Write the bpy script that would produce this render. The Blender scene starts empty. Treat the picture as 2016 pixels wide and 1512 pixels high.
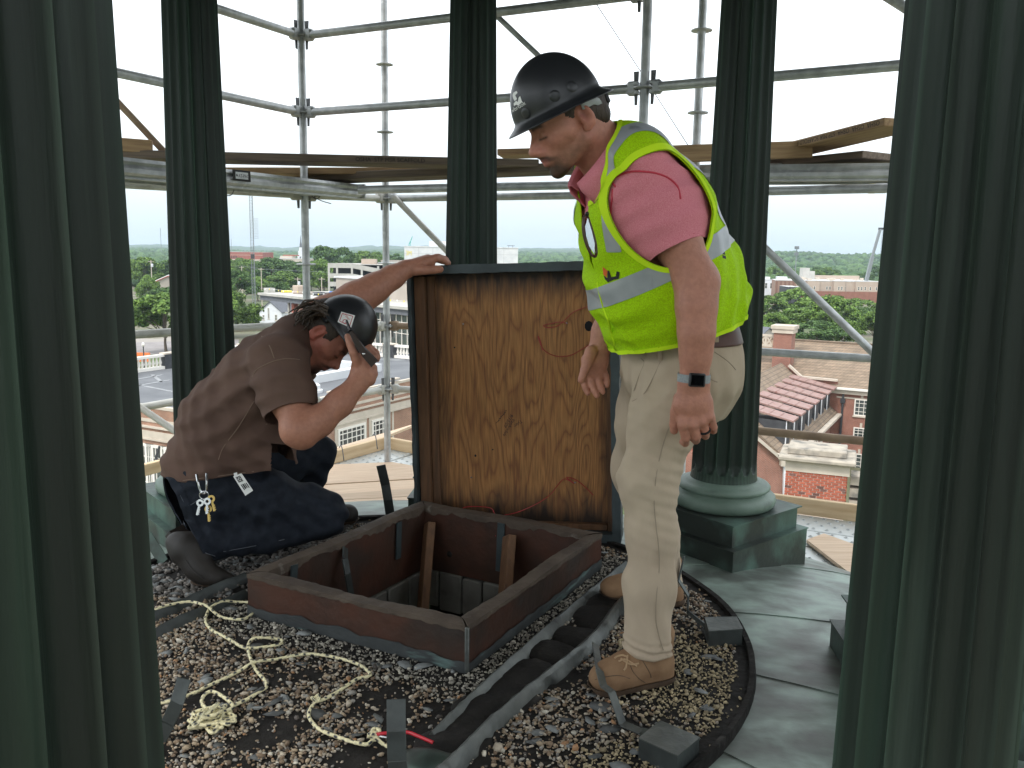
import bpy, bmesh, math, random
import numpy as np
from mathutils import Vector, Matrix
random.seed(7); RNG = np.random.default_rng(7)
sc = bpy.context.scene
COL = sc.collection
# ------------------------------------------------------------------ camera
FPX = 1676.0
PITCH = math.atan(258/1676.0); ROLL = math.radians(0.85)
CAM = np.array([0, 0, 1.30])
FW = np.array([0, math.cos(PITCH), -math.sin(PITCH)]); R0 = np.array([1., 0, 0]); U0 = np.array([0, math.sin(PITCH), math.cos(PITCH)])
CR = math.cos(ROLL)*R0+math.sin(ROLL)*U0; CU = -math.sin(ROLL)*R0+math.cos(ROLL)*U0
cd = bpy.data.cameras.new('camera'); cam = bpy.data.objects.new('camera', cd); COL.objects.link(cam)
cd.sensor_width = 36.0; cd.lens = FPX/2016*36; cd.clip_start = .05; cd.clip_end = 20000
cam.matrix_world = Matrix(((CR[0], CU[0], -FW[0], CAM[0]), (CR[1], CU[1], -FW[1], CAM[1]), (CR[2], CU[2], -FW[2], CAM[2]), (0, 0, 0, 1)))
sc.camera = cam
# ------------------------------------------------------------------ world, sun, exposure
SUN_EL, SUN_AZ = math.radians(52), math.radians(215)      # azimuth clockwise from +Y
w = bpy.data.worlds.new('World'); sc.world = w; w.use_nodes = True
nt = w.node_tree; nt.nodes.clear()
out = nt.nodes.new('ShaderNodeOutputWorld'); bg = nt.nodes.new('ShaderNodeBackground')
sky = nt.nodes.new('ShaderNodeTexSky'); sky.sky_type = 'NISHITA'; sky.sun_disc = False
sky.sun_elevation = SUN_EL; sky.sun_rotation = SUN_AZ; sky.altitude = 200; sky.dust_density = 2.0
tc = nt.nodes.new('ShaderNodeTexCoord'); mp = nt.nodes.new('ShaderNodeMapping'); mp.inputs['Scale'].default_value = (1.3, 1.3, 5)
nz = nt.nodes.new('ShaderNodeTexNoise'); nz.inputs['Scale'].default_value = 1.6; nz.inputs['Detail'].default_value = 4
rp = nt.nodes.new('ShaderNodeValToRGB'); rp.color_ramp.elements[0].position = .36; rp.color_ramp.elements[1].position = .60
rp.color_ramp.elements[0].color = (.80, .80, .80, 1); rp.color_ramp.elements[1].color = (.98, .98, .98, 1)
mx = nt.nodes.new('ShaderNodeMix'); mx.data_type = 'RGBA'; mx.inputs['B'].default_value = (9.9, 10.6, 11.0, 1)
L = nt.links.new
L(tc.outputs['Generated'], mp.inputs['Vector']); L(mp.outputs[0], nz.inputs['Vector']); L(nz.outputs['Fac'], rp.inputs['Fac'])
sx = nt.nodes.new('ShaderNodeSeparateXYZ'); L(tc.outputs['Generated'], sx.inputs[0])
gr = nt.nodes.new('ShaderNodeMapRange'); gr.interpolation_type = 'SMOOTHSTEP'; gr.inputs['From Min'].default_value = .015; gr.inputs['From Max'].default_value = .20; L(sx.outputs['Z'], gr.inputs['Value'])
m0 = nt.nodes.new('ShaderNodeMix'); m0.data_type = 'RGBA'; m0.inputs['A'].default_value = (4.5, 5.25, 5.6, 1); m0.inputs['B'].default_value = (9.9, 10.5, 10.9, 1); L(gr.outputs[0], m0.inputs['Factor']); L(m0.outputs['Result'], mx.inputs['B'])
L(rp.outputs['Color'], mx.inputs['Factor']); L(sky.outputs[0], mx.inputs['A']); L(mx.outputs['Result'], bg.inputs['Color'])
bg.inputs['Strength'].default_value = 0.115; L(bg.outputs[0], out.inputs['Surface'])
sd = bpy.data.lights.new('sun', 'SUN'); so = bpy.data.objects.new('sun', sd); COL.objects.link(so)
sd.energy = 1.5; sd.angle = math.radians(12); sd.color = (1, .96, .9)
sdir = Vector((math.sin(SUN_AZ)*math.cos(SUN_EL), math.cos(SUN_AZ)*math.cos(SUN_EL), math.sin(SUN_EL)))
so.rotation_euler = sdir.to_track_quat('Z', 'Y').to_euler()
sc.view_settings.view_transform = 'Standard'; sc.view_settings.look = 'None'; sc.view_settings.exposure = 0.80
sc.view_settings.gamma = 1; sc.view_settings.use_curve_mapping = False
sc.render.engine = 'CYCLES'; sc.cycles.max_bounces = 8; sc.cycles.diffuse_bounces = 4; sc.cycles.glossy_bounces = 3
sc.cycles.transmission_bounces = 4; sc.cycles.volume_bounces = 0; sc.cycles.use_denoising = True

# ------------------------------------------------------------------ pixel of the photograph -> point of the place
def ray(x, y): return FW+CR*(x-1008)/FPX-CU*(y-756)/FPX
def G(x, y, z=0.0):
    d = ray(x, y); return CAM+d*(z-CAM[2])/d[2]
def P(x, y, Y):
    d = ray(x, y); return CAM+d*Y/d[1]
def V3(a): return np.asarray(a, float)
def nrm(a):
    a = V3(a); return a/max(np.linalg.norm(a), 1e-12)

# ------------------------------------------------------------------ mesh builder
class MB:
    def __init__(s): s.v = []; s.f = []
    def add(s, v, f):
        o = len(s.v); s.v += [tuple(map(float, p)) for p in v]; s.f += [tuple(i+o for i in q) for q in f]; return s
    def box(s, c, d, R=None, bev=0):
        x, y, z = [k/2 for k in d]; c = V3(c)
        R = np.eye(3) if R is None else R
        if bev:
            b = min(bev, x*.49, y*.49, z*.49); p = []
            for sx in (-1, 1):
                for sy in (-1, 1):
                    for sz in (-1, 1):
                        p += [(sx*(x-b), sy*(y-b), sz*z), (sx*(x-b), sy*y, sz*(z-b)), (sx*x, sy*(y-b), sz*(z-b))]
            id = lambda i, j, k, t: ((i*2+j)*2+k)*3+t
            f = []
            for k in (0, 1): f.append([id(0, 0, k, 0), id(0, 1, k, 0), id(1, 1, k, 0), id(1, 0, k, 0)])
            for j in (0, 1): f.append([id(0, j, 0, 1), id(0, j, 1, 1), id(1, j, 1, 1), id(1, j, 0, 1)])
            for i in (0, 1): f.append([id(i, 0, 0, 2), id(i, 0, 1, 2), id(i, 1, 1, 2), id(i, 1, 0, 2)])
            for i in (0, 1):
                for j in (0, 1): f.append([id(i, j, 0, 1), id(i, j, 0, 2), id(i, j, 1, 2), id(i, j, 1, 1)])
            for i in (0, 1):
                for k in (0, 1): f.append([id(i, 0, k, 0), id(i, 0, k, 2), id(i, 1, k, 2), id(i, 1, k, 0)])
            for j in (0, 1):
                for k in (0, 1): f.append([id(0, j, k, 0), id(0, j, k, 1), id(1, j, k, 1), id(1, j, k, 0)])
            for i in (0, 1):
                for j in (0, 1):
                    for k in (0, 1): f.append([id(i, j, k, 0), id(i, j, k, 1), id(i, j, k, 2)])
            return s.add([c+R@V3(q) for q in p], f)
        p = [(-x, -y, -z), (x, -y, -z), (x, y, -z), (-x, y, -z), (-x, -y, z), (x, -y, z), (x, y, z), (-x, y, z)]
        return s.add([c+R@V3(q) for q in p], [(0, 3, 2, 1), (4, 5, 6, 7), (0, 1, 5, 4), (1, 2, 6, 5), (2, 3, 7, 6), (3, 0, 4, 7)])
    def bar(s, a, b, wd, ht, up=(0, 0, 1), bev=0):
        a, b = V3(a), V3(b); d = nrm(b-a); u = V3(up)-d*np.dot(up, d); u = nrm(u); r = np.cross(d, u)
        return s.box((a+b)/2, (np.linalg.norm(b-a), wd, ht), np.column_stack((d, -r, u)), bev)
    def path(s, pts, r, n=8, closed=False, caps=True):
        pts = [V3(p) for p in pts]; m = len(pts); rr = r if hasattr(r, '__len__') else [r]*m
        T = [nrm(pts[min(i+1, m-1)]-pts[max(i-1, 0)]) if not closed else nrm(pts[(i+1) % m]-pts[i-1]) for i in range(m)]
        ref = V3((0, 0, 1)) if abs(T[0][2]) < .9 else V3((1, 0, 0)); u = nrm(np.cross(T[0], ref)); v = []
        for i in range(m):
            u = nrm(u-T[i]*np.dot(u, T[i])); b = np.cross(T[i], u)
            v += [pts[i]+rr[i]*(u*math.cos(2*math.pi*k/n)+b*math.sin(2*math.pi*k/n)) for k in range(n)]
        f = [(i*n+k, i*n+(k+1) % n, ((i+1) % m)*n+(k+1) % n, ((i+1) % m)*n+k) for i in range(m if closed else m-1) for k in range(n)]
        if caps and not closed: f += [tuple(range(n-1, -1, -1)), tuple((m-1)*n+k for k in range(n))]
        return s.add(v, f)
    def tube(s, a, b, r, n=12, r2=None): return s.path([a, b], [r, r if r2 is None else r2], n)
    def lathe(s, prof, c=(0, 0, 0), n=32, R=None, caps=True):
        c = V3(c); R = np.eye(3) if R is None else R; v = []
        for r, z in prof: v += [c+R@V3((r*math.cos(2*math.pi*k/n), r*math.sin(2*math.pi*k/n), z)) for k in range(n)]
        m = len(prof); f = [(i*n+k, i*n+(k+1) % n, (i+1)*n+(k+1) % n, (i+1)*n+k) for i in range(m-1) for k in range(n)]
        if caps: f += [tuple(range(n-1, -1, -1)), tuple((m-1)*n+k for k in range(n))]
        return s.add(v, f)
    def quad(s, *p): return s.add(p, [tuple(range(len(p)))])
    def prism(s, poly, vec):
        n = len(poly); vec = V3(vec); a = [V3(p) for p in poly]
        return s.add(a+[p+vec for p in a], [tuple(range(n-1, -1, -1)), tuple(range(n, 2*n))]+[(i, (i+1) % n, n+(i+1) % n, n+i) for i in range(n)])
    def ball(s, c, r, n=10, m=6, R=None):
        rr = V3(r) if hasattr(r, '__len__') else V3((r, r, r)); R = np.eye(3) if R is None else R; c = V3(c)
        v = [c+R@V3((0, 0, -rr[2]))]
        for i in range(1, m):
            t = -math.pi/2+math.pi*i/m
            v += [c+R@V3((rr[0]*math.cos(t)*math.cos(2*math.pi*k/n), rr[1]*math.cos(t)*math.sin(2*math.pi*k/n), rr[2]*math.sin(t))) for k in range(n)]
        v.append(c+R@V3((0, 0, rr[2]))); f = [(0, 1+(k+1) % n, 1+k) for k in range(n)]
        f += [(1+i*n+k, 1+i*n+(k+1) % n, 1+(i+1)*n+(k+1) % n, 1+(i+1)*n+k) for i in range(m-2) for k in range(n)]
        f += [(1+(m-2)*n+k, 1+(m-2)*n+(k+1) % n, len(v)-1) for k in range(n)]
        return s.add(v, f)

def mesh_from(name, v, f, mt, smooth=True, angle=40, vcol=None):
    me = bpy.data.meshes.new(name); me.from_pydata(v if isinstance(v, list) else v.tolist(), [], f if isinstance(f, list) else f.tolist())
    me.update()
    if mt is not None: me.materials.append(mt)
    if vcol is not None:
        at = me.color_attributes.new('col', 'FLOAT_COLOR', 'POINT'); c = np.ones((len(me.vertices), 4), np.float32); c[:, :3] = vcol
        at.data.foreach_set('color', c.ravel())
    if smooth:
        me.polygons.foreach_set('use_smooth', [True]*len(me.polygons))
        if angle < 180: me.set_sharp_from_angle(angle=math.radians(angle))
    return me
def put(name, me, parent=None, loc=(0, 0, 0)):
    o = bpy.data.objects.new(name, me); COL.objects.link(o); o.location = loc
    if parent is not None: o.parent = parent
    return o
def wloc(o):
    p = V3(o.location)
    while o.parent is not None: o = o.parent; p = p+V3(o.location)
    return p
def obj(name, mb, mt, parent=None, smooth=True, angle=40, local=False, loc=None, vcol=None):
    """links a builder as one mesh object; world coordinates are re-based on the parent (or on its own base) unless local"""
    v = np.array(mb.v)
    if parent is not None: base = np.zeros(3) if local else wloc(parent); lc = (0, 0, 0)
    else:
        base = (V3(loc) if loc is not None else np.array([v[:, 0].mean(), v[:, 1].mean(), v[:, 2].min()])); lc = tuple(base)
        if local: base = np.zeros(3)
    return put(name, mesh_from(name, v-base, mb.f, mt, smooth, angle, vcol), parent, lc)
def tag(o, label=None, cat=None, group=None, kind=None):
    if label: o['label'] = label
    if cat: o['category'] = cat
    if group: o['group'] = group
    if kind: o['kind'] = kind
    return o
def thing(name, label, cat, loc=(0, 0, 0), rotz=0, group=None):
    o = bpy.data.objects.new(name, None); COL.objects.link(o); o.location = tuple(map(float, loc)); o.rotation_euler = (0, 0, rotz)
    o.empty_display_size = .1
    return tag(o, label, cat, group)
def struct(o): o['kind'] = 'structure'; return o
def dup(root, loc, rotz=0, label=None, group=None, scale=None):
    r = root.copy(); COL.objects.link(r); r.location = tuple(map(float, loc)); r.rotation_euler = (0, 0, rotz)
    if label: r['label'] = label
    if group: r['group'] = group
    if scale is not None: r.scale = scale if hasattr(scale, '__len__') else (scale,)*3
    for ch in list(root.children):
        c = ch.copy(); COL.objects.link(c); c.parent = r
        for g in ch.children:
            d = g.copy(); COL.objects.link(d); d.parent = c
    return r
def rotz(a): return np.array([[math.cos(a), -math.sin(a), 0], [math.sin(a), math.cos(a), 0], [0, 0, 1]])
def rotx(a): return np.array([[1, 0, 0], [0, math.cos(a), -math.sin(a)], [0, math.sin(a), math.cos(a)]])
def roty(a): return np.array([[math.cos(a), 0, math.sin(a)], [0, 1, 0], [-math.sin(a), 0, math.cos(a)]])

# ------------------------------------------------------------------ materials
def mat(name, c, c2=None, sc=6, rough=.7, metal=0, bump=0, bsc=60, stretch=(1, 1, 1), lo=.35, hi=.65, detail=6, spec=.5,
        c3=None, sc3=2, lo3=.55, hi3=.7, stretch3=(1, 1, 1), vcol=False, rnd=0, rv=0, dist=0):
    m = bpy.data.materials.new(name); m.use_nodes = True; t = m.node_tree; b = t.nodes['Principled BSDF']; N = t.nodes.new; K = t.links.new
    b.inputs['Roughness'].default_value = rough; b.inputs['Metallic'].default_value = metal; b.inputs['Specular IOR Level'].default_value = spec
    tcn = N('ShaderNodeTexCoord')
    def noise(scale, st, det=6, ds=0):
        q = N('ShaderNodeMapping'); q.inputs['Scale'].default_value = st; K(tcn.outputs['Object'], q.inputs['Vector'])
        n = N('ShaderNodeTexNoise'); n.inputs['Scale'].default_value = scale; n.inputs['Detail'].default_value = det; n.inputs['Distortion'].default_value = ds
        K(q.outputs[0], n.inputs['Vector']); return n
    def ramp(src, a, bb):
        r = N('ShaderNodeMapRange'); r.inputs['From Min'].default_value = a; r.inputs['From Max'].default_value = bb; K(src, r.inputs['Value']); return r.outputs[0]
    def mix(fac, A, B, mode='MIX'):
        x = N('ShaderNodeMix'); x.data_type = 'RGBA'; x.blend_type = mode
        for s_, val in (('Factor', fac), ('A', A), ('B', B)):
            if isinstance(val, (tuple, list)): x.inputs[s_].default_value = tuple(val)+(1,)
            elif isinstance(val, (int, float)): x.inputs[s_].default_value = val
            else: K(val, x.inputs[s_])
        return x.outputs['Result']
    col = tuple(c)
    n1 = None
    if c2 is not None:
        n1 = noise(sc, stretch, detail, dist); col = mix(ramp(n1.outputs['Fac'], lo, hi), tuple(c), tuple(c2))
    if vcol:
        a = N('ShaderNodeAttribute'); a.attribute_name = 'col'
        col = a.outputs['Color'] if c2 is None else mix(1.0, a.outputs['Color'], col, 'MULTIPLY')
    if c3 is not None: col = mix(ramp(noise(sc3, stretch3, 6).outputs['Fac'], lo3, hi3), col, tuple(c3))
    if rnd:
        oi = N('ShaderNodeObjectInfo'); hs = N('ShaderNodeHueSaturation')
        mr = N('ShaderNodeMapRange'); mr.inputs['To Min'].default_value = 1-rnd; mr.inputs['To Max'].default_value = 1+rnd; K(oi.outputs['Random'], mr.inputs['Value'])
        K(mr.outputs[0], hs.inputs['Value'])
        if isinstance(col, tuple): hs.inputs['Color'].default_value = col+(1,)
        else: K(col, hs.inputs['Color'])
        col = hs.outputs[0]
    if isinstance(col, tuple): b.inputs['Base Color'].default_value = col+(1,)
    else: K(col, b.inputs['Base Color'])
    if rv:
        r = N('ShaderNodeMapRange'); r.inputs['To Min'].default_value = rough-rv; r.inputs['To Max'].default_value = rough+rv
        K(noise(sc*2, stretch, 4).outputs['Fac'], r.inputs['Value']); K(r.outputs[0], b.inputs['Roughness'])
    if bump:
        bp = N('ShaderNodeBump'); bp.inputs['Strength'].default_value = 1; bp.inputs['Distance'].default_value = bump
        K(noise(bsc, stretch, 8).outputs['Fac'], bp.inputs['Height']); K(bp.outputs[0], b.inputs['Normal'])
    return m
def brickmat(name, c1, c2, mortar, bw=.21, bh=.075, ms=.012, var=None):
    m = bpy.data.materials.new(name); m.use_nodes = True; t = m.node_tree; b = t.nodes['Principled BSDF']; N = t.nodes.new; K = t.links.new
    b.inputs['Roughness'].default_value = .85
    tcn = N('ShaderNodeTexCoord'); sp = N('ShaderNodeSeparateXYZ'); K(tcn.outputs['Object'], sp.inputs[0])
    ad = N('ShaderNodeMath'); K(sp.outputs['X'], ad.inputs[0]); K(sp.outputs['Y'], ad.inputs[1])
    cb = N('ShaderNodeCombineXYZ'); K(ad.outputs[0], cb.inputs['X']); K(sp.outputs['Z'], cb.inputs['Y'])
    br = N('ShaderNodeTexBrick'); K(cb.outputs[0], br.inputs['Vector']); br.inputs['Scale'].default_value = 1
    br.inputs['Brick Width'].default_value = bw; br.inputs['Row Height'].default_value = bh; br.inputs['Mortar Size'].default_value = ms
    br.inputs['Color1'].default_value = tuple(c1)+(1,); br.inputs['Color2'].default_value = tuple(c2)+(1,); br.inputs['Mortar'].default_value = tuple(mortar)+(1,)
    nz = N('ShaderNodeTexNoise'); nz.inputs['Scale'].default_value = .8; nz.inputs['Detail'].default_value = 8; K(tcn.outputs['Object'], nz.inputs['Vector'])
    mr = N('ShaderNodeMapRange'); mr.inputs['To Min'].default_value = .6; mr.inputs['To Max'].default_value = 1.4; K(nz.outputs['Fac'], mr.inputs['Value'])
    hs = N('ShaderNodeHueSaturation'); K(br.outputs['Color'], hs.inputs['Color']); K(mr.outputs[0], hs.inputs['Value']); K(hs.outputs[0], b.inputs['Base Color'])
    bp = N('ShaderNodeBump'); bp.inputs['Distance'].default_value = .01; bp.invert = True; K(br.outputs['Fac'], bp.inputs['Height']); K(bp.outputs[0], b.inputs['Normal'])
    return m
MT = {}
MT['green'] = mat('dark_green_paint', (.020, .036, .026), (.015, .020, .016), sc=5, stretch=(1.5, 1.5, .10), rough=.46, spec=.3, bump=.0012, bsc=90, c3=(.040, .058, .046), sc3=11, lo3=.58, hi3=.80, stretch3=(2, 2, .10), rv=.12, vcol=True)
MT['verdigris'] = mat('verdigris_copper', (.036, .045, .038), (.12, .215, .175), sc=4, lo=.44, hi=.68, rough=.5, metal=.35, bump=.002, bsc=30, c3=(.035, .04, .038), sc3=3, lo3=.52, hi3=.72, rv=.12, stretch3=(1, 1, .4))
MT['torus'] = mat('patinated_torus', (.115, .165, .13), (.165, .23, .185), sc=6, rough=.5, bump=.001, bsc=60, c3=(.06, .085, .07), sc3=8, lo3=.58, hi3=.75)
MT['dish'] = mat('copper_dish', (.10, .115, .10), (.29, .37, .32), sc=5.0, stretch=(1, 1.4, 1), lo=.38, hi=.66, detail=8, dist=.2, rough=.46, metal=.2, bump=.0016, bsc=14, c3=(.060, .058, .048), sc3=2.3, lo3=.53, hi3=.70, stretch3=(1, 2, 1), rv=.14)
MT['bluegrey'] = mat('weathered_copper_sheet', (.036, .048, .053), (.055, .075, .08), sc=7, rough=.5, metal=.2, bump=.003, bsc=18, c3=(.10, .16, .15), sc3=5, lo3=.64, hi3=.75)
MT['brown'] = mat('oxidised_copper', (.095, .040, .026), (.055, .031, .022), sc=6, rough=.5, metal=.25, bump=.003, bsc=25, c3=(.035, .030, .026), sc3=4, lo3=.5, hi3=.72, rv=.15)
MT['rim'] = mat('dusty_curb_rim', (.105, .078, .056), (.060, .042, .030), sc=9, rough=.8, bump=.006, bsc=24, c3=(.22, .20, .17), sc3=14, lo3=.66, hi3=.75)
MT['lead'] = mat('lead_flashing', (.15, .16, .15), (.075, .082, .078), sc=10, rough=.45, metal=.5, bump=.004, bsc=35, c3=(.03, .03, .03), sc3=9, lo3=.6, hi3=.7)
MT['tar'] = mat('roof_tar', (.010, .009, .008), (.022, .020, .018), sc=12, rough=.8, spec=.2, bump=.012, bsc=20, c3=(.055, .05, .046), sc3=16, lo3=.62, hi3=.75)
MT['darkstrip'] = mat('dark_copper_strip', (.05, .056, .055), (.085, .098, .095), sc=9, rough=.4, metal=.4, bump=.003, bsc=30)
MT['tile'] = mat('clay_tile_block', (.17, .165, .145), (.11, .105, .09), sc=8, rough=.9, bump=.006, bsc=20, c3=(.05, .045, .04), sc3=6, lo3=.62, hi3=.75)
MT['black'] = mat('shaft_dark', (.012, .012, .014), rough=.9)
MT['plank'] = mat('scaffold_plank', (.36, .235, .12), (.25, .155, .08), sc=5, stretch=(1, 14, 14), rough=.75, bump=.001, bsc=30, rnd=.15)
MT['pale'] = mat('pale_timber', (.62, .46, .28), (.50, .34, .19), sc=3, stretch=(1, 12, 12), lo=.4, hi=.7, rough=.7, bump=.001, bsc=20, rnd=.1)
MT['deckboard'] = mat('bleached_deck_board', (.66, .50, .36), (.56, .40, .27), sc=3, stretch=(1, 14, 14), rough=.75, bump=.001, bsc=20, rnd=.12)
MT['oldplank'] = mat('weathered_plank', (.20, .15, .11), (.12, .09, .07), sc=4, stretch=(1, 14, 14), rough=.85, bump=.002, bsc=20, rnd=.15)
MT['galv'] = mat('galvanised_steel', (.56, .57, .57), (.40, .41, .415), sc=16, rough=.45, metal=.45, bump=.0006, bsc=60, c3=(.55, .56, .56), sc3=20, lo3=.6, hi3=.7, rnd=.12)
MT['galvdark'] = mat('cast_wedge_steel', (.20, .20, .21), (.11, .11, .115), sc=20, rough=.5, metal=.6)
MT['whitesteel'] = mat('chalky_galvanised_steel', (.60, .59, .55), (.46, .45, .41), sc=9, rough=.55, metal=.25, c3=(.36, .33, .26), sc3=7, lo3=.58, hi3=.72, bump=.0006, bsc=40, rnd=.08)
MT['rusty'] = mat('rusty_tube', (.32, .23, .15), (.22, .15, .10), sc=8, rough=.6, metal=.3)
MT['perf'] = mat('perforated_steel_deck', (.56, .58, .57), (.48, .50, .49), sc=4, rough=.4, metal=.45)
MT['hole'] = mat('punched_hole', (.05, .05, .05), rough=.8)
MT['blackplastic'] = mat('black_plastic', (.012, .012, .014), rough=.35)
MT['white'] = mat('white_print', (.82, .82, .80), rough=.6)
MT['yellow'] = mat('yellow_label', (.75, .62, .06), rough=.6)
MT['red'] = mat('red_plastic', (.50, .015, .03), rough=.35)
MT['redwire'] = mat('red_wire', (.36, .012, .02), rough=.4)
MT['brass'] = mat('brass_key', (.55, .38, .13), rough=.3, metal=.9)
MT['chrome'] = mat('nickel_key', (.65, .65, .66), rough=.25, metal=.95)
MT['ink'] = mat('marker_ink', (.012, .010, .010), rough=.7)
MT['wood2'] = mat('stained_timber', (.17, .082, .036), (.105, .052, .024), sc=5, stretch=(10, 10, 1), rough=.7, bump=.001, bsc=30, c3=(.06, .035, .02), sc3=3, lo3=.6, hi3=.75)
# ------------------------------------------------------------------ lettering, made once, early
_dg = None
def text_mesh(s, size=1.0, font_shear=0):
    cu = bpy.data.curves.new('lettering', 'FONT'); cu.body = s; cu.size = size; cu.resolution_u = 3; cu.shear = font_shear
    o = bpy.data.objects.new('lettering', cu); COL.objects.link(o)
    dg = bpy.context.evaluated_depsgraph_get(); me = bpy.data.meshes.new_from_object(o.evaluated_get(dg))
    v = np.array([p.co[:] for p in me.vertices]); f = [tuple(p.vertices) for p in me.polygons]
    bpy.data.objects.remove(o); bpy.data.curves.remove(cu); bpy.data.meshes.remove(me)
    return v, f
TXT = {k: text_mesh(k, 1.0, sh) for k, sh in (('Tyler', .2), ('VanArsdale', .2), ('9/15/09', .2), ('willowbrook', 0), ('G', 0), ('Your', .2), ('AT-PAC', 0),
       ('OSHA  OSHA  OSHA  STP MSR SCAFFOLD PLANK  REE15  OSHA', 0), ('3M', 0), ('OSHA  STP MSR SCAFFOLD', 0), ('Bob', 0))}
def text_on(mb, s, org, xd, yd, size, off=0):
    v, f = TXT[s]; org, xd, yd = V3(org), nrm(xd), nrm(yd); zd = np.cross(xd, yd)
    return mb.add([org+size*(p[0]*xd+p[1]*yd)+zd*off for p in v], f)

# ------------------------------------------------------------------ the cupola floor: gravel roof, copper dish, columns, soffit
RC = np.array([-.37, 2.64]); DC = np.array([-.40, 2.85]); DR = 1.215
H = [V3((-.937, 2.907, 0)), V3((-.131, 2.500, 0)), V3((.383, 3.420, 0)), V3((-.412, 3.842, 0))]      # hatch corners FL FR BR BL
def inhatch(x, y, g=0.0):
    q = V3((x, y, 0)); r = True
    for i in range(4):
        a, b = H[i], H[(i+1) % 4]; d = nrm(b-a); n = np.array([-d[1], d[0], 0])
        if np.dot(q-a, n) < -g: r = False
    return r
bm = bmesh.new(); NS = 96
oc = [bm.verts.new((DC[0]+DR*math.cos(2*math.pi*k/NS), DC[1]+DR*math.sin(2*math.pi*k/NS), -.004)) for k in range(NS)]
hc = [bm.verts.new((p[0], p[1], -.004)) for p in H]
ed = [bm.edges.new((oc[i], oc[(i+1) % NS])) for i in range(NS)]+[bm.edges.new((hc[i], hc[(i+1) % 4])) for i in range(4)]
bmesh.ops.triangle_fill(bm, edges=ed, use_beauty=True)
bad = [f for f in bm.faces if inhatch(*f.calc_center_median()[:2], -.002)]
bmesh.ops.delete(bm, geom=bad, context='FACES')
for f in bm.faces:
    if f.normal.z < 0: f.normal_flip()
me = bpy.data.meshes.new('roof_floor'); bm.to_mesh(me); bm.free(); me.materials.append(MT['tar'])
struct(put('roof_floor', me))
mb = MB(); n = 96
for r, z in ((DR-.005, -.05), (DR-.005, .012), (DR+.012, .016), (DR+.02, -.05)):
    mb.v += [(DC[0]+r*math.cos(2*math.pi*k/n), DC[1]+r*math.sin(2*math.pi*k/n), z+.003*math.sin(k*.9)) for k in range(n)]
mb.f += [(i*n+k, i*n+(k+1) % n, (i+1)*n+(k+1) % n, (i+1)*n+k) for i in range(3) for k in range(n)]
struct(obj('roof_edge_strip', mb, MT['tar']))
# copper dish, sixteen lapped sheets
def dishz(t): return -.018-.03*t-.165*t*t
mb = MB()
def ringpt(a, t, dz=0):
    i = DC+DR*1.012*np.array([math.cos(a), math.sin(a)]); o = RC+2.42*np.array([math.cos(a), math.sin(a)])
    q = i+(o-i)*t; return (q[0], q[1], dishz(t)+dz)
dish = thing('copper_dish', None, None, (RC[0], RC[1], -.22)); struct(dish)
for k in range(16):
    mb = MB(); a0 = math.radians(8+22.5*k); na, ntt = 8, 10
    for i in range(na+1):
        u = i/na; a = a0+math.radians(22.5+.55)*u
        for j in range(ntt+1): mb.v.append(ringpt(a, j/ntt, .004*(1-u)+.0006*math.sin(7*a+j*1.3)))
    mb.f = [(i*(ntt+1)+j, i*(ntt+1)+j+1, (i+1)*(ntt+1)+j+1, (i+1)*(ntt+1)+j) for i in range(na) for j in range(ntt)]
    mb.f = [tuple(reversed(q)) for q in mb.f]
    nv = len(mb.v)                                   # turned-down lap edge
    mb.v += [ringpt(a0, j/ntt, -.03) for j in range(ntt+1)]
    mb.f += [(j, nv+j, nv+j+1, j+1) for j in range(ntt)]
    obj('copper_sheet', mb, MT['dish'], dish)
# base under the dish and the hatch shaft
mb = MB(); mb.lathe([(2.40, -1.6), (2.42, -.225), (2.30, -.24), (1.3, -.10)], (RC[0], RC[1], 0), 64, caps=False)
struct(obj('cupola_base', mb, MT['verdigris']))
MT['ceil'] = mat('cupola_soffit_paint', (.03, .042, .035), rough=.6)
mb = MB(); mb.lathe([(1.25, 2.95), (2.2, 2.95), (2.24, 3.02), (2.9, 3.06), (3.05, 3.12), (3.05, 3.4), (.01, 4.4)], (RC[0], RC[1], 0), 48)
struct(obj('cupola_ceiling', mb, MT['ceil']))
# columns
def shaft_mesh():
    vc = []; mb = MB(); nf, sub = 16, 12; n = nf*sub
    zs = [.285, .30, .315]+[.322+.006*i for i in range(11)]+[.40, .5, .7, .9, 1.1, 1.3, 1.5, 1.7, 1.9, 2.1, 2.4, 2.7, 3.02]
    for z in zs:
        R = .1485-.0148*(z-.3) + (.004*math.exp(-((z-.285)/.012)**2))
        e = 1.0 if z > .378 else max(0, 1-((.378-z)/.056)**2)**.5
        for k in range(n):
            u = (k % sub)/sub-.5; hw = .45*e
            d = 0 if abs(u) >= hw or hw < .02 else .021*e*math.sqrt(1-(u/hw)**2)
            a = 2*math.pi*(k+.0)/n; mb.v.append(((R-d)*math.cos(a), (R-d)*math.sin(a), z)); vc.append(1.0 if d > .002 else 1.9+.5*math.sin(k*1.7+z*2.1))  # arrises lightened as worn paint, standing in for edge light lost to soft sky
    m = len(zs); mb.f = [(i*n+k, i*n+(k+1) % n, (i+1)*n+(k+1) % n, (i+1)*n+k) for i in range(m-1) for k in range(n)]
    return mb, np.repeat(np.array(vc)[:, None], 3, 1)
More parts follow.
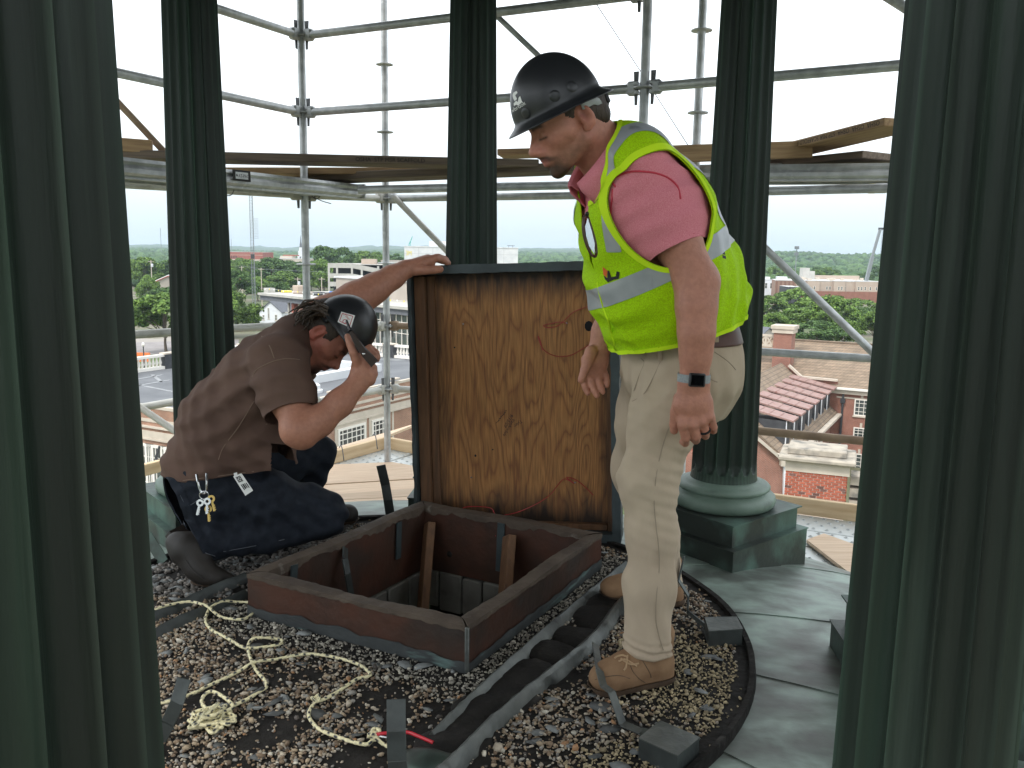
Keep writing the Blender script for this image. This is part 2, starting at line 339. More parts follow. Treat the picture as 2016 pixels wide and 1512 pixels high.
def column0(loc, rz, label):
    t = thing('fluted_column', label, 'column', loc, rz, 'fluted columns round the cupola')
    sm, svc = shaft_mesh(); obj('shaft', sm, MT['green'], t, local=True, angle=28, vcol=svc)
    mb = MB(); mb.lathe([(.205, .16), (.222, .165), (.236, .178), (.240, .195), (.236, .213), (.222, .226), (.205, .230), (.200, .236), (.204, .240), (.212, .247), (.213, .256), (.206, .265), (.190, .271), (.178, .273), (.172, .279), (.160, .284), (.15, .287)], (0, 0, 0), 64)
    obj('base_moulding', mb, MT['torus'], t, local=True, angle=50)
    mb = MB(); mb.box((0, 0, .106), (.485, .485, .10)); mb.box((0, 0, .160), (.515, .515, .006))
    pl = obj('upper_plinth', mb, MT['verdigris'], t, local=True)
    mb = MB(); mb.box((0, 0, -.055), (.555, .555, .225)); mb.box((0, 0, .0585), (.565, .565, .005)); obj('lower_plinth', mb, MT['verdigris'], t, local=True)
    mb = MB(); mb.box((0, 0, 3.05), (.36, .36, .08)); obj('capital', mb, MT['ceil'], t, local=True)
    return t
cols = [((.99, 3.85), 39, 'dark green fluted column standing behind the man in the yellow vest'),
        ((-.525, .85), -95, 'very near dark fluted column filling the left edge of the view'),
        ((.745, 1.41), -50, 'very near dark fluted column in front of the copper dish'),
        ((1.37, 2.49), -5, 'column of which only the stepped green plinth corner shows on the copper dish'),
        ((-.22, 4.45), 85, 'fluted column rising straight behind the open hatch lid'),
        ((-1.45, 3.97), 130, 'fluted column rising behind the kneeling man'),
        ((-2.13, 2.79), 175, 'fluted column beside the near left column'), ((-1.73, 1.50), 220, 'fluted column behind the near left column')]
c0 = None
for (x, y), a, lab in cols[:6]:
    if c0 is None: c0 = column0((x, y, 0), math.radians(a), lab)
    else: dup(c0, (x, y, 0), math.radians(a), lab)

# ------------------------------------------------------------------ hatch curb
MT['flash'] = mat('curb_base_flashing', (.036, .040, .041), (.055, .062, .062), sc=9, rough=.6, bump=.004, bsc=25, c3=(.12, .19, .175), sc3=6, lo3=.60, hi3=.72, stretch3=(1, 1, 5))
hat = thing('roof_hatch', 'square brown copper roof hatch curb standing open in the gravel', 'hatch', (-.28, 3.17, 0))
cen = sum(H)/4; TH = .05; HZ = .15
Hi = []
for i in range(4):
    a, b, c = H[i-1], H[i], H[(i+1) % 4]; d1 = nrm(b-a); d2 = nrm(c-b)
    Hi.append(b+TH*(np.array([-d1[1], d1[0], 0])+np.array([-d2[1], d2[0], 0])))
def strip(pa, pb, za, zb, n=30, jz=0, jn=0, nrmv=None, seed=0):
    r = random.Random(seed); pa, pb = V3(pa), V3(pb); v = []
    jt = [r.uniform(-1, 1)*jz for _ in range(n+1)]
    for i in range(1, n): jt[i] = (jt[i]+jt[i-1])*.7
    for i in range(n+1):
        p = pa+(pb-pa)*i/n; o = np.zeros(3) if nrmv is None else V3(nrmv)*r.uniform(-1, 1)*jn
        v += [p+(0, 0, za), p+o+(0, 0, (za+zb)/2), p+(0, 0, zb+jt[i])]
    return v, [(3*i+k, 3*i+3+k, 3*i+4+k, 3*i+1+k) for i in range(n) for k in (0, 1)], jt
for i in range(4):
    a, b = H[i], H[(i+1) % 4]; ai, bi = Hi[i], Hi[(i+1) % 4]; d = nrm(b-a); o = np.array([d[1], -d[0], 0])
    mb = MB(); v, f, jt = strip(a, b, -.02, HZ-.012, 26, .002, .003, o, i); mb.add(v, f)
    v2, f2, _ = strip(bi, ai, -.15, HZ-.012, 26, .002, .003, o, i+9); mb.add(v2, f2)
    obj('curb_wall', mb, MT['brown'], hat)
    # turned, wobbly, dusty rim
    mb = MB(); r = random.Random(20+i); n = 44; v = []
    for k in range(n+1):
        t = k/n; po = a+(b-a)*t+o*.004; pi_ = ai+(bi-ai)*t; wob = .007*math.sin(t*9+i*2)+.003*r.uniform(-1, 1); w2 = .008*r.uniform(-1, 1)+.007*math.sin(t*23+i)
        v += [po+(0, 0, HZ-.016+.004*r.uniform(-1, 1)), po+(0, 0, HZ+wob*.4), (po+pi_)/2+(0, 0, HZ+.004+wob), pi_+(0, 0, HZ-.002+wob*.6), pi_+nrm(cen-pi_)*.006+(0, 0, HZ-.024+w2)]
    mb.add(v, [(5*k+j, 5*k+5+j, 5*k+6+j, 5*k+1+j) for k in range(n) for j in range(4)])
    obj('curb_rim', mb, MT['rim'], hat)
    mb = MB(); v, f, _ = strip(a+o*.006, b+o*.006, -.02, .036, 40, .009, .002, o, i+30); mb.add(v, f); obj('base_flashing', mb, MT['flash'], hat)
mb = MB(); mb.bar(H[1]+(.003, -.004, 0), H[1]+(.003, -.004, .15), .014, .014, up=(1, 0, 0), bev=.004); obj('corner_seam', mb, MT['lead'], hat)
# clay tile blocks of the shaft
blk = None; r = random.Random(3)
for i in (2, 3, 0, 1):
    ai, bi = Hi[i], Hi[(i+1) % 4]; d = nrm(bi-ai); o = np.array([d[1], -d[0], 0]); Ln = np.linalg.norm(bi-ai); x = .01
    while x < Ln-.05:
        bw = min(r.choice((.105, .125, .15)), Ln-x)
        mb = MB(); hh = r.uniform(.165, .19); mb.box((0, 0, 0), (bw-.009, .05, hh), bev=.006)
        R = np.column_stack((d, -o, (0, 0, 1))); c = ai+d*(x+bw/2)+o*(.014+r.uniform(-.004, .004))+(0, 0, -.150-hh/2-r.uniform(0, .008))
        mb.v = [tuple(c+R@V3(p)) for p in mb.v]
        obj('tile_block', mb, MT['tile'], hat); x += bw
    mb = MB(); a2, b2 = ai+o*.045, bi+o*.045
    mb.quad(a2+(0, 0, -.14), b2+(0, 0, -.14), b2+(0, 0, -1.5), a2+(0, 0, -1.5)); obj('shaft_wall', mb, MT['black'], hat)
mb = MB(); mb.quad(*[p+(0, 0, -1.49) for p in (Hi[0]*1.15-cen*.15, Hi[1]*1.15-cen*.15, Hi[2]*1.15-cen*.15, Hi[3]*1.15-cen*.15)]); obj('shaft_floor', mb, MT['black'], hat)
def onplane(px, py, p0, n):
    d = ray(px, py); return CAM+d*(np.dot(V3(p0)-CAM, n)/np.dot(d, n))
db = nrm(Hi[2]-Hi[3]); nb = np.array([db[1], -db[0], 0])           # back wall, facing the camera
dl = nrm(Hi[3]-Hi[0]); nl = np.array([dl[1], -dl[0], 0])           # left wall
for (px, t, b, off) in ((987, 1030, 1125, .006),):
    p, q = onplane(px, t, Hi[3]+nb*off, nb), onplane(px-4, b, Hi[3]+nb*off, nb)
    mb = MB(); mb.bar(p, q, .036, .006, up=nb, bev=.001); obj('iron_strap', mb, MT['bluegrey'], hat)
for (px, t, b, wd) in ((786, 1028, 1100, .034), (580, 1112, 1142, .034)):
    p, q = onplane(px, t, Hi[0]+nl*.008, nl), onplane(px-2, b, Hi[0]+nl*.008, nl)
    mb = MB(); mb.bar(p, q, wd, .006, up=nl, bev=.001); obj('iron_strap', mb, MT['bluegrey'], hat)
q0 = [onplane(x, y, Hi[0]+nl*o_, nl) for x, y, o_ in ((680, 1078, .012), (679, 1100, .03), (684, 1130, .05), (692, 1175, .05))]
mb = MB()
for a, b in zip(q0, q0[1:]): mb.bar(a, b+(b-a)*.03, .034, .006, up=nl, bev=.001)
obj('bent_iron_strap', mb, MT['darkstrip'], hat)
for (tx, ty, bx, by, o1, o2, lab) in ((846, 1030, 832, 1203, .035, .20, 'taller of two brown boards standing inside the open hatch'), (1003, 1055, 992, 1200, .035, .17, 'shorter brown board standing in the hatch with a black stain')):
    p, q = onplane(tx, ty, Hi[3]+nb*o1, nb), onplane(bx, by, Hi[3]+nb*o2, nb); q = q+(q-p)*.6
    mb = MB(); s_ = .5; up = nrm(nb+db*-.9)
    mb.bar(p, q, .088, .036, up=up, bev=.003)
    tag(obj('timber_board', mb, MT['wood2']), lab, 'board', 'boards inside the hatch')
# bolt on a back tile
p = onplane(887, 1090, Hi[3]-nb*.01, nb); mb = MB(); mb.ball(p, .018, 10, 6); obj('bolt_head', mb, MT['tar'], hat)

# ------------------------------------------------------------------ hatch lid
W_, H_ = .972, 1.268
yaw = math.radians(-11); LR = rotz(yaw)@rotx(math.radians(-2.5))@roty(math.radians(-2.6))
LO = V3((.040, 3.862, -.012))
def LP(x, y, z): return LO+LR@V3((x, y, z))                       # x along the lid, y into it (away), z up
lid = thing('hatch_lid', 'plywood-lined copper hatch lid stood upright on its edge behind the hatch', 'hatch lid', LO)
def lbox(mb, x0, x1, y0, y1, z0, z1, bev=.002):
    c = LP((x0+x1)/2, (y0+y1)/2, (z0+z1)/2); return mb.box(c, (x1-x0, y1-y0, z1-z0), LR, bev)
def rough_bar(mb, p0, p1, wx, wy, seed, n=26, j=.0025, side='x'):
    """a sheet-metal edge with dents: local lid coordinates"""
    r = random.Random(seed); v = []; d = nrm(V3(p1)-V3(p0)); u = V3((1, 0, 0)) if side == 'x' else V3((0, 0, 1))
    for k in range(n+1):
        p = V3(p0)+(V3(p1)-V3(p0))*k/n
        for sx, sy in ((-1, -1), (1, -1), (1, 1), (-1, 1)):
            q = p+u*(sx*wx/2+r.uniform(-j, j))+V3((0, 1, 0))*(sy*wy/2+r.uniform(-j, j)); v.append(LP(*q))
    f = [(4*k+i, 4*k+(i+1) % 4, 4*k+4+(i+1) % 4, 4*k+4+i) for k in range(n) for i in range(4)]+[(3, 2, 1, 0), tuple(4*n+i for i in range(4))]
    mb.add(v, f)
for (p0, p1, sd_, s_) in (((-W_/2+.009, 0, 0), (-W_/2+.009, 0, H_-.02), 1, 'x'), ((W_/2-.020, 0, 0), (W_/2-.020, 0, H_-.02), 2, 'x'), ((-W_/2-.002, 0, H_-.022), (W_/2+.002, 0, H_-.022), 3, 'z'), ((-W_/2, 0, .012), (W_/2, 0, .012), 4, 'z')):
    mb = MB(); rough_bar(mb, p0, p1, .018 if sd_ in (1,) else .040, .13, sd_, side=s_); obj('copper_flange', mb, MT['bluegrey'], lid, angle=60)
mb = MB(); lbox(mb, -W_/2, W_/2, .05, .072, 0, H_-.01); obj('copper_back_sheet', mb, MT['bluegrey'], lid)
def plymat():
    m = bpy.data.materials.new('plywood_face'); m.use_nodes = True; t = m.node_tree; b = t.nodes['Principled BSDF']; N = t.nodes.new; K = t.links.new
    tcn = N('ShaderNodeTexCoord'); q = N('ShaderNodeMapping'); q.inputs['Scale'].default_value = (1.0, 1.0, .17); K(tcn.outputs['Object'], q.inputs['Vector'])
    n0 = N('ShaderNodeTexNoise'); n0.inputs['Scale'].default_value = 5.0; n0.inputs['Detail'].default_value = 2.5; n0.inputs['Roughness'].default_value = .45; K(q.outputs[0], n0.inputs['Vector'])
    q1 = N('ShaderNodeMapping'); q1.inputs['Scale'].default_value = (1, 1, .06); K(tcn.outputs['Object'], q1.inputs['Vector'])
    ml = N('ShaderNodeMath'); ml.operation = 'MULTIPLY'; ml.inputs[1].default_value = 24; K(n0.outputs['Fac'], ml.inputs[0])
    fr = N('ShaderNodeMath'); fr.operation = 'PINGPONG'; fr.inputs[1].default_value = .5; K(ml.outputs[0], fr.inputs[0])
    r1 = N('ShaderNodeValToRGB'); e = r1.color_ramp.elements; e[0].position = 0; e[0].color = (.24, .095, .028, 1); e[1].position = .5; e[1].color = (.40, .185, .056, 1)
    x = r1.color_ramp.elements.new(.16); x.color = (.345, .152, .044, 1); K(fr.outputs[0], r1.inputs['Fac'])
    fb = N('ShaderNodeTexNoise'); fb.inputs['Scale'].default_value = 150; fb.inputs['Detail'].default_value = 3; K(q1.outputs[0], fb.inputs['Vector'])
    mr = N('ShaderNodeMapRange'); mr.inputs['From Min'].default_value = .3; mr.inputs['From Max'].default_value = .7; mr.inputs['To Min'].default_value = .62; mr.inputs['To Max'].default_value = 1.22; K(fb.outputs['Fac'], mr.inputs['Value'])
    m1 = N('ShaderNodeMix'); m1.data_type = 'RGBA'; m1.blend_type = 'MULTIPLY'; m1.inputs['Factor'].default_value = 1; K(r1.outputs[0], m1.inputs['A']); K(mr.outputs[0], m1.inputs['B'])
    # water stains creeping in from the edges
    sp = N('ShaderNodeSeparateXYZ'); K(tcn.outputs['Object'], sp.inputs[0])
    def edge(sock, a, bb):
        g = N('ShaderNodeMapRange'); g.inputs['From Min'].default_value = a; g.inputs['From Max'].default_value = bb; K(sock, g.inputs['Value']); return g.outputs[0]
    q2 = N('ShaderNodeMapping'); q2.inputs['Scale'].default_value = (1, 1, .16); K(tcn.outputs['Object'], q2.inputs['Vector'])
    sn = N('ShaderNodeTexNoise'); sn.inputs['Scale'].default_value = 26; sn.inputs['Detail'].default_value = 8; K(q2.outputs[0], sn.inputs['Vector'])
    def mx_(a, bb, op):
        g = N('ShaderNodeMath'); g.operation = op; K(a, g.inputs[0])
        if isinstance(bb, float): g.inputs[1].default_value = bb
        else: K(bb, g.inputs[1])
        return g.outputs[0]
    s = mx_(mx_(edge(sp.outputs['Z'], .28, .02), edge(sp.outputs['Z'], 1.04, 1.26), 'MAXIMUM'), mx_(edge(sp.outputs['X'], -.28, -.44), edge(sp.outputs['X'], .36, .46), 'MAXIMUM'), 'MAXIMUM')
    s = mx_(mx_(s, mx_(sn.outputs['Fac'], .9, 'MULTIPLY'), 'ADD'), 1.0, 'MULTIPLY')
    st = N('ShaderNodeMapRange'); st.inputs['From Min'].default_value = .62; st.inputs['From Max'].default_value = 1.25; K(s, st.inputs['Value'])
    m2 = N('ShaderNodeMix'); m2.data_type = 'RGBA'; m2.inputs['B'].default_value = (.022, .012, .007, 1); K(st.outputs[0], m2.inputs['Factor']); K(m1.outputs['Result'], m2.inputs['A'])
    K(m2.outputs['Result'], b.inputs['Base Color']); b.inputs['Roughness'].default_value = .62
    bp = N('ShaderNodeBump'); bp.inputs['Distance'].default_value = .0015; K(fb.outputs['Fac'], bp.inputs['Height']); K(bp.outputs[0], b.inputs['Normal'])
    return m
MT['ply'] = plymat()
# plywood is authored in lid coordinates so its stains sit at its own edges
mb = MB(); mb.box((0, 0, H_/2-.01), (W_-.05, .015, H_-.06)); po = put('plywood_panel', mesh_from('plywood_panel', np.array(mb.v), mb.f, MT['ply'], False), lid)
po.rotation_euler = Matrix(LR.tolist()).to_euler(); po.location = tuple(LR@V3((0, .035, 0)))
for x0, x1, y0 in ((-W_/2+.022, -W_/2+.072, -.03), (-W_/2+.074, -W_/2+.108, .005), (W_/2-.062, W_/2-.040, -.01)):
    mb = MB(); lbox(mb, x0, x1, y0, .027, .03, H_-.05); obj('batten', mb, MT['wood2'], lid)
mb = MB(); lbox(mb, -W_/2+.11, W_/2-.065, -.01, .027, .034, .062); obj('batten', mb, MT['wood2'], lid)
def lidpt(px, py, y=.026):
    n = LR@V3((0, 1, 0)); return onplane(px, py, LP(0, y, 0), n)
lx, lz, ly = LR@V3((1, 0, 0)), LR@V3((0, 0, 1)), LR@V3((0, 1, 0))
for px, py in ((912, 638), (1116, 636), (928, 940), (1132, 950)):
    mb = MB(); mb.ball(lidpt(px, py, .022), .0045, 8, 5); obj('screw_head', mb, MT['chrome'], lid)
for px, py, rx, rz_ in ((858, 777, .011, .019), (857, 800, .014, .018), (861, 834, .008, .013), (1159, 642, .02, .024), (895, 684, .004, .004), (936, 897, .005, .006), (970, 885, .004, .003)):
    mb = MB(); mb.ball(lidpt(px, py, .026), (rx, .003, rz_), 9, 5, LR); obj('knot_hole', mb, MT['black'], lid)
dx = nrm(lx*-.53+lz*-.85); dy = nrm(lx*.85+lz*-.53)
for s_, px, py, sz in (('Tyler', 1026, 826, .021), ('VanArsdale', 1010, 823, .021), ('9/15/09', 1006, 814, .023)):
    mb = MB(); v, f = TXT[s_]; o_ = lidpt(px, py, .0263)
    if s_ == 'Tyler': d1 = nrm(lx*-.8+lz*-.6)
    else: d1 = dx
    d2 = nrm(np.cross(ly, d1)); d2 = d2 if np.dot(d2, dy) > 0 else -d2
    text_on(mb, s_, o_, d1, d2, sz); obj('handwriting', mb, MT['ink'], lid, smooth=False)
mb = MB(); pts = []
for i in range(30):
    t = i/29; pts.append(lidpt(997-19*t+1.6*math.sin(i*2.1), 808+24*t+1.6*math.cos(i*1.7), .0262))
mb.path(pts, .0011, 4); obj('handwriting', mb, MT['ink'], lid)
def pxpath(pts, n=6):
    """Catmull-Rom through 3-D points"""
    p = [V3(q) for q in pts]; p = [2*p[0]-p[1]]+p+[2*p[-1]-p[-2]]; o = []
    for i in range(1, len(p)-2):
        for k in range(n):
            t = k/n; o.append(.5*((2*p[i])+(-p[i-1]+p[i+1])*t+(2*p[i-1]-5*p[i]+4*p[i+1]-p[i+2])*t*t+(-p[i-1]+3*p[i]-3*p[i+1]+p[i+2])*t**3))
    return o+[p[-2]]
wire1 = [(1192, 596), (1170, 601), (1150, 606), (1130, 614), (1118, 624), (1108, 634), (1095, 643), (1078, 645), (1070, 641), (1085, 637), (1103, 634), (1115, 637)]
wire2 = [(1180, 668), (1160, 679), (1145, 688), (1125, 699), (1100, 702), (1078, 695), (1066, 682), (1059, 662), (1064, 672), (1068, 690)]
for wp, lab in ((wire1, 'thin red wire twisted round a screw high on the plywood lid'), (wire2, 'thin red wire drooping in a curve across the plywood lid')):
    mb = MB(); mb.path(pxpath([lidpt(x, y, .014) for x, y in wp]), .0017, 5); tag(obj('wire', mb, MT['redwire']), lab, 'wire')
a_ = [lidpt(x, y, .012) for x, y in ((1168, 975), (1150, 957), (1132, 944), (1115, 940), (1130, 952), (1112, 943), (1098, 955), (1085, 972))]
b_ = [P(x, y, yy) for x, y, yy in ((1060, 990, 3.78), (1020, 1008, 3.70), (985, 1016, 3.68), (960, 1026, 3.66), (935, 1031, 3.70), (915, 1027, 3.72), (904, 1014, 3.74), (912, 1000, 3.75), (935, 997, 3.75), (965, 1000, 3.72), (973, 1010, 3.68), (978, 1022, 3.64), (988, 1028, 3.62), (990, 1040, 3.62), (983, 1046, 3.62), (990, 1050, 3.61), (975, 1055, 3.6))]
mb = MB(); mb.path(pxpath(a_+b_), .0018, 5); tag(obj('wire', mb, MT['redwire']), 'long red wire looping from the lid down over the back rim of the hatch', 'wire')
# ------------------------------------------------------------------ rails, straps, boxes on the roof
def railmesh(pts, wd, z0, z1, seed):
    r = random.Random(seed); p = pxpath(pts, 8); v = []
    for i, q in enumerate(p):
        d = nrm(p[min(i+1, len(p)-1)]-p[max(i-1, 0)]); s_ = np.array([d[1], -d[0], 0]); j = lambda: r.uniform(-.003, .003)
        v += [q-s_*(wd/2+.012+j())+(0, 0, z0), q-s_*wd/2+(0, 0, z1-.006+j()), q+(0, 0, z1+.004+j()), q+s_*wd/2+(0, 0, z1-.006+j()), q+s_*(wd/2+.012+j())+(0, 0, z0)]
    m = len(p); mb = MB(); mb.add(v, [(5*i+k, 5*i+1+k, 5*i+6+k, 5*i+5+k) for i in range(m-1) for k in range(4)]+[(0, 1, 2, 3, 4), tuple(5*(m-1)+k for k in (4, 3, 2, 1, 0))]); return mb
RAIL_L = [G(1232, 1118), G(1180, 1160), G(1090, 1236), G(1000, 1316), G(930, 1382), G(850, 1462)]
RAIL_R = [G(1262, 1160), G(1216, 1205), G(1165, 1270), G(1055, 1360), G(965, 1438), G(905, 1500), G(860, 1540)]
tag(obj('flashing_rail', railmesh(RAIL_L, .024, -.004, .026, 1), MT['lead']), 'dark metal flashing strip along the gravel nearest the hatch side', 'flashing strip', 'flashing strips on the gravel')
tag(obj('flashing_rail', railmesh(RAIL_R, .026, -.004, .034, 2), MT['lead']), 'lead-grey flashing strip passing beside the tan work boot', 'flashing strip', 'flashing strips on the gravel')
tag(obj('flashing_rail', railmesh([G(286, 1228), G(380, 1186), G(482, 1142)], .02, -.004, .03, 3), MT['darkstrip']), 'dark strip at the hatch corner, the one under the kneeling man\'s boot', 'flashing strip', 'flashing strips on the gravel')
tag(obj('flashing_rail', railmesh([G(286, 1262), G(380, 1216), G(484, 1176)], .02, -.004, .026, 4), MT['darkstrip']), 'dark strip at the hatch corner, the one touched by the yellow rope', 'flashing strip', 'flashing strips on the gravel')
def lump(mb, c, R, seed, n=14, m=8):
    r = np.random.default_rng(seed); k0 = len(mb.v); mb.ball((0, 0, 0), (1, 1, 1), n, m); pts = np.array(mb.v[k0:]); del mb.v[k0:]
    w1, w2 = r.normal(size=(4, 3))*2.2, r.uniform(0, 6, 4); s_ = 1+.10*np.sin(pts@w1.T+w2).sum(1)
    mb.v += [tuple(V3(c)+R@q) for q in pts*s_[:, None]]; return mb
tr = thing('tar_trough', 'trough of cracked black tar lumps between the two flashing strips', 'tar trough', G(1000, 1370))
n_l = 12
for i in range(n_l):
    t = (i+.5)/n_l; pl_ = pxpath(RAIL_L, 6); pr_ = pxpath(RAIL_R, 6); a, b = pl_[int(t*(len(pl_)-1))], pr_[int(t*(len(pr_)-1))]
    d = nrm(b-a); e = np.array([-d[1], d[0], 0]); L_ = np.linalg.norm(b-a)
    lump_mb = MB(); lump(lump_mb, (a+b)/2+(0, 0, -.008), np.column_stack((d*(L_*.37), e*.092, V3((0, 0, .026)))), 40+i); obj('tar_lump', lump_mb, MT['tar'], tr)
def bent(pts, wd, up, th=.004):
    mb = MB(); pts = [V3(p) for p in pts]
    for a, b in zip(pts, pts[1:]): mb.bar(a, b+nrm(b-a)*.003, wd, th, up=up, bev=.0008)
    return mb
def upstrap(px, py, tops, wd, lab, up=(0, -1, 0), m='darkstrip'):
    b = G(px, py); pts = [b]+[P(x, y, b[1]+dy) for x, y, dy in tops]
    tag(obj('bent_strap', bent(pts, wd, up), MT[m]), lab, 'metal strap', 'bent copper straps standing on the roof')
upstrap(790, 1560, ((782, 1500, -.01), (780, 1442, .0), (780, 1379, .03)), .046, 'dark bent strap standing in front of the red carabiner')
upstrap(312, 1462, ((330, 1425, .0), (348, 1385, .0), (362, 1338, .02)), .036, 'dark bent strap standing beside the rope tangle by the near left column')
upstrap(768, 1012, ((764, 985, 0), (759, 955, .02), (750, 917, .02)), .046, 'green bent strap standing up beside the left side of the lid', m='darkstrip')
upstrap(322, 1108, ((312, 1090, .02), (290, 1055, .06),), .05, 'green curved strap by the plinth behind the kneeling man\'s boot', m='verdigris')
pts = [P(1172, 1266, 2.42), P(1180, 1320, 2.36), P(1188, 1350, 2.30), P(1204, 1362, 2.27), P(1222, 1418, 2.20), P(1262, 1440, 2.18), P(1290, 1452, 2.16)]
pts[0] = G(1172, 1268, .035); pts[-3] = G(1226, 1425, .012); pts[-2] = G(1262, 1440, .014); pts[-1] = G(1300, 1450, .012)
tag(obj('bent_strap', bent(pts, .026, (.4, -.5, .8)), MT['lead']), 'lead-coloured strap bent over in front of the tan boot toe', 'metal strap', 'bent copper straps standing on the roof')
pts = [P(1347, 1095, 2.95), P(1336, 1142, 2.94), P(1355, 1172, 2.94), G(1354, 1205, .02), G(1388, 1232, .02), G(1400, 1240, .02)]
tag(obj('bent_strap', bent(pts, .02, (.9, -.4, .1)), MT['darkstrip']), 'thin twisted strap standing by the farther tan boot', 'metal strap', 'bent copper straps standing on the roof')
for poly, lab in ((((1396, 1244), (1462, 1240), (1450, 1216), (1388, 1217)), 'small grey metal sleeve box at the gravel edge behind the tan boot'), (((1334, 1490), (1377, 1454), (1300, 1421), (1258, 1455)), 'larger grey metal sleeve box at the gravel edge in front of the tan boot')):
    mb = MB(); top = [G(x, y, .052) for x, y in poly]; mb.prism([p+(0, 0, -.075) for p in top], (0, 0, .075))
    t = thing('sleeve_box', lab, 'metal box', (sum(top)/4)*[1, 1, 0], group='sleeve boxes on the gravel edge')
    obj('box_side', mb, MT['darkstrip'], t)
    mb = MB(); c_ = sum(top)/4; mb.prism([c_+(p-c_)*1.02+(0, 0, .001) for p in top], (0, 0, .003)); obj('box_cap', mb, MT['lead'], t)
mb = MB(); lump(mb, G(850, 1500, .0), np.diag((.085, .05, .022)), 5, 18, 10); tag(obj('crumpled_flashing', mb, MT['verdigris']), 'crumpled verdigris flashing at the end of the tar trough', 'flashing')

# ------------------------------------------------------------------ gravel, one object of real stones
ico = None
def icos():
    b = bmesh.new(); bmesh.ops.create_icosphere(b, subdivisions=1, radius=1); v = np.array([q.co[:] for q in b.verts]); f = np.array([[x.index for x in q.verts] for q in b.faces]); b.free(); return v, f
IV, IF = icos()
def segd(x, y, pl):
    d = np.full(x.shape, 9.)
    for a, b in zip(pl, pl[1:]):
        ab = (b-a)[:2]; t = np.clip(((x-a[0])*ab[0]+(y-a[1])*ab[1])/(ab@ab), 0, 1); d = np.minimum(d, np.hypot(x-a[0]-t*ab[0], y-a[1]-t*ab[1]))
    return d
def smooth_noise(x, y, s, seed):
    r = np.random.default_rng(seed); o = np.zeros_like(x)
    for i in range(7):
        k = r.normal(size=2)*s*(1+.35*i); o += np.sin(x*k[0]+y*k[1]+r.uniform(0, 6.28))/(1+.25*i)
    return o/3
NG = 50000
rr = DR*.99*np.sqrt(RNG.uniform(0, 1, NG)); aa = RNG.uniform(0, 2*math.pi, NG); gx = DC[0]+rr*np.cos(aa); gy = DC[1]+rr*np.sin(aa)
mid = [ (a+b)/2 for a, b in zip(pxpath(RAIL_L, 4), pxpath(RAIL_R, 4)) ] if True else None
keep = (segd(gx, gy, RAIL_L) > .02) & (segd(gx, gy, RAIL_R) > .02)
plr = [RAIL_L[i] for i in range(len(RAIL_L))]; pr2 = [RAIL_R[i] for i in range(len(RAIL_R))]
tro = (segd(gx, gy, [(a+b)/2 for a, b in zip([RAIL_L[0], RAIL_L[2], RAIL_L[3], RAIL_L[5]], [RAIL_R[0], RAIL_R[2], RAIL_R[3], RAIL_R[5]])]) < .055)
keep &= ~(tro & (RNG.uniform(0, 1, NG) < .9))
inh = np.ones(NG, bool)
for i in range(4):
    a, b = H[i], H[(i+1) % 4]; d = nrm(b-a); inh &= ((gx-a[0])*-d[1]+(gy-a[1])*d[0]) > -.012
keep &= ~inh
bare = smooth_noise(gx, gy, 7, 3)+.7*smooth_noise(gx, gy, 18, 4)+.35*np.exp(-(((gx+.25)/.28)**2+((gy-2.2)/.22)**2))
edge = np.hypot(gx-DC[0], gy-DC[1]) > DR-.05-.02*smooth_noise(gx, gy, 6, 9)
hd = np.full(NG, 9.)
for i in range(4): hd = np.minimum(hd, segd(gx, gy, [H[i], H[(i+1) % 4]]))
pr = np.clip(1.0-.85*np.clip(bare-.02, 0, 1.2)/.6, .12, 1); pr = np.where(hd < .12, np.maximum(pr, .9), pr); pr = np.where(edge, .03, pr)
pale_patch = np.exp(-(((gx-.56)/.20)**2+((gy-2.50)/.30)**2)*.9)+np.exp(-(((gx-.35)/.2)**2+((gy-2.02)/.1)**2)); pr = np.maximum(pr, np.clip(pale_patch*1.6, 0, 1)*~edge)
keep &= RNG.uniform(0, 1, NG) < pr
gx, gy, bare, hd, pale_patch = gx[keep], gy[keep], bare[keep], hd[keep], pale_patch[keep]; n = len(gx)
sz = RNG.lognormal(math.log(.0041), .34, n); sz = np.where((hd < .14) | (pale_patch > .4), sz*.85, sz)
back = (gy > 3.05) & (gx < -.75); sz = np.where(back, sz*1.6, sz)
flake = RNG.uniform(0, 1, n) < np.where(back, .06, .004+.012*(gy < 2.35)); sz = np.where(flake, RNG.uniform(.010, .024, n), sz)
pal = np.array([(.42, .36, .28), (.36, .28, .19), (.24, .17, .11), (.17, .12, .08), (.30, .28, .25), (.52, .48, .40), (.10, .085, .075), (.40, .22, .11)])
pw = np.array([.22, .2, .17, .12, .12, .07, .07, .03]); ci = RNG.choice(8, n, p=pw); gc = pal[ci]
pp = (pale_patch > .4+RNG.uniform(-.2, .2, n)); gc = np.where(pp[:, None], np.array([(.44, .36, .22)])*RNG.uniform(.5, 1.25, (n, 1)), gc)
nh = hd < .14+RNG.uniform(-.05, .05, n); gc = np.where((nh & ~pp)[:, None], np.array([(.40, .37, .31)])*RNG.uniform(.35, 1.2, (n, 1)), gc)
gc = gc*1.0
gc = np.where(flake[:, None], np.array([(.15, .158, .155)])*RNG.uniform(.5, 1.7, (n, 1)), gc)
gc = np.where((back & ~flake)[:, None], np.array([(.15, .135, .12)])*RNG.uniform(.4, 1.8, (n, 1)), gc)*RNG.uniform(.75, 1.2, (n, 1))
asp = np.stack([RNG.uniform(.8, 1.5, n), RNG.uniform(.7, 1.1, n), RNG.uniform(.5, .85, n)], 1); asp[flake, 2] = .11; asp[flake, 0] = 1.5
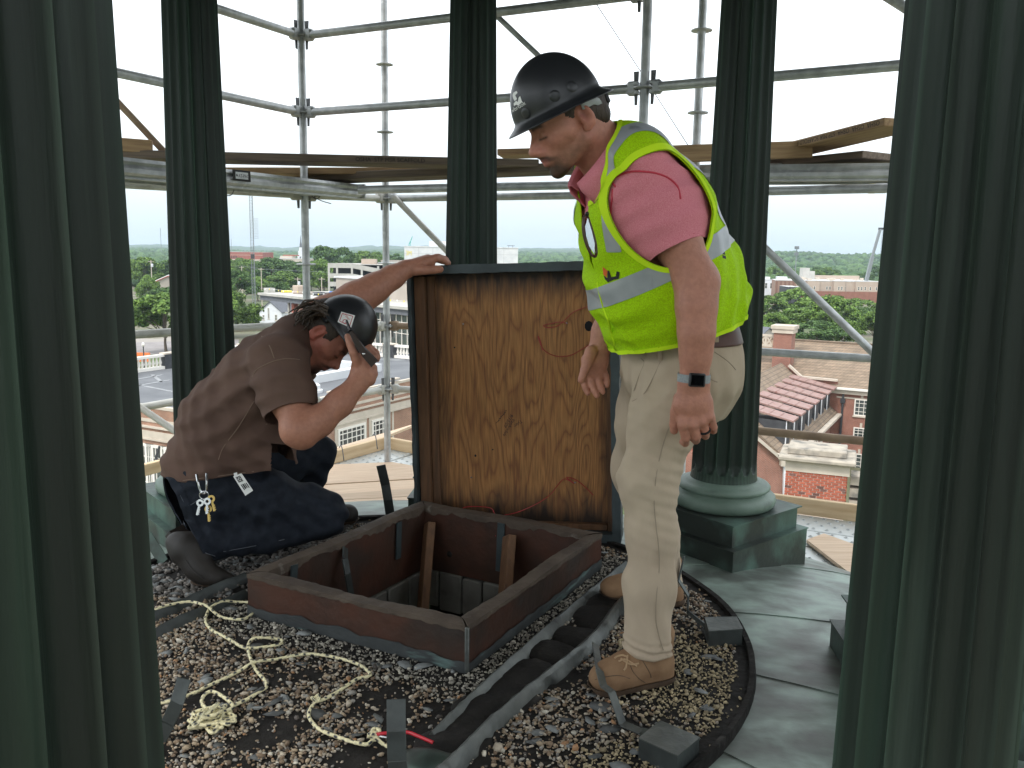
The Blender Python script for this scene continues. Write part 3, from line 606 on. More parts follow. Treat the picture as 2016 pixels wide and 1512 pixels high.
q = RNG.normal(size=(n, 4)); tilt = np.where(flake, .12, .45)[:, None]; q[:, 1:3] *= tilt; q[:, 3] *= 3; q /= np.linalg.norm(q, axis=1)[:, None]
wq, xq, yq, zq = q.T
Rm = np.stack([np.stack([1-2*(yq**2+zq**2), 2*(xq*yq-zq*wq), 2*(xq*zq+yq*wq)], 1), np.stack([2*(xq*yq+zq*wq), 1-2*(xq**2+zq**2), 2*(yq*zq-xq*wq)], 1), np.stack([2*(xq*zq-yq*wq), 2*(yq*zq+xq*wq), 1-2*(xq**2+yq**2)], 1)], 1)
dv = IV[None]*(1+.22*RNG.normal(size=(n, 12, 1)).clip(-1.2, 1.2)); dv = dv*(asp*sz[:, None])[:, None]
GV = np.einsum('nij,nkj->nki', Rm, dv)+np.stack([gx, gy, sz*asp[:, 2]*.55-.004+RNG.uniform(0, .003, n)+np.where(flake, .004, 0)], 1)[:, None]
GF = (IF[None]+(np.arange(n)*12)[:, None, None]).reshape(-1, 3)
me = bpy.data.meshes.new('gravel'); me.vertices.add(n*12); me.vertices.foreach_set('co', GV.reshape(-1).astype(np.float32))
me.loops.add(len(GF)*3); me.loops.foreach_set('vertex_index', GF.reshape(-1).astype(np.int32)); me.polygons.add(len(GF)); me.polygons.foreach_set('loop_start', np.arange(0, len(GF)*3, 3, dtype=np.int32))
me.update(calc_edges=True); at = me.color_attributes.new('col', 'FLOAT_COLOR', 'POINT'); cc = np.ones((n*12, 4), np.float32); cc[:, :3] = np.repeat(gc, 12, 0); at.data.foreach_set('color', cc.ravel())
MT['stone'] = mat('gravel_stone', (.8, .8, .8), (1.1, 1.1, 1.1), sc=60, rough=.75, vcol=True); me.materials.append(MT['stone'])
tag(put('gravel', me), 'loose roof gravel of pale and brown pebbles round the hatch', None, None, 'stuff')

# ------------------------------------------------------------------ rope
MT['rope'] = mat('braided_rope', (.9, .9, .9), (1.1, 1.1, 1.05), sc=200, rough=.6, vcol=True, bump=.0008, bsc=420)
def ropemesh(pts, r=.0052, step=.004, n=8):
    p = np.array(pts); d = np.r_[0, np.cumsum(np.linalg.norm(np.diff(p, axis=0), axis=1))]; s_ = np.arange(0, d[-1], step)
    q = np.stack([np.interp(s_, d, p[:, i]) for i in range(3)], 1); mb = MB(); mb.path(list(q), [r*(1+.06*math.sin(k*1.9)) for k in range(len(q))], n)
    col = np.tile((.80, .73, .47), (len(mb.v), 1))*RNG.uniform(.85, 1.1, (len(mb.v), 1))
    for i, si in enumerate(s_):
        for k in range(n):
            ph = int(si/.026)
            if (si % .026) < .0085 and (k+ph*3) % n in (0, 1, 4, 5): col[i*n+k] = (.03, .035, .045)
    return mb, col
cx = lambda l, z=.008: [G(280+u/3.252, 1120+v_/3.252, z) for u, v_ in l]
r1 = cx([(40, 318), (85, 305), (170, 275), (300, 250), (380, 262), (420, 275), (500, 305), (590, 322), (660, 318), (715, 275), (718, 240), (680, 215), (610, 212), (520, 228), (440, 262), (408, 305), (410, 350), (450, 395), (520, 430), (580, 465), (640, 500), (700, 508), (780, 500), (870, 485), (900, 465), (870, 450), (790, 458), (710, 468), (680, 485), (680, 530), (700, 590), (730, 650), (785, 715), (795, 755), (760, 780), (680, 830), (600, 870), (550, 910)])
for i in (8, 9, 10, 11, 12): pass
for i, zz in ((0, .03), (1, .034), (2, .034), (3, .032), (4, .03), (5, .028), (13, .02), (14, .018), (26, .018), (27, .02)): r1[i] = r1[i]+(0, 0, zz-.008)
rg = random.Random(5); tang = [r1[-1]]
tc_ = G(280+435/3.252, 1120+1015/3.252, .0)
for i in range(40):
    a = i*2.35+rg.uniform(-.5, .5); rad = rg.uniform(.35, 1); el = (i % 7)/7
    tang.append(tc_+np.array([.066*rad*math.cos(a)+.002, .070*rad*math.sin(a)+.002, .010+.06*el*(1.15-rad)+.008*rg.random()]))
loop = cx([(560, 900), (575, 868), (520, 820), (450, 785), (400, 805), (380, 850), (395, 880), (440, 905)], .03)
r2 = cx([(60, 875), (110, 862), (200, 840), (330, 795), (420, 750), (520, 705), (620, 655), (720, 620), (850, 580), (960, 558), (1060, 545), (1160, 553), (1270, 575), (1370, 605), (1430, 640), (1460, 675), (1440, 690), (1380, 702), (1320, 740), (1230, 800), (1150, 840), (1110, 850)])
r2[7] = r2[7]+(0, 0, .012)
kn = cx([(1110, 850)])[0]; knot = [kn+np.array([.010*math.cos(t), .010*math.sin(t), .010+.006*math.sin(2*t)]) for t in np.arange(0, 13, .8)]
r3 = cx([(1095, 870), (1080, 890), (1065, 935), (1090, 985), (1140, 1030), (1220, 1065), (1320, 1100), (1400, 1120), (1450, 1118)])
kn2 = cx([(1487, 1085)], .012)[0]; knot2 = [kn2+np.array([.015*math.cos(t)*(.6+.4*math.sin(t*.37)), .015*math.sin(t), .012+.008*math.sin(1.7*t)]) for t in np.arange(0, 24, .8)]
rope = thing('rope', 'pale yellow braided rope with dark flecks snaking over the gravel into a tangle', 'rope', G(600, 1330))
for nm, pts in (('strand', pxpath(r1+tang+loop, 8)), ('strand', pxpath(r2+knot+r3+knot2+cx([(1540, 1120), (1580, 1140)]), 8))):
    mb, col = ropemesh(pts); base = wloc(rope); put(nm, mesh_from(nm, np.array(mb.v)-base, mb.f, MT['rope'], True, 180, col), rope)
mb = MB(); q = [G(280+u/3.252, 1120+v_/3.252, z) for u, v_, z in ((1462, 1062, .02), (1500, 1060, .03), (1560, 1052, .034), (1690, 1045, .034), (1760, 1068, .03), (1862, 1112, .024))]
mb.path(pxpath(q, 6), .0048, 8); cb = thing('carabiner_cord', 'bright red coated cord end lying behind the dark bent strap', 'cord', G(800, 1455)); obj('red_sleeve', mb, MT['red'], cb)
mb = MB(); mb.path([G(735, 1447, .022), G(752, 1450, .026), G(764, 1452, .024)], .003, 6); obj('steel_ring', mb, MT['chrome'], cb)
# ------------------------------------------------------------------ scaffolding round the cupola
TR = .0245
GS = 'galvanised scaffold tubes round the cupola'
def standard(p, z0, z1, ros, label, m='galv'):
    t = thing('scaffold_standard', label, 'scaffold pole', (p[0], p[1], z0), group=GS)
    mb = MB(); mb.tube((p[0], p[1], z0), (p[0], p[1], z1), TR, 16); obj('tube', mb, MT[m], t)
    for z in ros:
        mb = MB(); mb.lathe([(.026, -.006), (.055, -.005), (.061, -.003), (.061, .003), (.055, .005), (.026, .006)], (p[0], p[1], z), 20); obj('rosette', mb, MT['galv'], t)
    return t
def ledger(A, B, label, m='galv', ea=True, eb=True, r=TR, name='scaffold_ledger', cat='scaffold tube', ext_=0):
    A, B = V3(A), V3(B); d = nrm(B-A); B = B+d*ext_
    t = thing(name, label, cat, (A+B)/2, group=GS)
    mb = MB(); mb.tube(A+d*(.085 if ea else 0), B-d*(.085 if eb else 0), r, 14); obj('tube', mb, MT[m], t)
    for on, q, s in ((ea, A, 1), (eb, B, -1)):
        if not on: continue
        h = nrm((d*s)*[1, 1, 0]); sd_ = np.array([-h[1], h[0], 0]); R = np.column_stack((h, sd_, (0, 0, 1)))
        mb = MB(); mb.box(q+h*.068, (.055, .05, .072), R, .014); mb.box(q+h*.045+(0, 0, .022), (.03, .046, .022), R, .004); mb.box(q+h*.045-(0, 0, .022), (.03, .046, .022), R, .004); obj('ledger_head', mb, MT[m], t)
        mb = MB(); c = q+h*.045; mb.prism([c-h*.012-sd_*.003+(0, 0, .085), c+h*.016-sd_*.003+(0, 0, .085), c+h*.006-sd_*.003+(0, 0, -.085), c-h*.008-sd_*.003+(0, 0, -.085)], sd_*.006); obj('wedge', mb, MT['galvdark'], t)
    return t
S1 = P(596, 222, 5.6); S2 = P(758, 260, 6.28); z_hi, z_mid = P(595, 71, 5.6)[2], S1[2]
S3 = G(1269, 173, z_mid); S4 = P(1374, 222, 5.15)
z2 = [P(757, 127, S2[1])[2], S2[2], P(760, 391, S2[1])[2], P(760, 518, S2[1])[2], P(760, 641, S2[1])[2], P(762, 765, S2[1])[2]]
z1 = [z_hi, z_mid, P(600, 384, S1[1])[2], P(604, 520, S1[1])[2], P(607, 638, S1[1])[2], z2[5]]
standard(S1, -3, 4.2, z1, 'scaffold pole rising past the left end of the long weathered plank')
standard(S2, -3, 4.2, z2, 'scaffold pole reaching down to the corner of the pale toe boards')
standard(S3, -3, 4.2, [z_mid, z_mid+.5, z_mid-.5], 'scaffold pole with wedge clamps just right of the standing man\'s hard hat')
standard(S4, -3, 4.2, [P(1379, 60, S4[1])[2], P(1374, 222, S4[1])[2], P(1376, 380, S4[1])[2]], 'scaffold pole with bare rosettes beside the right-hand far column')
at = lambda S, z: np.array([S[0], S[1], z])
ledger(at(S1, z_hi), G(400, 8, z_hi), 'topmost scaffold tube running left from the pole nearest the kneeling man', eb=False, ext_=1.2)
ledger(at(S1, z_hi), at(S3, z_hi), 'topmost scaffold tube crossing behind the column above the lid')
ledger(at(S1, z_mid), G(225, 142, z_mid), 'second scaffold tube from the top running left behind the kneeling man\'s column', eb=False, ext_=1.0)
ledger(at(S1, z_mid), at(S3, z_mid), 'second scaffold tube from the top, passing behind the standing man\'s hard hat')
ledger(at(S3, z_mid), G(1800, 126, z_mid), 'scaffold tube running right from the clamps to the near right column', eb=False, ext_=.9)
ledger(at(S1, z1[2]), G(236, 362, z1[2]), 'pale tube under the steel plank left of the scaffold pole', 'whitesteel', eb=False, ext_=.8)
ledger(at(S1, z1[2]), at(S2, z2[2]), 'short tube joining two poles just under the end of the steel plank', 'whitesteel')
ledger(at(S2, z2[2]), G(1200, 384, z2[2]), 'lower of two parallel tubes below the planks behind the lid column', eb=False)
ledger(P(706, 374, 5.25), P(1240, 362, 5.05), 'upper of two parallel tubes below the planks behind the lid column', ea=False, eb=False)
ledger(at(S4, P(1376, 380, S4[1])[2]), G(1765, 370, P(1376, 380, S4[1])[2]), 'tube with a yellow tag below the steel deck on the right', eb=False, ext_=.8)
ledger(at(S1, z1[4]), G(258, 659, z1[4]), 'chalky guard rail tube behind the kneeling man\'s back', 'whitesteel', eb=False, ext_=.8)
ledger(at(S1, z1[4]), at(S2, z2[4]), 'chalky guard rail tube behind the kneeling man\'s hard hat', 'whitesteel')
ledger(at(S2, z2[4]), at(S2, z2[4])+V3((1.6, -.25, 0)), 'tan guard rail tube running behind the lid from the pole', 'rusty', eb=False)
ledger(at(S1, z2[5]), at(S2, z2[5]), 'lower guard rail tube behind the kneeling man\'s raised forearm', 'whitesteel')
ledger(at(S2, z2[5]), at(S2, z2[5])+V3((1.6, -.25, 0)), 'lower tube running behind the lid from the pole', 'whitesteel', eb=False)
za = P(280, 801, 5.3)[2]
ledger(P(250, 807, 5.2), G(450, 772, za), 'pale tube low behind the kneeling man\'s lower back', 'whitesteel', ea=False, eb=False)
ledger(P(262, 792, 5.2), P(470, 935, 5.3), 'short diagonal brace low at the left behind the shirt', 'whitesteel', ea=False, eb=False, r=.021, name='scaffold_brace', cat='scaffold brace')
z4 = P(1495, 692, 5.3)[2]; ledger(P(1470, 690.5, 5.3), G(1740, 707.5, z4), 'grey guard rail tube across the tiled roofs on the right', ea=False, eb=False, ext_=.9)
ledger(P(1470, 846, 5.0), G(1730, 871, P(1470, 846, 5.0)[2]), 'rusty brown guard rail tube crossing the copper dormers', 'rusty', ea=False, eb=False, ext_=.9)
ledger(P(1470, 454, 5.15), P(1740, 715, 4.9), 'grey diagonal brace crossing the big green trees on the right', ea=False, eb=False, r=.023, name='scaffold_brace', cat='scaffold brace')
ledger(P(940, -5, 5.15), P(1262, 302, 5.0), 'thin diagonal brace ending behind the standing man\'s hard hat', ea=False, eb=False, r=.016, name='scaffold_brace', cat='scaffold brace')
ledger(P(776, 388, 6.2), P(905, 520, 6.1), 'white diagonal brace meeting the column above the lid', 'whitesteel', ea=False, eb=False, r=.021, name='scaffold_brace', cat='scaffold brace')
ledger(P(215, 183, 5.1), P(345, 322, 5.2), 'diagonal brace at the upper left beside the orange timber end', 'rusty', ea=False, eb=False, r=.02, name='scaffold_brace', cat='scaffold brace')
ledger(P(1560, -125, 4.5), P(1830, 45, 4.2), 'short end of a tube at the top beside the near right column', ea=False, eb=False, ext_=1.2)
mb = MB(); mb.bar(P(1190, 240, 5.0), P(1190, 330, 5.0), .04, .02, up=(0, -1, 0)); tag(obj('steel_bracket', mb, MT['whitesteel']), 'small flat steel upright behind the standing man\'s collar', 'bracket')
mb = MB(); mb.path([P(1160, -16, 5.05), P(1172, 5, 5.05), P(1262, 142, 5.02), P(1357, 290, 5.0)], .0025, 5); tag(obj('guy_wire', mb, MT['galvdark']), 'thin dark wire slanting past the clamps on the scaffold pole', 'wire')
mb = MB(); mb.path(pxpath([P(612, 384, 5.6), P(622, 392, 5.6), P(630, 386, 5.6), P(618, 388, 5.6), P(635, 396, 5.6), P(652, 401, 5.6)]), .0028, 5); tag(obj('tie_wire', mb, MT['galvdark']), 'curled tie wire end hanging under the steel plank', 'wire', 'tie wires')
mb = MB(); mb.path(pxpath([P(440, 377, 4.7), P(448, 385, 4.7), P(456, 383, 4.7), P(461, 374, 4.7)]), .0028, 5); tag(obj('tie_wire', mb, MT['galvdark']), 'small wire loop hanging beside the kneeling man\'s column', 'wire', 'tie wires')
# planks of the upper lift
GP = 'timber planks of the upper scaffold lift'
def plank(A, B, wd, th, label, m='plank', up=(0, 0, 1), txt=None, flip=False, name='scaffold_plank', grp=GP):
    A, B = V3(A), V3(B); d = nrm(B-A); c = (A+B)/2; u = V3(up)-d*np.dot(up, d); u = nrm(u); s = np.cross(u, d)
    mb = MB(); mb.box((0, 0, 0), (np.linalg.norm(B-A), wd, th), bev=.004)
    R = Matrix(np.column_stack((d, s, u)).tolist()).to_4x4()
    o = put(name, mesh_from(name, np.array(mb.v), mb.f, MT[m], False)); o.matrix_world = Matrix.Translation(c.tolist())@R
    tag(o, label, 'plank', grp)
    if txt:
        mb = MB(); L_ = np.linalg.norm(B-A); sg = -1 if flip else 1
        text_on(mb, txt[0], (txt[1]*L_/2, -wd/2-.0012, -sg*th*.27), (sg, 0, 0), (0, 0, sg), txt[2], 0)
        put('stamp', mesh_from('stamp', np.array(mb.v), mb.f, MT['ink'], False), o)
    return o
plank(P(225, 302, 5.0)+V3((0, .13, 0)), P(1056, 321, 5.3)+V3((0, .13, 0)), .26, .046, 'long grey weathered plank along the upper scaffold lift', 'oldplank', txt=('OSHA  STP MSR SCAFFOLD', .1, .034))
plank(P(225, 318, 5.1)+V3((0, .45, -.02)), P(900, 329, 5.6)+V3((0, .35, 0)), .26, .04, 'tan plank lying behind and under the long weathered plank', 'plank')
plank(P(560, 352, 5.9)+V3((0, .1, 0)), P(1160, 326, 5.2)+V3((0, .15, 0)), .28, .05, 'brown plank slanting under the long weathered plank to the man\'s chin', 'oldplank')
plank(P(985, 300, 5.75)+V3((0, .1, 0)), P(1250, 293, 5.6)+V3((0, .1, 0)), .24, .04, 'tan plank end just behind the standing man\'s nose', 'plank')
plank(P(215, 283, 5.0), P(300, 289.5, 5.05), .04, .075, 'short orange timber end at the upper left', 'plank')
plank(P(1311, 304, 5.0), P(1598, 294, 5.0), .04, .095, 'tan toe board on edge behind the right-hand far column', 'plank')
plank(P(1262, 300, 4.95), P(1309, 303, 4.98), .04, .085, 'darker short toe board beside the standing man\'s shoulder', 'oldplank')
plank(P(1496, 318, 5.5)+V3((-.02, .13, .02)), P(1812, 243, 4.25)+V3((-.02, .13, .02)), .25, .042, 'stamped tan plank slanting up to the near right column', 'plank', txt=('OSHA  OSHA  OSHA  STP MSR SCAFFOLD PLANK  REE15  OSHA', .96, .034), flip=True)
plank(P(1490, 332, 5.75)+V3((0, .2, 0)), P(1800, 300, 4.75)+V3((0, .25, 0)), .55, .04, 'broad dark plank lying under the stamped plank on the right', 'oldplank')
def steelplank(A, B, label, wd=.30, ht=.085):
    A, B = V3(A), V3(B); d = nrm(B-A); s = nrm(np.cross((0, 0, 1), d)); u = np.cross(d, s)
    t = thing('steel_plank', label, 'steel plank', (A+B)/2, group='steel planks of the upper scaffold lift')
    prof = [(0, ht/2), (-.006, ht*.30), (.004, ht*.12), (-.010, -ht*.06), (-.010, -ht*.30), (.004, -ht*.42), (.02, -ht*.46), (.02, -ht*.6), (.05, -ht*.6), (.05, -ht*.3), (wd-.05, -ht*.3), (wd-.05, -ht*.6), (wd-.02, -ht*.6), (wd, -ht*.4), (wd, ht/2)]
    mb = MB(); mb.prism([A+s*a+u*b for a, b in prof], B-A); obj('plank_shell', mb, MT['galv'], t, smooth=False)
    for k in (.28, .5, .72):
        mb = MB(); mb.bar(A+s*wd*k-u*ht*.36, B+s*wd*k-u*ht*.36, .012, .02, up=u); obj('stiffening_rib', mb, MT['galv'], t)
    mb = MB(); mb.box(B-d*.012+s*.14, (.02, wd+.012, ht*1.12), np.column_stack((d, s, u)), .003); obj('end_cap', mb, MT['galv'], t)
    return t, d, s, u
A_, B_ = P(225, 326, 3.9), P(717, 377, 5.95)
sp_, d_, s_, u_ = steelplank(A_, B_, 'long steel scaffold plank with a black maker plate, running behind the kneeling man\'s column')
q = onplane(474, 346, A_-s_*.012, s_); mb = MB(); mb.box(q-s_*.006, (.15, .002, .058), np.column_stack((d_, s_, u_)), .0005); obj('maker_plate', mb, MT['ink'], sp_)
mb = MB(); mb.box(q-s_*.0075, (.105, .002, .036), np.column_stack((d_, s_, u_)), .0005); obj('plate_field', mb, MT['galv'], sp_)
mb = MB(); text_on(mb, 'AT-PAC', q-s_*.0092-d_*.032-u_*.010, d_, u_, .026); obj('plate_lettering', mb, MT['ink'], sp_)
mb = MB(); c = q-s_*.009-d_*.043; mb.quad(c-d_*.008, c-u_*.009, c+d_*.008, c+u_*.009); obj('plate_emblem', mb, MT['ink'], sp_, smooth=False)
steelplank(P(1375, 340, 5.15), P(1775, 336, 4.75), 'steel scaffold plank under the stamped plank on the right')
steelplank(P(1375, 338, 5.45), P(1790, 330, 5.2), 'steel scaffold plank second in line behind the right-hand far column')
zt = P(1376, 380, S4[1])[2]; q = G(1733, 371, zt); dd = nrm(G(1765, 370, zt)-at(S4, zt))
for a, b, m in ((-.058, -.026, 'yellow'), (-.024, .03, 'white')):
    mb = MB(); mb.tube(q+dd*a, q+dd*b, TR+.0012, 16); tag(obj('tube_label', mb, MT[m]), 'yellow sticker band on the right-hand tube' if m == 'yellow' else 'white maker sticker band on the right-hand tube', 'sticker')
# lower deck: boards, perforated planks and toe boards at the copper edge
ZD = -.30
def slab(mb, pts, th=.03): return mb.prism([V3(p) for p in pts], (0, 0, -th))
def ext(a, b, t): return tuple(np.array(a)+(np.array(b)-np.array(a))*t)
lines = [((648, 914.5), (770, 909)), ((630, 935), (778, 924.5)), ((638, 954), (811, 943)), ((663, 973), (811, 962)), ((668, 984.5), (806, 977.5)), ((668, 999), (806, 993))]
bd = thing('board_deck', 'pale deck boards laid side by side between the kneeling man and the lid', 'board deck', G(720, 950, ZD))
for i, ((a, b), (c, d)) in enumerate(zip(lines, lines[1:])):
    k0, k1 = -.9, 1.4 if i < 1 else 1.6
    p = [G(*ext(c, d, k0), -.272), G(*ext(c, d, k1), -.272), G(*ext(a, b, k1 if i else 1.02), -.272), G(*ext(a, b, k0), -.272)]
    cc_ = sum(p)/4; p = [cc_+(q-cc_)*[.994, .965, 1] for q in p]; mb = MB(); slab(mb, [q+(0, 0, .003*math.sin(i*2.3)) for q in p], .026)
    dvec = nrm(p[1]-p[0]); R = np.column_stack((dvec, (-dvec[1], dvec[0], 0), (0, 0, 1))); v = (np.array(mb.v)-cc_)@R
    o = put('deck_board', mesh_from('deck_board', v, mb.f, MT['deckboard'], False), bd, tuple(cc_-wloc(bd))); o.rotation_euler = (0, 0, math.atan2(dvec[1], dvec[0]))
def perf(A, B, wd, label, side=1):
    A, B = V3(A), V3(B); d = nrm(B-A); s = np.array([-d[1], d[0], 0])*side
    t = thing('perforated_plank', label, 'steel plank', (A+B)/2+s*wd/2, group='perforated steel planks of the lower deck'); L_ = np.linalg.norm(B-A)
    mb = MB(); mb.box((A+B)/2+s*wd/2-(0, 0, .02), (L_, wd-.006, .04), np.column_stack((d, np.cross((0, 0, 1), d), (0, 0, 1))), .004); obj('plank_shell', mb, MT['perf'], t)
    mb = MB(); nx, ny = int(L_/.075), 4
    for i in range(nx):
        for j in range(ny):
            c = A+d*(i+.5+(j % 2)*.5)*.075+s*wd*(j+.5)/ny
            mb.lathe([(.0135, .0), (.0125, .004), (.009, .0046), (.008, .001)], c, 8, caps=False); 
    o = obj('raised_hole', mb, MT['perf'], t); o['kind'] = 'stuff'
    mb = MB()
    for i in range(nx):
        for j in range(ny):
            c = A+d*(i+.5+(j % 2)*.5)*.075+s*wd*(j+.5)/ny; mb.quad(*[c+(.0095*math.cos(k), .0095*math.sin(k), .0022) for k in np.arange(8)*math.pi/4])
    o = obj('hole_opening', mb, MT['hole'], t, smooth=False); o['kind'] = 'stuff'
T1a, T1b = G(500, 957, ZD), G(762, 882, ZD); T2b = G(1000, 928, ZD)
T3a, T3b = G(1290, 972, ZD), G(1760, 1036, ZD)
d1 = nrm(T1b-T1a)
perf(G(640, 917, ZD), T1b+d1*.05, .30, 'perforated steel plank next to the left toe board', -1)
perf(G(640, 917, ZD)+np.array([d1[1], -d1[0], 0])*.31, T1b+d1*.3+np.array([d1[1], -d1[0], 0])*.31, .30, 'perforated steel plank second in from the left toe board', -1)
d3 = nrm(T3b-T3a); n3 = np.array([d3[1], -d3[0], 0])
for k, lab in enumerate(('perforated steel plank next to the right toe board', 'perforated steel plank second in from the right toe board', 'perforated steel plank third in from the right toe board')):
    perf(T3a+n3*(.02+.31*k), T3b+n3*(.02+.31*k), .30, lab, -1)
GT = 'timber toe boards of the lower deck'
up = (0, 0, 1)
def toe(A, B, h, lab, th=.04, o=0): return plank(V3(A)+(0, 0, h/2), V3(B)+(0, 0, h/2), th, h, lab, 'pale', name='toe_board', grp=GT)
toe(T1a, T1b, .098, 'pale timber toe board running up to the scaffold pole beyond the kneeling man\'s knee')
toe(T1b+V3((.03, -.03, 0)), T2b, .095, 'short timber toe board going behind the lid from the corner')
toe(G(230, 951, ZD), G(350, 919, ZD), .085, 'orange toe board glimpsed between the near left column and the shirt')
toe(T3a+V3((0, .0, 0)), T3b, .105, 'timber toe board below the big brick chimney')
mb = MB(); slab(mb, [T1a+(-.02, .03, .098), T1b+(0, .03, .098), G(830, 830, ZD+.09), G(650, 884, ZD+.09)], .02); tag(obj('plywood_sheet', mb, MT['deckboard'], smooth=False), 'bright plywood sheet beyond the left toe board', 'plywood')
mb = MB(); slab(mb, [G(1588, 1062, ZD+.03), G(1622, 1050, ZD+.03), G(1740, 1092, ZD+.03), G(1740, 1180, ZD+.03)], .018); tag(obj('plywood_sheet', mb, MT['deckboard'], smooth=False), 'plywood offcut on the perforated deck by the copper edge', 'plywood')
for i, (px, py) in enumerate(((671, 895), (737, 872))):
    b = G(px, py+24, ZD)
    mb = MB(); mb.path(pxpath([P(px-3, py-14, b[1]), P(px, py-18, b[1]-.03), P(px+3, py-10, b[1]-.05), P(px+6, py+12, b[1]-.05)]), .004, 5); tag(obj('tie_wire', mb, MT['galvdark']), ('dark tie wire round the left toe board nearer the knee', 'dark tie wire round the left toe board nearer the pole')[i], 'wire', 'tie wires')

# unseen planks added behind the viewer to shade the near columns, extending the lift
pf = thing('scaffold_shade_platform', None, None, (RC[0], RC[1]-3.6, 1.95)); struct(pf)
for k, a in enumerate(range(205, 345, 9)):
    for j in range(6):
        r_ = 2.92+.29*j; c = np.array([RC[0]+r_*math.cos(math.radians(a)), RC[1]+r_*math.sin(math.radians(a)), 1.95+.012*((k+j) % 3)]); mb = MB(); mb.box(c, (r_*.165, .275, .045), rotz(math.radians(a+90)), .003); obj('plank', mb, MT['oldplank'], pf, smooth=False)
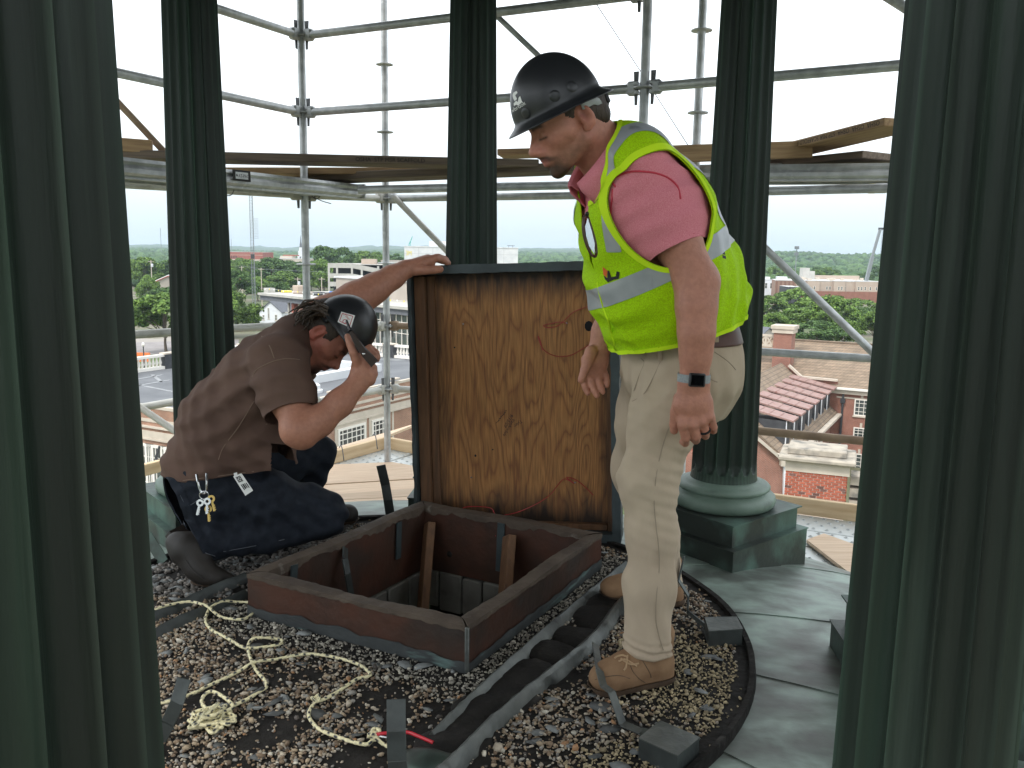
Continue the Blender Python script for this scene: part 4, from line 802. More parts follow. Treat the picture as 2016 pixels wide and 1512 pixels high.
# ------------------------------------------------------------------ modelling of figures: smooth solids on a grid, skinned to one surface
class Vol:
    def __init__(s, lo, hi, h):
        s.lo = V3(lo); s.h = h; s.n = np.ceil((V3(hi)-s.lo)/h).astype(int)+1; s.f = np.full(s.n, .2, np.float32)
    def _sub(s, blo, bhi):
        i0 = np.clip(np.floor((blo-s.lo)/s.h).astype(int), 0, s.n-1); i1 = np.clip(np.ceil((bhi-s.lo)/s.h).astype(int)+1, 1, s.n)
        if (i1 <= i0).any(): return None, None
        ax = [(s.lo[k]+s.h*np.arange(i0[k], i1[k])).astype(np.float32) for k in range(3)]
        return tuple(slice(i0[k], i1[k]) for k in range(3)), (ax[0][:, None, None], ax[1][None, :, None], ax[2][None, None, :])
    def _mix(s, sl, d, k, mode):
        a = s.f[sl]
        if mode == 'sub':
            d = -d
            if k > 0: hh = np.clip(.5-.5*(a-d)/k, 0, 1); s.f[sl] = a+(d-a)*hh+k*hh*(1-hh)
            else: s.f[sl] = np.maximum(a, d)
        else:
            if k > 0: hh = np.clip(.5+.5*(a-d)/k, 0, 1); s.f[sl] = a+(d-a)*hh-k*hh*(1-hh)
            else: s.f[sl] = np.minimum(a, d)
    def rc(s, a, b, ra, rb=None, k=.02, mode='add'):
        a, b = V3(a), V3(b); rb = ra if rb is None else rb; m = max(ra, rb)+k+.02
        sl, g = s._sub(np.minimum(a, b)-m, np.maximum(a, b)+m)
        if sl is None: return s
        ab = b-a; L2 = max(ab@ab, 1e-9); p = [g[i]-np.float32(a[i]) for i in range(3)]
        t = np.clip((p[0]*ab[0]+p[1]*ab[1]+p[2]*ab[2])/L2, 0, 1).astype(np.float32)
        d = np.sqrt((p[0]-t*ab[0])**2+(p[1]-t*ab[1])**2+(p[2]-t*ab[2])**2)-(ra+t*(rb-ra))
        s._mix(sl, d.astype(np.float32), k, mode); return s
    def ell(s, c, r, R=None, k=.02, mode='add'):
        c, r = V3(c), V3(r); R = np.eye(3) if R is None else R; e = np.sqrt(((R*r[None, :])**2).sum(1))+k+.02
        sl, g = s._sub(c-e, c+e)
        if sl is None: return s
        p = [g[i]-np.float32(c[i]) for i in range(3)]; k0 = 0; k1 = 0
        for j in range(3):
            q = (p[0]*R[0, j]+p[1]*R[1, j]+p[2]*R[2, j])/r[j]; k0 = k0+q*q; k1 = k1+(q/r[j])**2
        k0 = np.sqrt(k0); d = k0*(k0-1)/np.maximum(np.sqrt(k1), 1e-6)
        s._mix(sl, d.astype(np.float32), k, mode); return s
    def ec(s, a, b, ra, rb, u, k=.03, mode='add'):
        """elliptical limb: ra, rb = (radius along u, radius across)"""
        a, b = V3(a), V3(b); ab = b-a; L_ = np.linalg.norm(ab); w_ = ab/L_; u = V3(u)-w_*np.dot(u, w_); u = nrm(u); v = np.cross(w_, u)
        m = max(ra+rb)+k+.02; sl, g = s._sub(np.minimum(a, b)-m, np.maximum(a, b)+m)
        if sl is None: return s
        p = [g[i]-np.float32(a[i]) for i in range(3)]; dt = lambda e: p[0]*e[0]+p[1]*e[1]+p[2]*e[2]
        tt = dt(w_); t = np.clip(tt/L_, 0, 1).astype(np.float32); ru = ra[0]+t*(rb[0]-ra[0]); rv = ra[1]+t*(rb[1]-ra[1]); rw = np.minimum(ru, rv); ov = tt-t*L_
        uu, vv = dt(u), dt(v); q = np.sqrt((uu/ru)**2+(vv/rv)**2+(ov/rw)**2); q1 = np.sqrt((uu/ru**2)**2+(vv/rv**2)**2+(ov/rw**2)**2)
        d = q*(q-1)/np.maximum(q1, 1e-5)
        s._mix(sl, d.astype(np.float32), k, mode); return s
    def chain(s, pts, k=.012, mode='add'):
        for (a, ra), (b, rb) in zip(pts, pts[1:]): s.rc(a, b, ra, rb, k, mode)
        return s
    def warp(s, fn):
        """displace by fn(x, y, z) near the surface only"""
        idx = np.argwhere(np.abs(s.f) < .035); p = s.lo+idx*s.h; s.f[idx[:, 0], idx[:, 1], idx[:, 2]] += fn(p).astype(np.float32); return s
    def mesh(s, smooth=2):
        f = s.f; f[0] = f[-1] = .2; f[:, 0] = f[:, -1] = .2; f[:, :, 0] = f[:, :, -1] = .2; sg = f < 0; c = np.zeros([k-1 for k in f.shape], np.uint8)
        for i in (0, 1):
            for j in (0, 1):
                for k in (0, 1): c += sg[i:c.shape[0]+i, j:c.shape[1]+j, k:c.shape[2]+k]
        A = np.argwhere((c > 0) & (c < 8)); N = len(A); idx = np.full(c.shape, -1, np.int32); idx[A[:, 0], A[:, 1], A[:, 2]] = np.arange(N)
        cor = np.array([[i, j, k] for i in (0, 1) for j in (0, 1) for k in (0, 1)]); val = np.stack([f[A[:, 0]+q[0], A[:, 1]+q[1], A[:, 2]+q[2]] for q in cor], 1)
        acc = np.zeros((N, 3)); cnt = np.zeros(N)
        for a in range(8):
            for b in range(a+1, 8):
                if np.abs(cor[a]-cor[b]).sum() != 1: continue
                va, vb = val[:, a], val[:, b]; m = (va < 0) != (vb < 0); t = np.where(m, va/np.where(m, va-vb, 1), 0)
                acc += m[:, None]*(cor[a]+t[:, None]*(cor[b]-cor[a])); cnt += m
        V = s.lo+s.h*(A+acc/np.maximum(cnt, 1)[:, None]); F = []
        for ax in range(3):
            o = [k for k in range(3) if k != ax]
            def S(d, s_): return sg[tuple(slice(d, f.shape[k]-1+d) if k == ax else slice(1, -1) for k in range(3))]
            s0, s1 = S(0, 0), S(1, 0); E_ = np.argwhere(s0 != s1); fl = s0[E_[:, 0], E_[:, 1], E_[:, 2]]
            def cell(da, db):
                q = E_.copy(); q[:, o[0]] += da; q[:, o[1]] += db; return idx[q[:, 0], q[:, 1], q[:, 2]]
            Q = np.stack([cell(0, 0), cell(1, 0), cell(1, 1), cell(0, 1)], 1)
            rev = fl if ax != 1 else ~fl
            Q = np.where(rev[:, None], Q, Q[:, ::-1]); F.append(Q)
        F = np.concatenate(F); F = F[(F >= 0).all(1)]
        e = np.concatenate([F[:, [0, 1]], F[:, [1, 2]], F[:, [2, 3]], F[:, [3, 0]]]); e = np.concatenate([e, e[:, ::-1]])
        deg = np.maximum(np.bincount(e[:, 0], minlength=N), 1)
        for _ in range(smooth):
            nb_ = np.stack([np.bincount(e[:, 0], V[e[:, 1], i], N) for i in range(3)], 1)/deg[:, None]; V = V+.5*(nb_-V)
        return V, F
def tri(F): return np.concatenate([F[:, [0, 1, 2]], F[:, [0, 2, 3]]]) if F.shape[1] == 4 else F
def clip(V, F, s):
    """keep the part of a triangle mesh where s >= 0, with clean cut edges"""
    pos = s >= 0; c = pos[F].sum(1); keep = F[c == 3]; newF = [keep]; V = list([V]); base = len(V[0]); V0 = V[0]; memo = {}; add = []
    def cut(a, b):
        key = (a, b) if a < b else (b, a)
        if key not in memo:
            t = s[a]/(s[a]-s[b]); memo[key] = base+len(add); add.append(V0[a]+t*(V0[b]-V0[a]))
        return memo[key]
    ex = []
    for q in F[(c == 1) | (c == 2)]:
        q = [int(i) for i in q]; n_ = sum(pos[i] for i in q)
        for r_ in range(3):
            a, b, d = q[r_], q[(r_+1) % 3], q[(r_+2) % 3]
            if n_ == 1 and pos[a]: ex.append((a, cut(a, b), cut(a, d)))
            if n_ == 2 and not pos[a]:
                x, y = cut(a, b), cut(a, d); ex += [(x, b, d), (x, d, y)]
    VV = np.concatenate([V0]+([np.array(add)] if add else [])); FF = np.concatenate([keep]+([np.array(ex)] if ex else []))
    u = np.unique(FF); re = np.full(len(VV), -1); re[u] = np.arange(len(u)); return VV[u], re[FF]
def vnorm(V, F):
    T = tri(F); n = np.cross(V[T[:, 1]]-V[T[:, 0]], V[T[:, 2]]-V[T[:, 0]]); o = np.zeros_like(V)
    for i in range(3):
        for k in range(3): o[:, k] += np.bincount(T[:, i], n[:, k], len(V))
    return o/np.maximum(np.linalg.norm(o, axis=1), 1e-12)[:, None]
def clipf(V, F, *fns):
    F = tri(F)
    for fn in fns: V, F = clip(V, F, fn(V))
    return V, F
def skin(name, V, F, mt, parent, vcol=None, solid=0, angle=180):
    base = wloc(parent) if parent is not None else np.zeros(3)
    o = put(name, mesh_from(name, V-base, F, mt, True, angle, vcol), parent)
    if solid:
        m = o.modifiers.new('thickness', 'SOLIDIFY'); m.thickness = solid; m.offset = -1
    return o
from mathutils.bvhtree import BVHTree
def bvh(V, F): return BVHTree.FromPolygons([tuple(v) for v in V], [tuple(int(i) for i in f) for f in F])
def onto(B, px, py, off=.002):
    d = ray(px, py); h = B.ray_cast(Vector(CAM), Vector(nrm(d)))
    if h[0] is None: return None
    return V3(h[0])-nrm(d)*off
def decal(mb, B, poly, off=.002, n=6):
    """a small flat mark given by its outline, laid on a curved surface"""
    c = np.mean(poly, 0); pts = []
    for i in range(len(poly)):
        a, b = np.array(poly[i]), np.array(poly[(i+1) % len(poly)])
        for k in range(n): pts.append(a+(b-a)*k/n)
    v = [onto(B, *c, off)]+[onto(B, *q, off) for q in pts]
    if any(q is None for q in v): return
    m = len(pts); mb.add(v, [(0, 1+(i+1) % m, 1+i) for i in range(m)])
def decal_tris(mb, B, v2, f, off=.002):
    v = [onto(B, *q, off) for q in v2]; ok = [q is not None for q in v]; v = [q if q is not None else (0, 0, 0) for q in v]
    mb.add(v, [tuple(reversed(q)) for q in f if all(ok[i] for i in q)])
def folds(seed, dirs, amp, warp=.6):
    r = np.random.default_rng(seed)
    W = [(V3(d), a, r.uniform(0, 6.28), r.normal(size=3)*9, r.uniform(0, 6.28)) for d, a in zip(dirs, amp)]
    def fn(p):
        o = 0
        for d, a, ph, wv, wp in W:
            mod = .5+.5*np.sin(p@(wv*.6)+wp*1.7); x = p@d+ph+warp*2.2*np.sin(p@wv+wp); o = o+a*mod*(np.abs(np.sin(x*.5))**1.5*2-1)
        return o
    return fn
def headframe(side, yaw, pitch, roll):
    F0 = np.array([-side*math.cos(yaw), -math.sin(yaw), 0]); U = np.array([0, 0, 1.]); F = F0*math.cos(pitch)-U*math.sin(pitch); L_ = np.cross(U, F0); Uh = np.cross(F, L_)
    return F, Uh*math.cos(roll)+L_*math.sin(roll), L_*math.cos(roll)-Uh*math.sin(roll)
def head(vol, c, F, U, Lf, s, thin=0):
    R = np.column_stack((F, U, Lf)); q = lambda f, u, l: V3(c)+s*(f*F+u*U+l*Lf); E = lambda p, r, k=.015, mode='add', RR=R: vol.ell(q(*p), V3(r)*s, RR, k*s, mode)
    E((-.004, .028, 0), (.094, .090, .076)); E((.030, -.030, 0), (.058, .072, .056), .03)
    for l in (-1, 1):
        vol.rc(q(-.004, -.058, .050*l), q(.062, -.098, .016*l), .020*s, .016*s, .02*s)
        vol.rc(q(.055, -.026, .040*l), q(.030, -.024, .055*l), .020*s, .018*s, .02*s)
        vol.rc(q(.088, .016, .010*l), q(.074, .016, .042*l), .0095*s, .009*s, .012*s)
        E((.094, -.008, .031*l), (.014, .0125, .019), .010, 'sub')
        E((.073, -.008, .031*l), (.0145, .0125, .0155), .004)
        vol.rc(q(.086, -.0155, .020*l), q(.079, -.0145, .044*l), .0035*s, .003*s, .006*s)
        E((.098, -.044, .0125*l), (.011, .0085, .0085), .008)
        # ear
        Re = np.column_stack((nrm(F*.94-U*.25+Lf*l*-.22), nrm(U+F*.22), nrm(Lf*l*.95+F*.28)))
        E((-.018, -.010, .079*l), (.0195, .0325, .0085), .006, 'add', Re); E((-.014, -.005, .089*l), (.0125, .0215, .0105), .003, 'sub', Re)
        E((-.012, -.036, .078*l), (.011, .011, .006), .006, 'add', Re); E((-.006, -.014, .081*l), (.005, .009, .005), .004, 'add', Re)
    vol.rc(q(.086, .006, 0), q(.112, -.036, 0), .0078*s, .0100*s, .012*s); E((.112, -.038, 0), (.0115, .0105, .0105), .006)
    vol.rc(q(.078, -.004, 0), q(.096, -.046, 0), .014*s, .013*s, .01*s); E((.066, -.066, 0), (.030, .026, .032), .018); E((.074, -.104, 0), (.018, .017, .021), .016)
    vol.rc(q(.0975, -.0655, 0), q(.084, -.0685, .023), .0050*s, .003*s, .005*s); vol.rc(q(.0975, -.0655, 0), q(.084, -.0685, -.023), .0050*s, .003*s, .005*s)
    vol.rc(q(.0945, -.0765, 0), q(.083, -.0725, .021), .0058*s, .003*s, .005*s); vol.rc(q(.0945, -.0765, 0), q(.083, -.0725, -.021), .0058*s, .003*s, .005*s)
    vol.rc(q(.105, -.0708, -.012), q(.105, -.0708, .012), .0022*s, .0022*s, .003*s, 'sub'); vol.rc(q(.098, -.0712, .010), q(.090, -.0712, .026), .002*s, .0018*s, .003*s, 'sub'); vol.rc(q(.098, -.0712, -.010), q(.090, -.0712, -.026), .002*s, .0018*s, .003*s, 'sub')
    return q
def hl(V, c, F, U, Lf, s): d = (V-V3(c))/s; return d@F, d@U, d@Lf
def gz(x, m, w_): return np.exp(-((x-m)/w_)**2)
def lerp3(col, t, c): return col+(np.array(c)-col)*np.clip(t, 0, 1)[:, None]
def vn3(p, sc_, seed, oct_=4):
    r = np.random.default_rng(seed); o = 0
    for i in range(oct_):
        for _ in range(3): o = o+np.sin(p@(r.normal(size=3)*sc_*1.8**i)+r.uniform(0, 6.28))/(1.5**i)
    return o/4
MT['skin'] = mat('skin', (.93, .90, .89), (1.07, 1.06, 1.05), sc=70, rough=.5, vcol=True, bump=.0012, bsc=160, spec=.4)
sb = MT['skin'].node_tree.nodes['Principled BSDF']; sb.inputs['Subsurface Weight'].default_value = .12; sb.inputs['Subsurface Radius'].default_value = (.012, .005, .003); sb.inputs['Subsurface Scale'].default_value = .6
MT['pink'] = mat('heathered_pink_knit', (.62, .16, .205), (.76, .30, .34), sc=560, stretch=(1, 1, .6), lo=.25, hi=.75, rough=.9, bump=.0008, bsc=300, detail=3, spec=.2)
MT['pinkseam'] = mat('pink_seam', (.56, .06, .09), rough=.85, spec=.2)
MT['hiviz'] = mat('fluorescent_mesh', (.46, .78, .004), (.33, .56, .004), sc=300, lo=.42, hi=.62, rough=.8, bump=.003, bsc=45, detail=6, spec=.2, c3=(.28, .46, .03), sc3=9, lo3=.62, hi3=.85)
MT['silver'] = mat('reflective_tape', (.42, .44, .46), (.34, .36, .38), sc=12, rough=.4, metal=.1, bump=.001, bsc=40, c3=(.20, .21, .22), sc3=14, lo3=.62, hi3=.72, stretch3=(1, 1, .4))
MT['khaki'] = mat('khaki_twill', (.50, .405, .30), (.44, .35, .26), sc=7, rough=.9, bump=.005, bsc=13, stretch=(1, 1, .6), detail=4, spec=.2)
MT['seam'] = mat('khaki_seam', (.33, .27, .20), rough=.9)
MT['brownshirt'] = mat('brown_work_shirt', (.135, .083, .064), (.108, .066, .052), sc=7, rough=.92, bump=.006, bsc=12, stretch=(1, 1, .8), detail=4, spec=.2)
MT['shirtseam'] = mat('light_brown_stitching', (.22, .15, .11), rough=.9)
MT['denim'] = mat('dark_denim', (.011, .014, .021), (.018, .023, .033), sc=30, rough=.85, bump=.0014, bsc=60, spec=.25)
MT['denimseam'] = mat('denim_stitching', (.11, .12, .14), rough=.9)
MT['suede'] = mat('tan_suede', (.30, .185, .105), (.23, .135, .075), sc=16, rough=.85, bump=.001, bsc=90, spec=.2)
MT['sole'] = mat('boot_sole', (.12, .075, .045), (.075, .05, .035), sc=20, rough=.8)
MT['darkboot'] = mat('dark_leather_boot', (.024, .019, .015), (.016, .013, .011), sc=14, rough=.6, bump=.001, bsc=60)
MT['shell'] = mat('black_hat_shell', (.016, .017, .020), (.022, .023, .026), sc=8, rough=.36, spec=.5, bump=.0002, bsc=60)
MT['hairbrown'] = mat('dark_brown_hair', (.055, .035, .022), (.028, .018, .012), sc=120, stretch=(1, 1, .25), rough=.6, bump=.003, bsc=160)
MT['leather'] = mat('brown_belt_leather', (.09, .035, .025), (.07, .028, .02), sc=20, rough=.5)
MT['greyband'] = mat('grey_headband', (.38, .40, .40), rough=.45)
def hat(name_parent, HC, F, U, Lf, s, label_band=True):
    """full-brim hard hat: shell of rotation with a drooping brim, crown ridge and suspension band"""
    R = np.column_stack((F, Lf, U)); ns, prof = 72, []
    for t in np.linspace(0, 1, 22): prof.append((math.sin(t*math.pi/2), .008+.124*math.cos(t*math.pi/2)))
    mb = MB()
    def ring(rf, rl, z, droop=0):
        o = []
        for k in range(ns):
            a = 2*math.pi*k/ns; f_, l_ = math.cos(a), math.sin(a); zz = z-droop*(.6+.4*abs(f_)); o.append(V3(HC)+s*(R@V3((rf*f_, rl*l_, zz))))
        return o
    rows = []
    for c_, z in prof:
        bump_ = 1.0
        rows.append(ring(max(.113*c_, .0006), max(.101*c_, .0006), z))
    rows += [ring(.116, .103, .004), ring(.1205, .107, .000, .001), ring(.130, .117, -.003, .004), ring(.1385, .1255, -.005, .008), ring(.1398, .1268, -.0065, .009), ring(.1385, .1255, -.0072, .009), ring(.1205, .107, -.005, .003), ring(.111, .098, -.003, 0), ring(.108, .095, .03)]
    for r_ in rows: mb.v += [tuple(q) for q in r_]
    mb.f = [(i*ns+k, i*ns+(k+1) % ns, (i+1)*ns+(k+1) % ns, (i+1)*ns+k) for i in range(len(rows)-1) for k in range(ns)]; mb.f = [tuple(reversed(q)) for q in mb.f]
    base = wloc(name_parent); h = put('hard_hat', mesh_from('hard_hat', np.array(mb.v)-V3(HC), mb.f, MT['shell'], True, 180), name_parent, tuple(V3(HC)-base))
    V, Fq = np.array(mb.v), np.array(mb.f); T = np.concatenate([Fq[:, [0, 1, 2]], Fq[:, [0, 2, 3]]])
    return h, bvh(V, T), (lambda f_, l_, z: V3(HC)+s*(R@V3((f_, l_, z)))), R
# ------------------------------------------------------------------ person standing in the yellow vest
def pts_(l): return [(P(x, y, Y), r*Y/1676) for x, y, Y, r in l]
rp_ = lambda r, Y: r*Y/1676
F1, U1, L1 = headframe(1, math.radians(13.6), math.radians(26.3), math.radians(1.3)); HS1 = 1.125; HC1 = V3((.141, 2.42, 1.6655))
ty = math.radians(17); TF = np.array([-math.cos(ty), -math.sin(ty), 0]); TL = np.cross((0, 0, 1), TF)       # chest faces the hatch, a little to the viewer
spA, spB, spC = P(1232, 330, 2.50), P(1268, 425, 2.53), P(1306, 567, 2.60); spD, spE = P(1328, 665, 2.65), P(1340, 730, 2.68)
def build_body(bd):
    vol = Vol(*bd); q = head(vol, HC1, F1, U1, L1, HS1)
    nb = P(1205, 318, 2.49); vol.ec(q(-.030, -.05, 0), nb, (.062*HS1, .056*HS1), (.078*HS1, .075*HS1), F1, .03)
    vol.ec(spA, spB, (.08, .17), (.125, .19), TF, .04); vol.ec(spB, spC, (.125, .18), (.13, .17), TF, .04); vol.ec(spC, spE, (.13, .16), (.125, .16), TF, .04)
    for a, b, ra, rb in (((1340, 740, 2.6), (1275, 955, 2.52), .085, .06), ((1275, 955, 2.52), (1275, 1285, 2.46), .058, .042), ((1312, 745, 2.85), (1264, 930, 2.9), .085, .06), ((1264, 930, 2.9), (1310, 1160, 3.03), .058, .042)): vol.rc(P(*a), P(*b), ra, rb, .03)
    # near arm: watch hand hanging, back of the hand to the viewer
    vol.chain(pts_([(1275, 368, 2.40, 54), (1330, 470, 2.36, 45), (1372, 556, 2.33, 41)]), .03)
    vol.rc(*[x for x in (P(1384, 545, 2.36), P(1388, 562, 2.37))], rp_(26, 2.36), rp_(24, 2.36), .03)
    vol.chain(pts_([(1371, 560, 2.33, 40), (1371, 605, 2.31, 37), (1371, 655, 2.30, 33), (1370, 700, 2.30, 29)]), .03)
    vol.ec(P(1370, 690, 2.30), P(1366, 752, 2.30), (rp_(31, 2.3), rp_(25, 2.3)), (rp_(28.5, 2.3), rp_(20, 2.3)), CR, .02)
    vol.ec(P(1366, 752, 2.30), P(1364, 800, 2.30), (rp_(30, 2.3), rp_(18, 2.3)), (rp_(38, 2.3), rp_(16, 2.3)), CR, .02)
    vol.ec(P(1364, 795, 2.30), P(1366, 826, 2.305), (rp_(38, 2.3), rp_(16, 2.3)), (rp_(36, 2.3), rp_(13, 2.3)), CR, .02)
    for ch in ([(1344, 815, 2.30, 11), (1344, 838, 2.295, 10.8), (1350, 862, 2.305, 9.4), (1349, 872, 2.33, 8.6), (1344, 870, 2.36, 7.6)],
               [(1362, 815, 2.30, 11), (1364, 838, 2.292, 10.6), (1371, 860, 2.302, 9.2), (1370, 867, 2.33, 8.4), (1363, 862, 2.36, 7.6)],
               [(1380, 812, 2.30, 10.8), (1383, 831, 2.295, 10), (1389, 851, 2.305, 8.8), (1389, 858, 2.33, 8.2), (1382, 854, 2.36, 7.4)],
               [(1395, 806, 2.305, 10), (1399, 822, 2.30, 9), (1405, 841, 2.312, 7.8), (1405, 848, 2.335, 7.2), (1397, 846, 2.355, 6.8)],
               [(1340, 785, 2.31, 15), (1332, 812, 2.325, 13), (1328, 836, 2.335, 10.5), (1327, 848, 2.34, 8.5)]):
        vol.chain(pts_(ch), .0035)
    for x, y in ((1346, 834), (1364, 836), (1383, 830), (1397, 821)): vol.rc(P(x, y, 2.287), P(x-1, y-16, 2.292), rp_(8, 2.3), rp_(4, 2.3), .012)
    # far arm
    vol.chain(pts_([(1190, 372, 2.62, 50), (1215, 470, 2.72, 42), (1240, 562, 2.80, 37), (1215, 612, 2.80, 34), (1193, 655, 2.78, 26), (1183, 680, 2.77, 20)]), .03)
    vol.ec(P(1183, 678, 2.77), P(1171, 712, 2.76), (rp_(19, 2.8), rp_(14, 2.8)), (rp_(25, 2.8), rp_(13, 2.8)), CR+CU*.3, .015)
    vol.ec(P(1171, 710, 2.76), P(1168, 736, 2.76), (rp_(26, 2.8), rp_(13, 2.8)), (rp_(24, 2.8), rp_(10, 2.8)), CR+CU*.2, .015)
    for ch in ([(1150, 728, 2.77, 8.6), (1148, 748, 2.76, 7.6), (1153, 764, 2.75, 6.8), (1157, 774, 2.745, 6)], [(1162, 735, 2.765, 8.4), (1166, 756, 2.75, 7.4), (1171, 770, 2.735, 6.8), (1175, 779, 2.73, 6)],
               [(1175, 733, 2.765, 8), (1180, 752, 2.75, 7), (1184, 764, 2.735, 6.4), (1187, 772, 2.73, 5.6)], [(1187, 726, 2.77, 7.4), (1193, 741, 2.76, 6.4), (1195, 752, 2.75, 6), (1195, 760, 2.745, 5.2)],
               [(1164, 692, 2.74, 13), (1157, 712, 2.725, 11.5), (1151, 730, 2.715, 9), (1146, 745, 2.71, 7.8), (1144, 749, 2.71, 7)]): vol.chain(pts_(ch), .0035)
    return vol.mesh(3)
V, F = build_body(((-.12, 2.12, .12), (.75, 3.14, 1.86), .0039))
f_, u_h, l_ = hl(V, HC1, F1, U1, L1, HS1); inh_ = (f_ > -.13) & (u_h > -.13) & (u_h < .16) & (np.abs(l_) < .11) & (f_ < .14)
col = np.tile((.47, .215, .150), (len(V), 1))*(1+.06*vn3(V, 30, 1))[:, None]
hand = (V[:, 2] < P(1365, 770, 2.3)[2]); 
face = inh_*1.0
col = lerp3(col, face*.55*gz(f_, .095, .04)*gz(u_h, -.03, .03), (.46, .18, .135)); col = lerp3(col, face*.5*gz(np.abs(l_), .08, .02)*gz(f_, -.015, .03), (.50, .17, .12))
# stubble, moustache and chin beard, brows and lips
bn = .5+.5*vn3(V, 160, 5)
jaw = face*np.clip(1-np.abs(u_h+.075+(f_-.03)*.25)/.045, 0, 1)*np.clip((f_+.02)/.02, 0, 1)*(u_h < -.03)
col = lerp3(col, jaw*.9*(.35+.65*bn), (.13, .07, .042))
chin = face*np.clip(1.3-(((f_-.075)/.040)**2+((u_h+.106)/.026)**2+(l_/.040)**2)*.8, 0, 1); col = lerp3(col, np.clip(chin*1.35, 0, 1)*(.8+.2*bn), (.034, .020, .014))
mou = face*np.clip(1.25-(((u_h+.0595-(np.abs(l_)*-.30))/.0095)**2)-(l_/.036)**2, 0, 1)*(f_ > .070); col = lerp3(col, np.clip(mou*1.3, 0, 1)*(.78+.22*bn), (.040, .024, .017))
gb = face*gz(np.abs(l_), .030, .008)*np.clip(1-np.abs(u_h+.085)/.022, 0, 1)*(f_ > .06); col = lerp3(col, gb*.6*bn, (.10, .06, .04))
lip = face*gz(u_h, -.0705, .0085)*np.clip(1-np.abs(l_)/.026, 0, 1)*(f_ > .082); col = lerp3(col, lip*1.0, (.47, .17, .145))
brow = face*gz(u_h, .0145-(np.abs(l_)-.03)**2*8, .0062)*np.clip((np.abs(l_)-.008)/.006, 0, 1)*np.clip((.052-np.abs(l_))/.010, 0, 1)*(f_ > .05); col = lerp3(col, np.clip(brow*1.3, 0, 1)*.95, (.045, .027, .019))
ear_ = face*np.exp(-(((f_+.013)/.010)**2+((u_h+.006)/.017)**2))*(np.abs(l_) > .070); col = lerp3(col, ear_*.75, (.20, .065, .05))  # hollow of the ear darkened, its shade put into the skin colour
lash = face*gz(u_h, -.0165, .0028)*np.clip((np.abs(l_)-.014)/.004, 0, 1)*np.clip((.049-np.abs(l_))/.004, 0, 1)*(f_ > .06); col = lerp3(col, lash*.9, (.035, .022, .018))
p1 = put('person', mesh_from('person', V-V3((.42, 2.7, 0)), F, MT['skin'], True, 180, col), None, (.42, 2.7, 0))
tag(p1, 'man in a fluorescent yellow vest and black hard hat standing beside the open hatch, looking down', 'person', 'workers at the roof hatch')
# hair
vol = Vol(HC1-.2, HC1+.2, .0042); q = lambda f, u, l: HC1+HS1*(f*F1+u*U1+l*L1); RH = np.column_stack((F1, U1, L1))
vol.ell(q(-.010, .030, 0), V3((.1015, .094, .0785))*HS1, RH, 0)
vol.rc(q(-.072, -.026, -.03), q(-.072, -.026, .03), .022*HS1, .022*HS1, .03)
VH, FH = vol.mesh(2); VH = VH+(.0010*vn3(VH, 300, 8))[:, None]*vnorm(VH, FH)
def hs(V):
    f, u, l = hl(V, HC1, F1, U1, L1, HS1); al = np.abs(l)
    hairline = np.minimum(np.maximum(.020-f, (u-.012)*3*(f < .052)), np.where(f < -.035, u+.058+.2*(f+.035), np.where(f < .012, u-.008-(f > -.006)*0+(f < -.006)*.01, .0+u-.020)))
    side_ = np.where((f > .004) & (f < .026), u+.022, -1); return np.maximum(hairline, np.minimum(side_, .01))
HH = P(1099, 214, 2.42)
VH, FH = clipf(VH, FH, hs, lambda V: -.004-(V-HH)@U1); skin('hair', VH, FH, MT['hairbrown'], p1, None, .003)
# hat
hh, HB, hq, HR = hat(p1, HH, F1, U1, L1, HS1)
mb = MB(); pr_ = []
for k in range(25):
    a = math.pi*(.56+.88*k/24); pr_.append(a)
for z in (-.002, -.032): mb.v += [tuple(hq(.107*math.cos(a)-.004, .0905*math.sin(a), z+(.0 if abs(a-math.pi) < 1 else .006))) for a in pr_]
n_ = len(pr_); mb.f = [(k, k+1, n_+k+1, n_+k) for k in range(n_-1)]
o = obj('headband', mb, MT['greyband'], hh); m_ = o.modifiers.new('thickness', 'SOLIDIFY'); m_.thickness = .003
mb = MB(); mb.ball(hq(-.113, .0, -.030), (.016, .022, .022), 14, 8, HR); mb.box(hq(-.110, .035, -.022), (.012, .022, .036), HR, .003); obj('ratchet_knob', mb, MT['blackplastic'], hh)
for px, py in ((1092, 189), (1126, 170), (1035, 224)):
    c = onto(HB, px, py, .0); mb = MB(); nn = nrm(V3(c)-hq(0, 0, .02)); mb.ball(c, (.0155, .0155, .003), 14, 6, np.column_stack((nrm(np.cross(nn, (0, 0, 1))), nrm(np.cross(nn, np.cross(nn, (0, 0, 1)))), nn))); obj('shell_boss', mb, MT['shell'], hh)
mb = MB()
for poly in ([(1011, 182), (1017, 179), (1019, 183), (1014, 187), (1018, 195), (1013, 199), (1010, 193), (1009, 187)], [(1011, 204), (1016, 198), (1020, 203), (1024, 199), (1021, 192), (1024, 189), (1028, 201), (1020, 208), (1016, 206), (1012, 209)]): decal(mb, HB, poly, .0015, 4)
v2, f2 = TXT['willowbrook']; w_t = v2[:, 0].max(); bx, by = np.array([990, 234.]), np.array([1036, 205.])
dx_ = (by-bx)/np.linalg.norm(by-bx); dn = np.array([-dx_[1], dx_[0]])*1; sc_ = np.linalg.norm(by-bx)/w_t
p2d = [bx+dx_*p[0]*sc_-dn*p[1]*sc_*1.15 for p in v2]; vis = p2d
decal_tris(mb, HB, p2d, f2, .0015); mb.f = [f for f in mb.f]
if mb.f: obj('logo', mb, MT['white'], hh, smooth=False)
